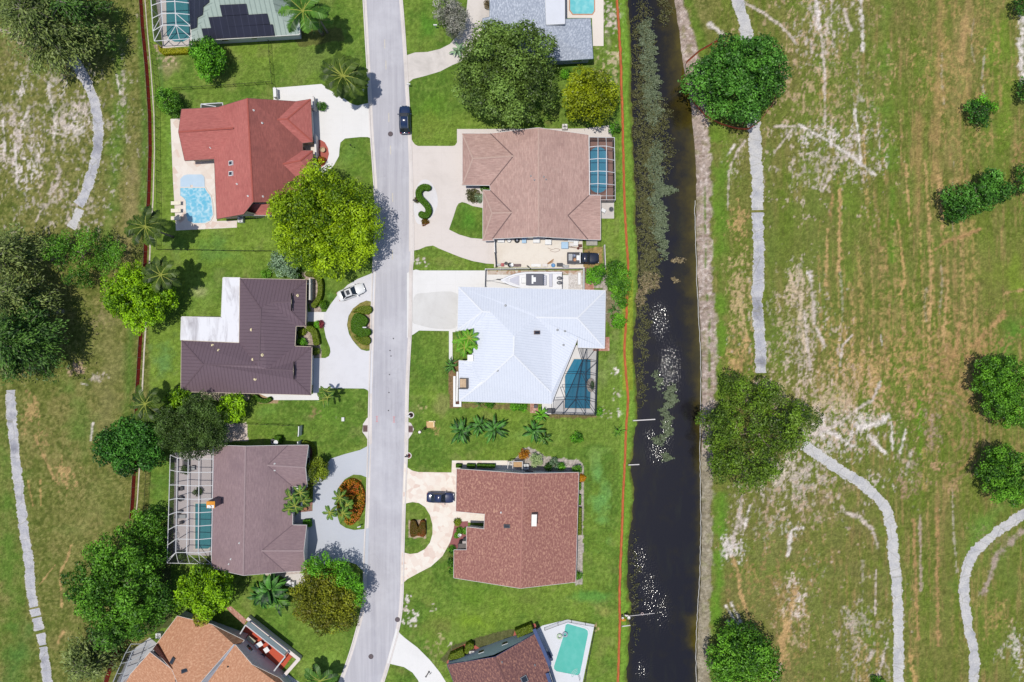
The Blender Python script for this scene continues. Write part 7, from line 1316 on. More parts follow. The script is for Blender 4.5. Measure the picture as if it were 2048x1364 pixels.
r_ = thing('garden_wall', P(545, 1270), 'white topped brick wall with a return on the lawn by the red terrace', 'wall'); b_ = MB()
for a, b, h_ in (((500, 1233), (601, 1313), 1.0), ((601, 1313), (572, 1346), 1.004)): A, B = P(*a), P(*b); d = B - A; b_.box(((A.x + B.x) / 2, (A.y + B.y) / 2, h_ / 2), (d.length + .3, .55, h_), math.atan2(d.y, d.x))
b_.build('coping', plain('pinkish_white_cap', C(236, 224, 218), .8, .08, 2), r_); A, B = P(498.5, 1237), P(590, 1310); d = B - A; MB().box(((A.x + B.x) / 2, (A.y + B.y) / 2, .45), (d.length, .22, .9), math.atan2(d.y, d.x)).build('brick_face', plain('red_brick_face', C(170, 84, 66), .9, .15, 3), r_)
def table(label, x, y, w_, l_, rz, mat, h_=.74, name='table'):
    p = P(x, y); r_ = thing(name, p, label, 'table'); MB().box((p.x, p.y, h_), (w_, l_, .05), rz, (1, 1), .02).build('table_top', mat, r_); ca, sa = math.cos(rz), math.sin(rz)
    for i, j in ((1, 1), (1, -1), (-1, 1), (-1, -1)):
        dx, dy = i * (w_ / 2 - .08), j * (l_ / 2 - .08); MB().box((p.x + dx * ca - dy * sa, p.y + dx * sa + dy * ca, (h_ - .03) / 2), (.06, .06, h_ - .03)).build('leg', mat, r_)
    return r_
table('white table under the pergola beams on the red terrace', 521, 1286, 1.3, .8, .55, WHITE); table('smaller white table right of the other table on the red terrace', 536, 1296, .85, .85, .6, WHITE); table('glass topped table in the upper corner of the red terrace', 505, 1276, 1.6, .8, -.66, plain('glass_green', C(190, 186, 160), .2, .1))
def chair(name, label, x, y, rz, seat, frame, w_=.5, group=None, back=.85):
    p = P(x, y); r_ = thing(name, Vector((p.x, p.y, 0)), label, 'chair', group); T = lambda a, b, c: (p.x + a * math.cos(rz) - b * math.sin(rz), p.y + a * math.sin(rz) + b * math.cos(rz), c)
    MB().box(T(0, 0, .43), (w_, w_, .07), rz, (1, 1), .03).build('seat', seat, r_); MB().box(T(-w_ * .5, 0, .66), (.06, w_, back - .42), rz).build('backrest', seat, r_)
    for s_ in (-1, 1): MB().box(T(0, s_ * w_ * .52, .62), (w_, .06, .05), rz).build('armrest', frame, r_)
    for i, j in ((1, 1), (1, -1), (-1, 1), (-1, -1)): MB().box(T(i * w_ * .44, j * w_ * .44, .2), (.05, .05, .4), rz).build('leg', frame, r_)
    return r_
chair('patio_chair', 'dark chair nearest the upper corner of the red terrace', 498, 1290, .6, DKGREY, BLACKM, .6); chair('patio_chair', 'dark chair below the smaller white table on the red terrace', 527, 1309, .6, DKGREY, BLACKM, .6)
# ================================================================ VEHICLES
def loft(b_, secs):
    """secs: list of rings (equal length) of points along the vehicle"""
    n = len(secs[0]); vs = [v for s_ in secs for v in s_]; fs = []
    for i in range(len(secs) - 1):
        for k in range(n - 1): fs.append((i * n + k, i * n + k + 1, (i + 1) * n + k + 1, (i + 1) * n + k))
    fs.append(list(range(n))); fs.append([(len(secs) - 1) * n + k for k in range(n)][::-1]); b_.add(vs, fs); return b_
def carpaint(name, col, rough=.22): return plain(name, col, rough, .03, 1, .0, .5, .8)
def vehicle(name, label, cat, x, y, ang, L, Wd, paint, kind):
    """nose points to +X of the vehicle; x, y is the pixel of the roof centre"""
    zr = {'sedan': 1.42, 'suv': 1.72, 'pickup': 1.82}[kind]; c = P(x, y, .9); root = thing(name, Vector((c.x, c.y, 0)), label, cat); ca, sa = math.cos(ang), math.sin(ang)
    T = lambda a, b, z: Vector((c.x + a * ca - b * sa, c.y + a * sa + b * ca, z))
    h = L / 2; w_ = Wd / 2
    # lower body: (station, half width, sill, shoulder, deck height)
    st = {'sedan': [(-1, .70, .40, .62, .74), (-.97, .84, .30, .80, .94), (-.80, .95, .24, .88, 1.02), (-.5, 1, .22, .90, .98), (0, 1, .22, .88, .95), (.28, .99, .22, .86, .96), (.6, .97, .22, .82, .93), (.85, .90, .24, .74, .84), (.96, .78, .30, .66, .74), (1, .60, .38, .58, .64)],
          'suv': [(-1, .74, .46, .74, .92), (-.97, .88, .38, .92, 1.06), (-.8, .97, .30, 1.0, 1.10), (-.4, 1, .28, 1.02, 1.10), (.1, 1, .28, 1.0, 1.08), (.36, .99, .28, .98, 1.10), (.65, .97, .28, .94, 1.08), (.86, .90, .30, .86, 1.0), (.96, .78, .36, .76, .90), (1, .58, .44, .68, .78)],
          'pickup': [(-1, .92, .55, .95, 1.05), (-.98, .96, .48, 1.0, 1.08), (-.7, 1, .40, 1.02, 1.10), (-.2, 1, .38, 1.02, 1.10), (.2, 1, .38, 1.02, 1.12), (.45, .99, .38, 1.0, 1.14), (.75, .96, .38, .98, 1.12), (.92, .88, .42, .92, 1.04), (.98, .78, .46, .84, .94), (1, .66, .52, .76, .84)]}[kind]
    secs = []
    for u, k, z0, z1, z2 in st:
        X, Y = u * h, k * w_; secs.append([T(X, -Y * .92, z0), T(X, -Y, z0 + .12), T(X, -Y, z1 - .06), T(X, -Y * .96, z1), T(X, -Y * .80, z2 - .02), T(X, -Y * .4, z2 + .02), T(X, 0, z2 + .03), T(X, Y * .4, z2 + .02), T(X, Y * .80, z2 - .02), T(X, Y * .96, z1), T(X, Y, z1 - .06), T(X, Y, z0 + .12), T(X, Y * .92, z0)])
    body = loft(MB(), secs).build('body', paint, root, True)
    zb = {'sedan': .93, 'suv': 1.06, 'pickup': 1.10}[kind]
    cb = {'sedan': [(-.72, .60, .0), (-.42, .70, 1.0), (-.12, .72, 1.03), (.10, .70, .97), (.40, .66, .0)], 'suv': [(-.93, .66, .0), (-.74, .72, .93), (-.25, .74, 1.0), (.12, .72, .97), (.46, .70, .0)], 'pickup': [(-.16, .76, .0), (-.10, .74, .95), (.05, .76, 1.0), (.22, .75, .97), (.44, .76, .0)]}[kind]
    secs = []
    for u, k, f in cb:
        z = zb + (zr - zb) * f; b0 = w_ * (.88 if f == 0 else .90); secs.append([T(u * h, -b0, zb - .03), T(u * h, -(b0 + (w_ * k - b0) * max(f, .05)) , z - .05 * f), T(u * h, -w_ * k * .8, z), T(u * h, 0, z + .02), T(u * h, w_ * k * .8, z), T(u * h, (b0 + (w_ * k - b0) * max(f, .05)), z - .05 * f), T(u * h, b0, zb - .03)])
    loft(MB(), secs).build('windows', CARGLASS, root, False)
    rf = [s_ for s_ in cb if s_[2] > .5]; secs = []
    for i, (u, k, f) in enumerate(rf):
        z = zb + (zr - zb) * f; e = .0; X = u * h + (.06 if i == 0 else (-.04 if i == len(rf) - 1 else 0)); secs.append([T(X, -w_ * k * .98, z - .06), T(X, -w_ * k * .8, z + .022), T(X, 0, z + .045), T(X, w_ * k * .8, z + .022), T(X, w_ * k * .98, z - .06)])
    loft(MB(), secs).build('roof_panel', paint, root, True)
    for s_ in (-1, 1):
        b_ = MB(); f0, f1 = cb[-2], cb[-1]; b_.tube([T(f0[0] * h, s_ * w_ * f0[1] * .95, zb + (zr - zb) * f0[2]), T(f1[0] * h, s_ * w_ * .86, zb)], .05, 5); r0, r1 = cb[1], cb[0]; b_.tube([T(r0[0] * h, s_ * w_ * r0[1] * .95, zb + (zr - zb) * r0[2]), T(r1[0] * h, s_ * w_ * .84, zb)], .07, 5); b_.tube([T(-.02 * h, s_ * w_ * .91, zb), T(-.02 * h, s_ * w_ * .72, zr - .04)], .04, 5); b_.build('pillar', paint, root)
        m_ = MB().box(tuple(T(.36 * h, s_ * (w_ + .10), zb + .04)), (.16, .22, .13), ang, (1, 1), .03).build('mirror', paint, root)
        MB().box(tuple(T(.955 * h, s_ * w_ * .62, .70 if kind == 'sedan' else .86)), (.14, w_ * .36, .13), ang - s_ * .35, (1, 1), .03).build('headlight', plain('headlight_glass', C(226, 230, 236), .1, .05) if 'headlight_glass' not in bpy.data.materials else bpy.data.materials['headlight_glass'], root)
        MB().box(tuple(T(-.965 * h, s_ * w_ * .70, .86 if kind == 'sedan' else 1.0)), (.12, w_ * .28, .14), ang, (1, 1), .03).build('tail_light', plain('red_lens', C(170, 30, 26), .2, .05) if 'red_lens' not in bpy.data.materials else bpy.data.materials['red_lens'], root)
        for u in ((.62, -.60) if kind != 'pickup' else (.64, -.58)):
            wr = .33 if kind == 'sedan' else .38; o = T(u * h, s_ * (w_ - .11), wr); ax = T(0, 1, 0) - T(0, 0, 0)
            wh = MB().tube([o - ax * .11, o + ax * .11], wr, 18).build('wheel', TYRE, root); MB().tube([o - ax * .115, o + ax * .115], wr * .62, 14).build('rim', GREYM, wh)
    MB().box(tuple(T(.985 * h, 0, .46 if kind == 'sedan' else .6)), (.06, w_ * .9, .16), ang).build('grille', BLACKM, root)
    if kind == 'suv':
        for s_ in (-1, 1): MB().tube([T(-.72 * h, s_ * w_ * .64, zr - .02), T(-.66 * h, s_ * w_ * .66, zr + .09), T(.04 * h, s_ * w_ * .66, zr + .11), T(.10 * h, s_ * w_ * .64, zr)], .035, 5).build('roof_rail', CHROME, root)
        MB().box(tuple(T(-.93 * h, 0, 1.02)), (.05, w_ * 1.0, .06), ang).build('chrome_strip', CHROME, root)
    if kind == 'sedan' and 'white' in label: MB().box(tuple(T(-.16 * h, 0, zr + .076)), (.55, .78, .02), ang).build('sunroof', CARGLASS, root)
    if kind == 'pickup':
        MB().box(tuple(T(-.60 * h, 0, 1.10)), (h * .72, w_ * 1.62, .06), ang).build('load_bed', DKGREY, root)
        for s_ in (-1, 1): MB().box(tuple(T(-.60 * h, s_ * w_ * .93, 1.14)), (h * .80, .14, .16), ang).build('bed_side', paint, root)
        MB().box(tuple(T(-.99 * h, 0, 1.06)), (.08, w_ * 1.7, .28), ang).build('tailgate', paint, root)
    return root, T, h, w_
CARGLASS = plain('car_glass', (.012, .018, .026, 1), .05, .03, 1, 0, .7); TYRE = plain('rubber', C(40, 40, 42), .85, .1, 3); CHROME = plain('bright_metal', C(214, 216, 220), .25, .05, 2, .6)
NAVY = carpaint('navy_paint', C(30, 48, 84)); NAVY2 = carpaint('dark_blue_paint', C(46, 56, 92)); BLK = carpaint('black_blue_paint', C(38, 42, 58)); WHP = carpaint('white_car_paint', C(246, 246, 246))
vehicle('suv', 'dark blue SUV with silver roof rails parked on the street', 'SUV', 809.5, 239, math.pi / 2 + .02, 4.75, 1.95, NAVY, 'suv')
vehicle('sedan', 'white sedan with sunroof on the circular driveway', 'car', 701.5, 584, R(21), 4.7, 1.86, WHP, 'sedan')
vehicle('sedan', 'dark blue sedan on the cream paved driveway', 'car', 880.5, 995.5, -.03, 4.65, 1.82, NAVY2, 'sedan')
pk, T, h_, w_ = vehicle('pickup_truck', 'dark pickup truck with a loaded bed in the side yard', 'pickup truck', 1166, 516.5, 0.0, 5.4, 1.95, BLK, 'pickup')
MB().box(tuple(T(-.20 * h_, 0, 1.3)), (.14, w_ * 1.8, .42), 0).build('toolbox_rack', WHITE, pk)
def cargo(name, label, a, b, z, build):
    p = T(a, b, z); r_ = thing(name, p, label, 'cargo'); build(r_, p)
cargo('cooler', 'white cooler lying at the tailgate of the pickup bed', -.80 * h_, .1, 1.13, lambda r_, p: (MB().box((p.x, p.y, p.z + .2), (.62, 1.1, .4), 0, (1, 1), .05).build('tub', WHITE, r_), MB().box((p.x, p.y, p.z + .43), (.64, 1.12, .06), 0, (1, 1), .02).build('lid', GREYM, r_)))
cargo('crate', 'white crate behind the cab of the pickup', -.33 * h_, 0, 1.13, lambda r_, p: (MB().box((p.x, p.y, p.z + .2), (.5, .8, .4), 0, (1, 1), .03).build('box', OFFW, r_), MB().box((p.x, p.y, p.z + .42), (.52, .82, .03), 0).build('lid', WHITE, r_)))
cargo('rope_coil', 'orange coiled rope in the pickup bed', -.52 * h_, -.3, 1.15, lambda r_, p: (MB().torus((p.x, p.y, p.z + .06), .2, .06).build('outer_coil', plain('orange_rope', C(214, 120, 92), .8, .2, 6), r_), MB().torus((p.x + .02, p.y, p.z + .14), .12, .05).build('inner_coil', plain('cream_rope', C(230, 206, 150), .8, .2, 6), r_)))
cargo('tarp_bundle', 'blue grey tarp bundle in the pickup bed', -.62 * h_, .42, 1.13, lambda r_, p: (MB().lathe((p.x, p.y, p.z), [(.3, 0), (.34, .15), (.2, .3)], 10, 1.3, .8).build('bundle', plain('blue_grey_tarp', C(150, 162, 190), .7, .2, 4), r_), MB().box((p.x, p.y, p.z + .2), (.08, .5, .26), .3).build('strap', BLACKM, r_)))  # the last piece of cargo is a strapped bundle of tarp
# ---------------------------------------------------------------- boat on its pad
def make_boat():
    c = P(1062, 561, 1.2); root = thing('motor_boat', Vector((c.x, c.y, 0)), 'white centre console motor boat with grey canopy beside the white metal roof', 'boat'); hull = []; L = 10.4
    T = lambda a, b, z: Vector((c.x + a, c.y + b, z)); st = []
    for i in range(15):
        u = i / 14; x = -L / 2 + L * u; bw = 1.42 * (1 - max(0, (.52 - u) / .52) ** 2.3); bw = max(.03, bw); st.append((x, bw, .35 + .5 * max(0, (.3 - u) / .3) ** 1.5, 1.45 + .35 * (1 - u) ** 1.6))
    secs = [[T(x, -b, z1), T(x, -b * .98, z1 - .12), T(x, -b * .80, z0 + .35), T(x, 0, z0), T(x, b * .80, z0 + .35), T(x, b * .98, z1 - .12), T(x, b, z1)] for x, b, z0, z1 in st]
    loft(MB(), secs).build('hull', plain('white_gelcoat', C(248, 248, 250), .25, .03, 1, 0, .5, .3), root, True)
    dk = [[T(x, -b, z1 + .003), T(x, -max(.0, b - .30), z1 + .01), T(x, -max(0, b - .32), z1 - .34 if 0.12 < (x / L + .5) else z1 - .05), T(x, 0, z1 - .33 if 0.12 < (x / L + .5) else z1 - .04), T(x, max(0, b - .32), z1 - .34 if 0.12 < (x / L + .5) else z1 - .05), T(x, max(0, b - .30), z1 + .01), T(x, b, z1 + .003)] for x, b, z0, z1 in st]
    loft(MB(), dk).build('deck', plain('pale_grey_deck', C(241, 241, 245), .6, .05, 2), root)
    MB().tube([T(x, -b - .02, z1 - .06) for x, b, z0, z1 in st[1:]], .035, 5).tube([T(x, b + .02, z1 - .06) for x, b, z0, z1 in st[1:]], .035, 5).build('rub_rail', plain('dark_rub_rail', C(88, 88, 92), .6, .1), root)
    GC = plain('grey_cushion', C(206, 206, 218), .7, .06, 3)
    MB().add([T(-3.6, -.25, 1.52), T(-3.6, .25, 1.52), T(-2.0, .85, 1.46), T(-2.0, -.85, 1.46), T(-3.6, -.25, 1.3), T(-3.6, .25, 1.3), T(-2.0, .85, 1.2), T(-2.0, -.85, 1.2)], [(0, 3, 2, 1), (0, 4, 7, 3), (3, 7, 6, 2), (2, 6, 5, 1), (1, 5, 4, 0)]).build('bow_cushion', GC, root)
    MB().box(tuple(T(-1.15, 0, 1.55)), (.95, 1.0, .5), 0, (.95, .95), .06).build('console_seat', WHITE, root)
    top = MB().box(tuple(T(.55, 0, 2.95)), (2.85, 1.92, .09), 0, (.97, .95), .03).build('canopy', plain('grey_canopy', C(104, 104, 114), .75, .08, 2), root); MB().box(tuple(T(.2, 0, 3.02)), (.28, 1.4, .05)).box(tuple(T(.5, .0, 3.023)), (.5, .75, .05)).build('canopy_hatch', WHITE, top)
    for i in (-1, 1):
        for j in (-1, 1): MB().tube([T(.55 + i * 1.1, j * .8, 2.93), T(.55 + i * .8, j * .6, 1.1)], .035, 6).build('canopy_pole', CHROME, root)
    MB().box(tuple(T(.5, 0, 1.55)), (1.3, .9, .9), 0, (.85, .9), .06).build('console', WHITE, root); MB().box(tuple(T(2.2, 0, 1.5)), (.7, 1.7, .42), 0, (1, 1), .06).build('leaning_seat', GC, root); MB().box(tuple(T(3.3, 0, 1.42)), (.5, 2.2, .3), 0, (1, 1), .05).build('stern_bench', GC, root)
    b_ = MB()
    for k in range(5): b_.tube([T(1.98, -.7 + k * .35, 2.95), T(2.05, -.7 + k * .35, 3.3)], .03, 5)
    b_.build('rod_holder', CHROME, root)
    for s_ in (-.42, .36):
        e = MB().lathe(tuple(T(4.75, s_, 1.25)), [(.20, 0), (.36, .15), (.37, .6), (.24, .75), (.05, .78)], 14, 1.25, .78).build('outboard_motor', plain('grey_motor_cowl', C(112, 112, 118), .35, .05), root); MB().box(tuple(T(4.8, s_, .75)), (.3, .16, 1.0)).build('leg', DKGREY, e)
    MB().tube([T(-5.1, .05, 1.85), T(-5.6, .15, 1.9), T(-5.75, .1, 1.75)], .09, 6).build('anchor', DKGREY, root)
    tr = MB().box(tuple(T(.8, .75, .42)), (7.5, .12, .14)).box(tuple(T(.8, -.75, .42)), (7.5, .12, .14)).tube([T(-3, .75, .42), T(-6.9, 0, .45), T(-3, -.75, .42)], .07, 5).tube([T(-6.9, 0, .45), T(-7.6, 0, .47)], .07, 5).box(tuple(T(-1.5, 0, .43)), (.1, 1.6, .1)).box(tuple(T(3.5, 0, .43)), (.1, 1.6, .1)).build('trailer_frame', GREYM, root)
    for a in (.9, 1.9):
        for s_ in (-1, 1): o = T(a, s_ * 1.05, .34); MB().tube([o + Vector((0, -.1, 0)), o + Vector((0, .1, 0))], .34, 16).build('trailer_wheel', TYRE, tr)
make_boat()
# ================================================================ STREET FURNITURE
IRON = plain('cast_iron', C(104, 92, 96), .8, .15, 4)
for l, x, y in (('iron manhole cover beside the parked SUV', 781, 268), ('iron manhole cover in the road near the bottom bend', 742, 1313), ('iron manhole cover at the kerb by the bare patch', 795, 1239)):
    p = P(x, y); r_ = thing('manhole_cover', Vector((p.x, p.y, .02)), l, 'manhole'); MB().lathe((p.x, p.y, .010), [(.42, 0), (.42, .024), (.36, .028), (.36, .022), (.0, .024)], 20).build('lid', IRON, r_); MB().torus((p.x, p.y, .028), .40, .03, 20, 6).build('frame', DKGREY, r_)
for l, x, y in (('rusty storm drain grate on the left kerb', 731, 857), ('rusty storm drain grate on the right kerb', 821, 858)):
    p = P(x, y); r_ = thing('storm_drain', Vector((p.x, p.y, 0)), l, 'storm drain'); MB().box((p.x, p.y, .055), (.85, 1.15, .05)).build('frame', plain('grey_frame', C(140, 124, 120), .9, .15), r_); b_ = MB()
    for k in range(5): b_.box((p.x - .28 + k * .14, p.y, .085), (.09, .9, .03))
    b_.build('grate', plain('rusty_iron', C(92, 62, 58), .9, .2, 4), r_)
BLKH = plain('dark_soil', C(64, 44, 44), .95, .2, 5); MULR = plain('red_mulch', C(120, 64, 60), .95, .25, 5)
for l, x, y, sm in (('white stone ring with dark soil and a mailbox on the right verge', 822, 830, BLKH), ('white stone ring with red mulch on the right verge', 817, 911, MULR)):
    p = P(x, y); r_ = thing('planter_ring', Vector((p.x, p.y, 0)), l, 'planter'); MB().torus((p.x, p.y, .07), .48, .09, 20, 6).build('stone_ring', plain('white_stone', C(240, 234, 226), .8, .08, 4), r_); MB().lathe((p.x, p.y, .01), [(.42, 0), (.40, .07), (0, .09)], 16).build('soil', sm, r_)
def mailbox(l, x, y, rz=0, col=None):
    p = P(x, y); r_ = thing('mailbox', Vector((p.x, p.y, 0)), l, 'mailbox'); MB().box((p.x, p.y, .52), (.1, .1, 1.04)).build('post', WHITE, r_)
    sec = [[Vector((p.x + u * math.cos(rz) - .11 * math.cos(a) * math.sin(rz), p.y + u * math.sin(rz) + .11 * math.cos(a) * math.cos(rz), 1.05 + max(0, .14 * math.sin(a)) + (.08 if a > 0.001 and a < 3.14 else 0))) for a in [math.pi * i / 8 for i in range(9)]] for u in (-.3, .3)]
    loft(MB(), sec).build('box', col or WHITE, r_); MB().box((p.x + .1, p.y + .14, 1.22), (.05, .02, .14)).build('flag', MULR, r_)
mailbox('white mailbox on the right verge above the SUV', 819, 173); mailbox('white mailbox in the dark soil ring on the right verge', 819, 830.5); mailbox('white mailbox at the foot of the flower island', 721, 1050, .3); mailbox('white mailbox under the spreading coconut palm', 727, 184); mailbox('dark mailbox in the red mulch ring', 815, 911, 0, DKGREY); mailbox('white mailbox in the notch of the driveway island hedge', 732, 655, 0); mailbox('black mailbox left of the S shaped hedge', 831, 403, 0, BLACKM); mailbox('white mailbox on the lawn near the silver tree', 872, 56)
r_ = thing('basketball_hoop', P(860, 850), 'portable basketball hoop with a sand coloured base on the lawn', 'basketball hoop'); p = P(861, 849); TAN_ = plain('sand_plastic', C(218, 178, 122), .7, .06, 2)
MB().box((p.x, p.y, .12), (1.45, 1.2, .24), 0, (.9, .9), .06).build('base', TAN_, r_); MB().box((p.x + .3, p.y + .55, .34), (1.1, .2, .2)).box((p.x + .62, p.y + .1, .335), (.2, .9, .21)).build('base_ridge', plain('cream_plastic', C(244, 222, 176), .7, .05), r_)
a = Vector((p.x - .75, p.y - .4, .25)); b = P(843.5, 860.5, 3.2); MB().tube([a, a + (b - a) * .5, b], .07, 6).build('pole', BLACKM, r_); MB().box(tuple(b + Vector((-.12, -.1, .2))), (.08, .55, .5), .7).build('backboard', BLACKM, r_); c = b + Vector((-.38, -.32, .0)); MB().torus(tuple(c), .24, .025, 16, 5).build('rim', MULR, r_); MB().lathe((c.x, c.y, c.z - .4), [(.14, 0), (.23, .38)], 10).build('net', WHITE, r_)
r_ = thing('utility_box', P(687, 838), 'small white utility box on the lawn by the street', 'utility box'); p = P(687, 838); MB().box((p.x, p.y, .22), (.42, .62, .44), 0, (1, 1), .04).build('cabinet', WHITE, r_); MB().box((p.x, p.y, .45), (.46, .66, .04)).build('lid', GREYM, r_)
def yardlight(l, x, y): 
    p = P(x, y); r_ = thing('garden_lamp', Vector((p.x, p.y, 0)), l, 'lamp'); MB().tube([(p.x, p.y, 0), (p.x, p.y, 1.6)], .04, 6).build('post', BLACKM, r_); MB().lathe((p.x, p.y, 1.6), [(.06, 0), (.14, .1), (.12, .32), (.02, .4)], 8).build('lantern', BLACKM, r_)
yardlight('black lamp post on the lawn beside the white driveway', 706, 296)
# survey plugs in the road
for k, (x, y) in enumerate([(787, 677), (780, 701), (782, 712), (779, 749), (778, 785), (777, 821)]):
    p = P(x, y); r_ = thing('road_plug', Vector((p.x, p.y, .01)), 'small dark round patch in the road surface', 'road patch', 'dark round patches in the road'); MB().lathe((p.x, p.y, .012), [(.12, 0), (.11, .01), (0, .012)], 12).build('plug', DKGREY, r_)
# ================================================================ YARD THINGS
def acunit(l, x, y, col=None):
    p = P(x, y); r_ = thing('cooling_unit', Vector((p.x, p.y, 0)), l, 'air conditioner'); MB().box((p.x, p.y, .42), (.9, .9, .84), 0, (1, 1), .06).build('casing', col or GREYM, r_); MB().torus((p.x, p.y, .85), .34, .03, 16, 5).build('fan_ring', CHROME, r_); b_ = MB()
    for k in range(4): b_.box((p.x + .16 * math.cos(k * 1.57), p.y + .16 * math.sin(k * 1.57), .86), (.28, .12, .02), k * 1.57 + .3)
    b_.build('fan', BLACKM, r_)
acunit('grey cooling unit beside the square hedge of the mauve roof', 550, 882, DKGREY); acunit('white cooling unit by the pergola of the brown roof', 1052, 932, WHITE); acunit('white box cooling unit on the side path of the tan brown roof', 1129, 256, OFFW); acunit('cooling unit at the north wall of the dark shingle roof', 944, 1303, OFFW); acunit('cooling unit beside the orange tan roof under the trees', 321, 1268, WHITE); acunit('white cooling unit at the south wall of the red roof', 484, 441, WHITE); acunit('white unit below the mauve roof by the rusty tree', 586, 1166, WHITE)
def binbox(name, l, x, y, w_, d_, h_, col, lid, rz=0, cat='box', group=None):
    p = P(x, y); r_ = thing(name, Vector((p.x, p.y, 0)), l, cat, group); MB().box((p.x, p.y, h_ / 2), (w_ * .94, d_ * .94, h_), rz, (1.04, 1.04)).build('tub', col, r_); MB().box((p.x, p.y, h_ + .03), (w_, d_, .07), rz, (.96, .96), .02).build('lid', lid, r_); MB().box((p.x, p.y - d_ * .45, h_ * .8), (w_ * .3, .1, .05), rz).build('handle', DKGREY, r_); return r_
BLUP = plain('blue_plastic', C(84, 150, 206), .5, .1, 2); LBLU = plain('pale_blue_plastic', C(170, 204, 232), .5, .15, 3); REDC = plain('red_plastic', C(176, 54, 66), .5, .1, 2)
binbox('cooler', 'white and blue cooler against the wall at the west end of the work yard', 1002, 482, 1.15, .6, .5, LBLU, WHITE); binbox('storage_tub', 'bright blue tub by the wall of the work yard', 1048, 482, .75, .85, .55, BLUP, LBLU); binbox('chest_freezer', 'white chest by the wall in the middle of the work yard', 1072.5, 482, 1.15, .85, .8, OFFW, WHITE); binbox('chest_freezer', 'second white chest a step right of the first chest in the work yard', 1096, 485, 1.1, .95, .8, OFFW, WHITE); binbox('cooler', 'big blue and white fish box in the work yard', 1129, 491.5, 1.2, 1.15, .7, BLUP, LBLU); binbox('storage_tub', 'long white tub lying by the wall right of the fish box', 1146, 480, 1.9, .75, .4, OFFW, WHITE); binbox('storage_tub', 'square white tub below the long white tub', 1151, 487, .8, .9, .5, LBLU, WHITE)
binbox('crate', 'brown wooden crate beside the square white tub', 1160, 492, .6, .5, .4, plain('brown_wood', C(170, 128, 92), .9, .2), REDW); binbox('storage_tub', 'red tub by the fence of the work yard', 1005, 530, .5, .55, .45, REDC, REDC); binbox('storage_tub', 'dark grey box by the fence of the work yard', 1119, 530, 1.0, .6, .5, DKGREY, DKGREY); binbox('storage_tub', 'brown box row by the fence of the work yard', 1034, 531, 1.3, .45, .4, plain('taupe_plastic', C(140, 118, 116), .8, .1), plain('taupe_plastic_lid', C(128, 108, 108), .8, .1)); binbox('storage_tub', 'pale bin by the fence below the pickup', 1132, 533, .9, .45, .4, OFFW, GREYM)
binbox('storage_tub', 'long white box at the stern end of the boat pad', 1158, 558, .5, 2.1, .7, WHITE, WHITE); binbox('planter_box', 'white framed planter at the south east corner of the tan brown roof', 1183, 486, 1.9, .95, .5, WHITE, plain('grey_pebbles', C(176, 172, 162), .9, .3, 6)); binbox('bench_box', 'white box on the small patio of the tan brown roof', 1206, 422, .8, .6, .5, WHITE, WHITE, -.5)
def tyre(l, x, y, R_=.34, flat=True):
    p = P(x, y); r_ = thing('tyre', Vector((p.x, p.y, 0)), l, 'tyre'); MB().torus((p.x, p.y, .18), R_ * .75, R_ * .34, 18, 8).build('rubber_ring', TYRE, r_); MB().lathe((p.x, p.y, .1), [(R_ * .5, 0), (R_ * .5, .16), (.06, .1)], 14).build('rim', CHROME, r_)
tyre('black wheel standing between the coolers in the work yard', 1034, 481, .42); tyre('dark tyre by the fence at the west end of the work yard', 1020, 530, .38)
def bucket(l, x, y, r0, h_, col, name='bucket', rim=None):
    p = P(x, y); r_ = thing(name, Vector((p.x, p.y, 0)), l, name.replace('_', ' ')); MB().lathe((p.x, p.y, 0), [(r0 * .8, 0), (r0, h_), (r0 * .92, h_), (r0 * .8, h_ * .6), (0, h_ * .55)], 14).build('pail', col, r_); MB().torus((p.x, p.y, h_), r0, .025, 16, 5).build('rim', rim or col, r_)
bucket('round pale blue bucket by the fence of the work yard', 1106, 531, .32, .4, BLUP); bucket('white bucket with dark lid by the wall of the work yard', 1018, 482, .34, .45, WHITE, 'bucket', DKGREY); bucket('silver round drum by the fence of the work yard', 1023, 531, .3, .5, CHROME, 'drum'); bucket('small dark bucket near the fence of the work yard', 1012, 527, .25, .35, DKGREY); bucket('white ring tub by the wall near the long white tub', 1131, 478, .28, .3, WHITE); bucket('small rusty pot beside the wooden crate', 1156, 497, .2, .25, MULR, 'pot'); bucket('round terracotta pot on the red semicircle patio', 647, 301, .42, .6, plain('cream_pot', C(206, 180, 146), .8, .1), 'planter_pot'); bucket('round clay pot by the mauve entry court', 612, 1017, .34, .5, plain('clay_pot', C(160, 116, 86), .8, .1), 'planter_pot')
r_ = thing('fire_pit', P(1222, 419), 'round dark grey fire pit on the small concrete patio', 'fire pit'); p = P(1222, 419); MB().lathe((p.x, p.y, 0), [(.36, 0), (.42, .32), (.34, .34), (.2, .26), (0, .24)], 18).build('bowl', DKGREY, r_); MB().torus((p.x, p.y, .34), .36, .04, 20, 6).build('rim', GREYM, r_)
r_ = thing('timber_pole', P(1130, 496), 'long dark pole lying beside the big fish box', 'pole'); MB().tube([P(1136, 494) + Vector((0, 0, .3)), P(1152, 496) + Vector((0, 0, .2)), P(1169, 498) + Vector((0, 0, .08))], .05, 6).build('shaft', REDW, r_)
r_ = thing('cable', P(1100, 500), 'loose brown cable snaking over the work yard', 'cable'); MB().tube([P(x, y) + Vector((0, 0, .05)) for x, y in spline([(1096, 496), (1104, 499), (1112, 497), (1120, 500), (1112, 504), (1104, 503), (1100, 500)], 5)], .025, 5).build('cord', MULR, r_)
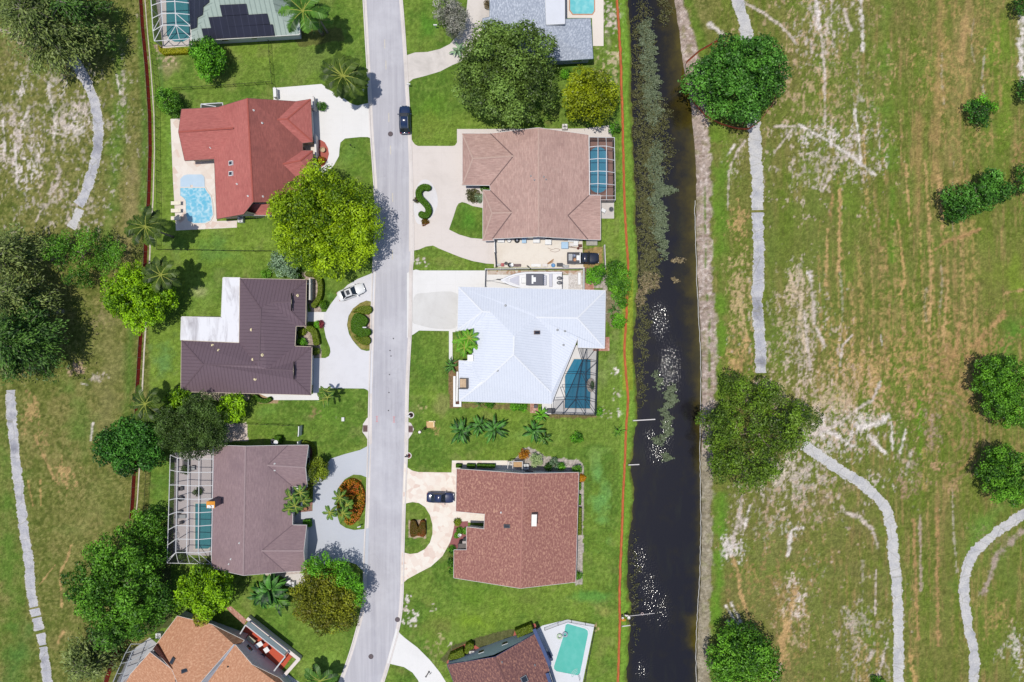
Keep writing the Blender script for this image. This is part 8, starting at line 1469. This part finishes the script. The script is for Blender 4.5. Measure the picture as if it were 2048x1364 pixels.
binbox('storage_tub', 'flat pile of white sheets by the fence in the middle of the work yard', 1072, 531, 1.7, .5, .2, OFFW, WHITE); binbox('storage_tub', 'grey flat case by the fence right of the white sheets', 1090, 531, .9, .5, .25, GREYM, OFFW); binbox('storage_tub', 'small grey case left of the red tub', 997, 530, .6, .4, .35, DKGREY, GREYM); binbox('cooler', 'white bait cooler below the long white tub', 1143, 490, .7, .55, .45, WHITE, OFFW); bucket('grey tub at the fence left of the pickup shadow', 1126, 532, .3, .35, GREYM)
r_ = thing('timber_bundle', P(1099, 527), 'bundle of brown timber offcuts by the fence of the work yard', 'timber'); b_ = MB()
for k in range(4): b_.box((P(1099, 527).x + k * .06, P(1099, 527).y + k * .13, .08 + k * .012), (1.3, .09, .09), .35 + k * .09)
b_.build('offcuts', bpy.data.materials['brown_wood'], r_); r_ = thing('umbrella', P(1054, 533), 'closed black umbrella leaning on the white vinyl fence', 'umbrella'); p = P(1054, 533); MB().tube([(p.x, p.y + .2, .05), (p.x + .05, p.y, .7), (p.x + .2, p.y - .35, 1.9)], [.03, .12, .04], 7).build('canopy', BLACKM, r_)
# small pergola and cage details beside the brown roof
r_ = thing('dog_run', P(1034, 933), 'white framed shelter with wooden top beside the brown roof', 'shelter'); b_ = MB()
for a, b in (((1025, 923, 2.2), (1045, 923, 2.2)), ((1045, 923, 2.2), (1044.5, 943, 2.2)), ((1025.5, 923, 2.2), (1025.5, 943, 2.2)), ((1016, 924, 2.2), (1025, 923, 2.2)), ((1016, 924, 2.2), (1015, 941, 2.2))): bar(b_, a, b, .07)
b_.build('frame', OFFW, r_); slab('plank_top', [(1027, 924), (1044, 924), (1044, 934), (1027, 934)], 1.9, 2.0, plain('weathered_planks', C(196, 160, 118), .9, .2, 2), 0, r_)
for x, y in ((1025, 924), (1045, 924), (1016, 925), (1025.5, 942), (1044.5, 942)): p = P(x, y, 2.1); MB().tube([(p.x, p.y, 0), (p.x, p.y, 2.15)], .05, 5).build('post', OFFW, r_)
# loungers at the pools
def lounger(name, l, x, y, rz, col, fr, Ln=1.9, group=None):
    p = P(x, y); r_ = thing(name, Vector((p.x, p.y, 0)), l, 'lounger', group); T2 = lambda a, b, z: (p.x + a * math.cos(rz) - b * math.sin(rz), p.y + a * math.sin(rz) + b * math.cos(rz), z)
    MB().box(T2(.25, 0, .34), (Ln * .65, .62, .08), rz, (1, 1), .02).build('seat', col, r_); ca, sa = math.cos(rz), math.sin(rz); q = [T2(-Ln * .20, -.31, .38), T2(-Ln * .20, .31, .38), T2(-Ln * .5, .31, .68), T2(-Ln * .5, -.31, .68)]; MB().add(q + [(a, b, c - .07) for a, b, c in q], [(0, 1, 2, 3), (7, 6, 5, 4), (0, 4, 5, 1), (1, 5, 6, 2), (2, 6, 7, 3), (3, 7, 4, 0)]).build('backrest', col, r_)
    for i in (-.15, .42):
        for j in (-1, 1): MB().box(T2(i * Ln, j * .27, .15), (.06, .06, .3), rz).build('leg', fr, r_)
    return r_
for k, y in enumerate((407, 422, 437)): lounger('sun_lounger', ['upper', 'middle', 'lowest'][k] + ' of three cream loungers left of the freeform pool', 354, y, math.pi, plain('cream_cushion', C(246, 236, 212), .8, .04) if k == 0 else bpy.data.materials['cream_cushion'], WHITE, 1.9, 'loungers by the freeform pool')
lounger('sun_lounger', 'grey lounger beside the teal pool in the white cage', 364, 1032, 0, GREYM, DKGREY, 1.7); chair('patio_chair', 'dark chair above the grey lounger in the white cage', 363, 1022, 1.5, DKGREY, BLACKM); chair('patio_chair', 'dark chair below the grey lounger in the white cage', 365, 1044, -1.5, DKGREY, BLACKM); chair('patio_chair', 'dark chair at the head of the white cage', 388, 935, 0, GREYM, DKGREY, .7); chair('patio_chair', 'wide dark chair under the tree end of the white cage', 374, 925, 1.57, DKGREY, BLACKM, .9); chair('patio_chair', 'dark chair in the middle of the white cage', 365, 976, 0, DKGREY, BLACKM, .6); bucket('round dark table in the white cage', 364, 996, .45, .6, DKGREY, 'side_table')
chair('patio_chair', 'small white chair on the maroon patio', 920, 1068, 1.0, WHITE, WHITE, .45); lounger('sun_lounger', 'navy lounger beside the turquoise pool', 1099, 1311, -1.2, plain('navy_cushion', C(50, 62, 96), .7, .1), BLACKM, 1.8)
chair('garden_bench', 'white bench on the stained path behind the banana clump', 578, 1163, 1.5, WHITE, WHITE, .8); binbox('grill', 'dark grill box at the pool cage of the white roof', 1101, 821, 1.4, .75, .9, DKGREY, DKGREY); binbox('planter_box', 'dark box under the south wall of the white roof', 1071, 812, .6, .6, .6, DKGREY, DKGREY)
for l, x, y, c1 in (('pale green swim ring on the pool edge', 1119, 1272, plain('pale_green_vinyl', C(190, 214, 180), .4, .1)), ('grey striped swim ring floating in the turquoise pool', 1130, 1268, plain('grey_vinyl', C(160, 176, 190), .4, .1))):
    p = P(x, y); r_ = thing('swim_ring', Vector((p.x, p.y, .1)), l, 'swim ring'); MB().torus((p.x, p.y, .2), .36, .13, 18, 8).build('outer_ring', c1, r_, True); MB().torus((p.x, p.y, .26), .30, .045, 18, 6).build('stripe', plain('pink_vinyl', C(206, 150, 160), .4, .1) if 'pink_vinyl' not in bpy.data.materials else bpy.data.materials['pink_vinyl'], r_)
r_ = thing('pool_handrail', P(1158, 1352), 'steel handrail at the steps of the turquoise pool', 'handrail'); MB().tube([P(1156, 1348) + Vector((0, 0, .1)), P(1157, 1350) + Vector((0, 0, .9)), P(1159, 1358) + Vector((0, 0, .8)), P(1159.5, 1360) + Vector((0, 0, .05))], .035, 6).build('rail', GREYM, r_)
r_ = thing('screen_box', P(398, 208), 'white framed screen box at the north wall of the red roof', 'screen'); b_ = MB()  # flat screen panel in a white frame
for a, b in (((402, 208, 2.6), (445, 205.5, 2.6)), ((402, 208, 2.6), (402, 216, 2.6)), ((445, 205.5, 2.6), (446, 214, 2.6)), ((402, 208, 2.6), (432, 213, 2.6))): bar(b_, a, b, .07)
b_.build('frame', WHITEA, r_); slab('screen', [(402, 208), (445, 206), (446, 214), (402, 216)], 2.5, 2.52, DSCREEN, 0, r_)
# drain pipes at the canal and the object poles
for l, a, b in (('long pale pipe sticking out over the canal from the west bank', (1266, 841), (1311, 839)), ('short pale pipe on the west bank below the long pipe', (1257, 929.5), (1279, 929.5)), ('pale pipe on the bank just below the person', (1244, 1252), (1261, 1252))):
    r_ = thing('drain_pipe', P(*a), l, 'pipe'); A, B = P(*a) + Vector((0, 0, .12)), P(*b) + Vector((0, 0, -.3)); MB().tube([A, B], .10, 10).build('pipe', OFFW, r_); MB().torus((A.x, A.y, A.z), .11, .03, 12, 5, 1.0, 0).build('collar', GREYM, r_)
# rocks on the verge
for k, (x, y, r0) in enumerate([(835, 520, .30), (849, 517, .22), (850, 524, .20), (813, 1212, .22), (826, 1220, .26), (822, 1192, .2), (815, 1205, .18)]):
    p = P(x, y); rr = random.Random(k); r_ = thing('rock', Vector((p.x, p.y, 0)), 'small pale rock on the grass verge', 'rock', 'pale rocks on the verge'); MB().lathe((p.x, p.y, -.03), [(r0 * .9, 0), (r0, r0 * .3), (r0 * .7, r0 * .6), (r0 * .2, r0 * .75)], 8, rr.uniform(.8, 1.3), rr.uniform(.7, 1), k).build('stone', plain('pale_rock', C(206, 196, 184), .9, .2, 5) if 'pale_rock' not in bpy.data.materials else bpy.data.materials['pale_rock'], r_)
# bicycle like shadowed thing on the bottom driveway: a child's scooter
r_ = thing('scooter', P(855, 1349), 'small dark scooter lying on the white driveway at the bottom', 'scooter'); A = P(852, 1353); B = P(858, 1343); MB().tube([A + Vector((0, 0, .12)), B + Vector((0, 0, .14))], .09, 6).build('footboard', DKGREY, r_); MB().tube([B + Vector((0, 0, .14)), B + Vector((.25, -.25, .2))], .03, 5).tube([B + Vector((.1, -.45, .2)), B + Vector((.45, -.1, .2))], .03, 5).build('handlebar', BLACKM, r_)
for q in (A, B): MB().torus((q.x, q.y, .08), .1, .04, 12, 5).build('wheel', TYRE, r_)
# ================================================================ PERSON AT THE CANAL BANK
def skin(name, verts, edges, radii, mat, parent, sub=2):
    off = wl(parent); me = bpy.data.meshes.new(name); me.from_pydata([tuple(Vector(v) - off) for v in verts], edges, []); o = link_mesh(name, me, parent, mat)
    md = o.modifiers.new('skin', 'SKIN'); sv = me.skin_vertices[0].data
    for i, r0 in enumerate(radii): sv[i].radius = (r0, r0)
    sv[0].use_root = True; md.use_smooth_shade = True; s2 = o.modifiers.new('sub', 'SUBSURF'); s2.levels = sub; s2.render_levels = sub; return o
def make_person():
    c = P(1251, 1229); root = thing('person', Vector((c.x, c.y, 0)), 'person in a white shirt crouching on the canal bank holding a pale pole', 'person'); SK = plain('skin', C(206, 150, 128), .6, .05); SH = plain('white_shirt', C(244, 240, 232), .8, .05); TR = plain('dark_trousers', C(52, 50, 62), .85, .08); HR = plain('dark_red_brown_hair', C(78, 36, 30), .7, .15)
    B = lambda x, y, z: Vector((c.x + x, c.y + y, z - .12))
    pel, ch, nk, hd = B(.02, -.15, .42), B(.06, .12, .78), B(.06, .27, .96), B(.07, .40, 1.06)
    V = [pel, B(.04, 0, .60), ch, nk, hd, B(.24, .16, .86), B(.42, .06, .66), B(.50, -.12, .52), B(-.14, .18, .86), B(-.26, .12, .62), B(-.05, .02, .52) + Vector((.32, -.14, 0)), B(.16, -.1, .42), B(.30, .26, .52), B(.28, -.02, .12), B(.31, .16, .06), B(-.14, -.1, .42), B(-.22, .28, .50), B(-.22, -.02, .12), B(-.22, .17, .06)]
    Ed = [(0, 1), (1, 2), (2, 3), (3, 4), (2, 5), (5, 6), (6, 7), (2, 8), (8, 9), (9, 10), (0, 11), (11, 12), (12, 13), (13, 14), (0, 15), (15, 16), (16, 17), (17, 18)]
    Rr = [.15, .15, .165, .06, .095, .07, .05, .035, .07, .05, .035, .10, .08, .055, .045, .10, .08, .055, .045]; skin('body', V, Ed, Rr, SK, root)
    skin('shirt', [B(.03, -.10, .50), B(.05, 0, .63), ch, B(.06, .22, .89), B(.25, .165, .86), B(.36, .10, .73), B(-.15, .185, .86), B(-.23, .14, .70)], [(0, 1), (1, 2), (2, 3), (2, 4), (4, 5), (2, 6), (6, 7)], [.165, .17, .19, .09, .09, .075, .09, .075], SH, root)
    skin('trousers', [pel, B(.16, -.1, .42), B(.30, .26, .52), B(.285, .04, .2), B(-.14, -.1, .42), B(-.22, .28, .50), B(-.22, .04, .2)], [(0, 1), (1, 2), (2, 3), (0, 4), (4, 5), (5, 6)], [.175, .12, .095, .075, .12, .095, .075], TR, root)
    MB().lathe(tuple(hd + Vector((0, -.02, -.01))), [(.10, 0), (.115, .05), (.10, .10), (.05, .135), (.0, .14)], 14, 1, 1.15).build('hair', HR, root, True)
    for s_ in (-1, 1):
        MB().lathe(tuple(hd + Vector((s_ * .035, .095, .0))), [(.012, -.01), (.014, 0), (.008, .012)], 8).build('eye', BLACKM, root); MB().box(tuple(B(.31 if s_ > 0 else -.22, .10, .05)), (.10, .26, .09), 0, (.9, .95), .02).build('shoe', DKGREY, root)
    hands = (B(.50, -.12, .52), B(.27, -.12, .52))
    for hp in hands:
        for k in range(5):
            o = Vector((-.03 + k * .016, -.03, .01)) if k < 4 else Vector((-.04, .02, .02)); skin('finger', [hp + o * .6, hp + o + Vector((0, -.03, -.01)), hp + o + Vector((.0, -.045, -.045))], [(0, 1), (1, 2)], [.011, .010, .008], SK, root, 1)
    r_ = thing('fishing_pole', hands[0], 'pale pole held out over the water by the crouching person', 'pole'); MB().tube([hands[1] + Vector((-.25, .0, -.03)), hands[0] + Vector((0, 0, -.03)), P(1309, 1226, 0) + Vector((0, 0, .1))], [.05, .05, .04], 8).build('shaft', OFFW, r_); t_ = P(1284, 1226.5) + Vector((0, 0, .25)); MB().torus(tuple(t_), .2, .04, 14, 6).build('hoop', plain('pink_hoop', C(226, 200, 196), .6, .1), r_)
make_person()
r_ = thing('fabric_bag', P(1247, 1239), 'orange yellow bag beside the crouching person', 'bag'); p = P(1247, 1239); MB().lathe((p.x, p.y, -.05), [(.34, 0), (.42, .15), (.34, .32), (.12, .4)], 12, 1.0, .75).build('bag_body', plain('orange_yellow_fabric', C(232, 166, 30), .7, .15, 3), r_, True); MB().torus((p.x, p.y, .34), .16, .03, 12, 5).build('handle', DKGREY, r_)  # soft bag with a ring handle
bucket('white bucket on the bank right of the crouching person', 1257, 1234, .24, .36, WHITE); bucket('white bucket on the bank left of the crouching person', 1245, 1235, .17, .3, WHITE); bucket('black bucket on the bank left of the crouching person', 1244, 1230, .16, .3, BLACKM)
# ================================================================ CAMERA, SUN, SKY
cam = bpy.data.cameras.new('camera'); co = bpy.data.objects.new('camera', cam); COL.objects.link(co)
co.location = (0, 0, H); co.rotation_euler = (0, 0, 0); cam.sensor_width = 36; cam.lens = 18 / (1024 * S / H); cam.clip_end = 6000
SC.camera = co
SUN_DIR = Vector((-.165, -.06, 1)).normalized()
sl = bpy.data.lights.new('sun', 'SUN'); sl.energy = 4.05; sl.angle = R(.55); sl.color = (1, .957, .875)
so = bpy.data.objects.new('sun', sl); COL.objects.link(so); so.rotation_euler = SUN_DIR.to_track_quat('Z', 'Y').to_euler(); so.location = SUN_DIR * 300
w = bpy.data.worlds.new('World'); SC.world = w; w.use_nodes = True; t = w.node_tree
sk = t.nodes.new('ShaderNodeTexSky'); sk.sky_type = 'NISHITA'; sk.sun_disc = False; sk.sun_elevation = math.asin(SUN_DIR.z); sk.sun_rotation = math.atan2(SUN_DIR.x, SUN_DIR.y)
t.links.new(sk.outputs[0], t.nodes['Background'].inputs[0]); t.nodes['Background'].inputs[1].default_value = .125
SC.view_settings.view_transform = 'Standard'; SC.view_settings.look = 'None'; SC.view_settings.exposure = 0; SC.view_settings.gamma = 1
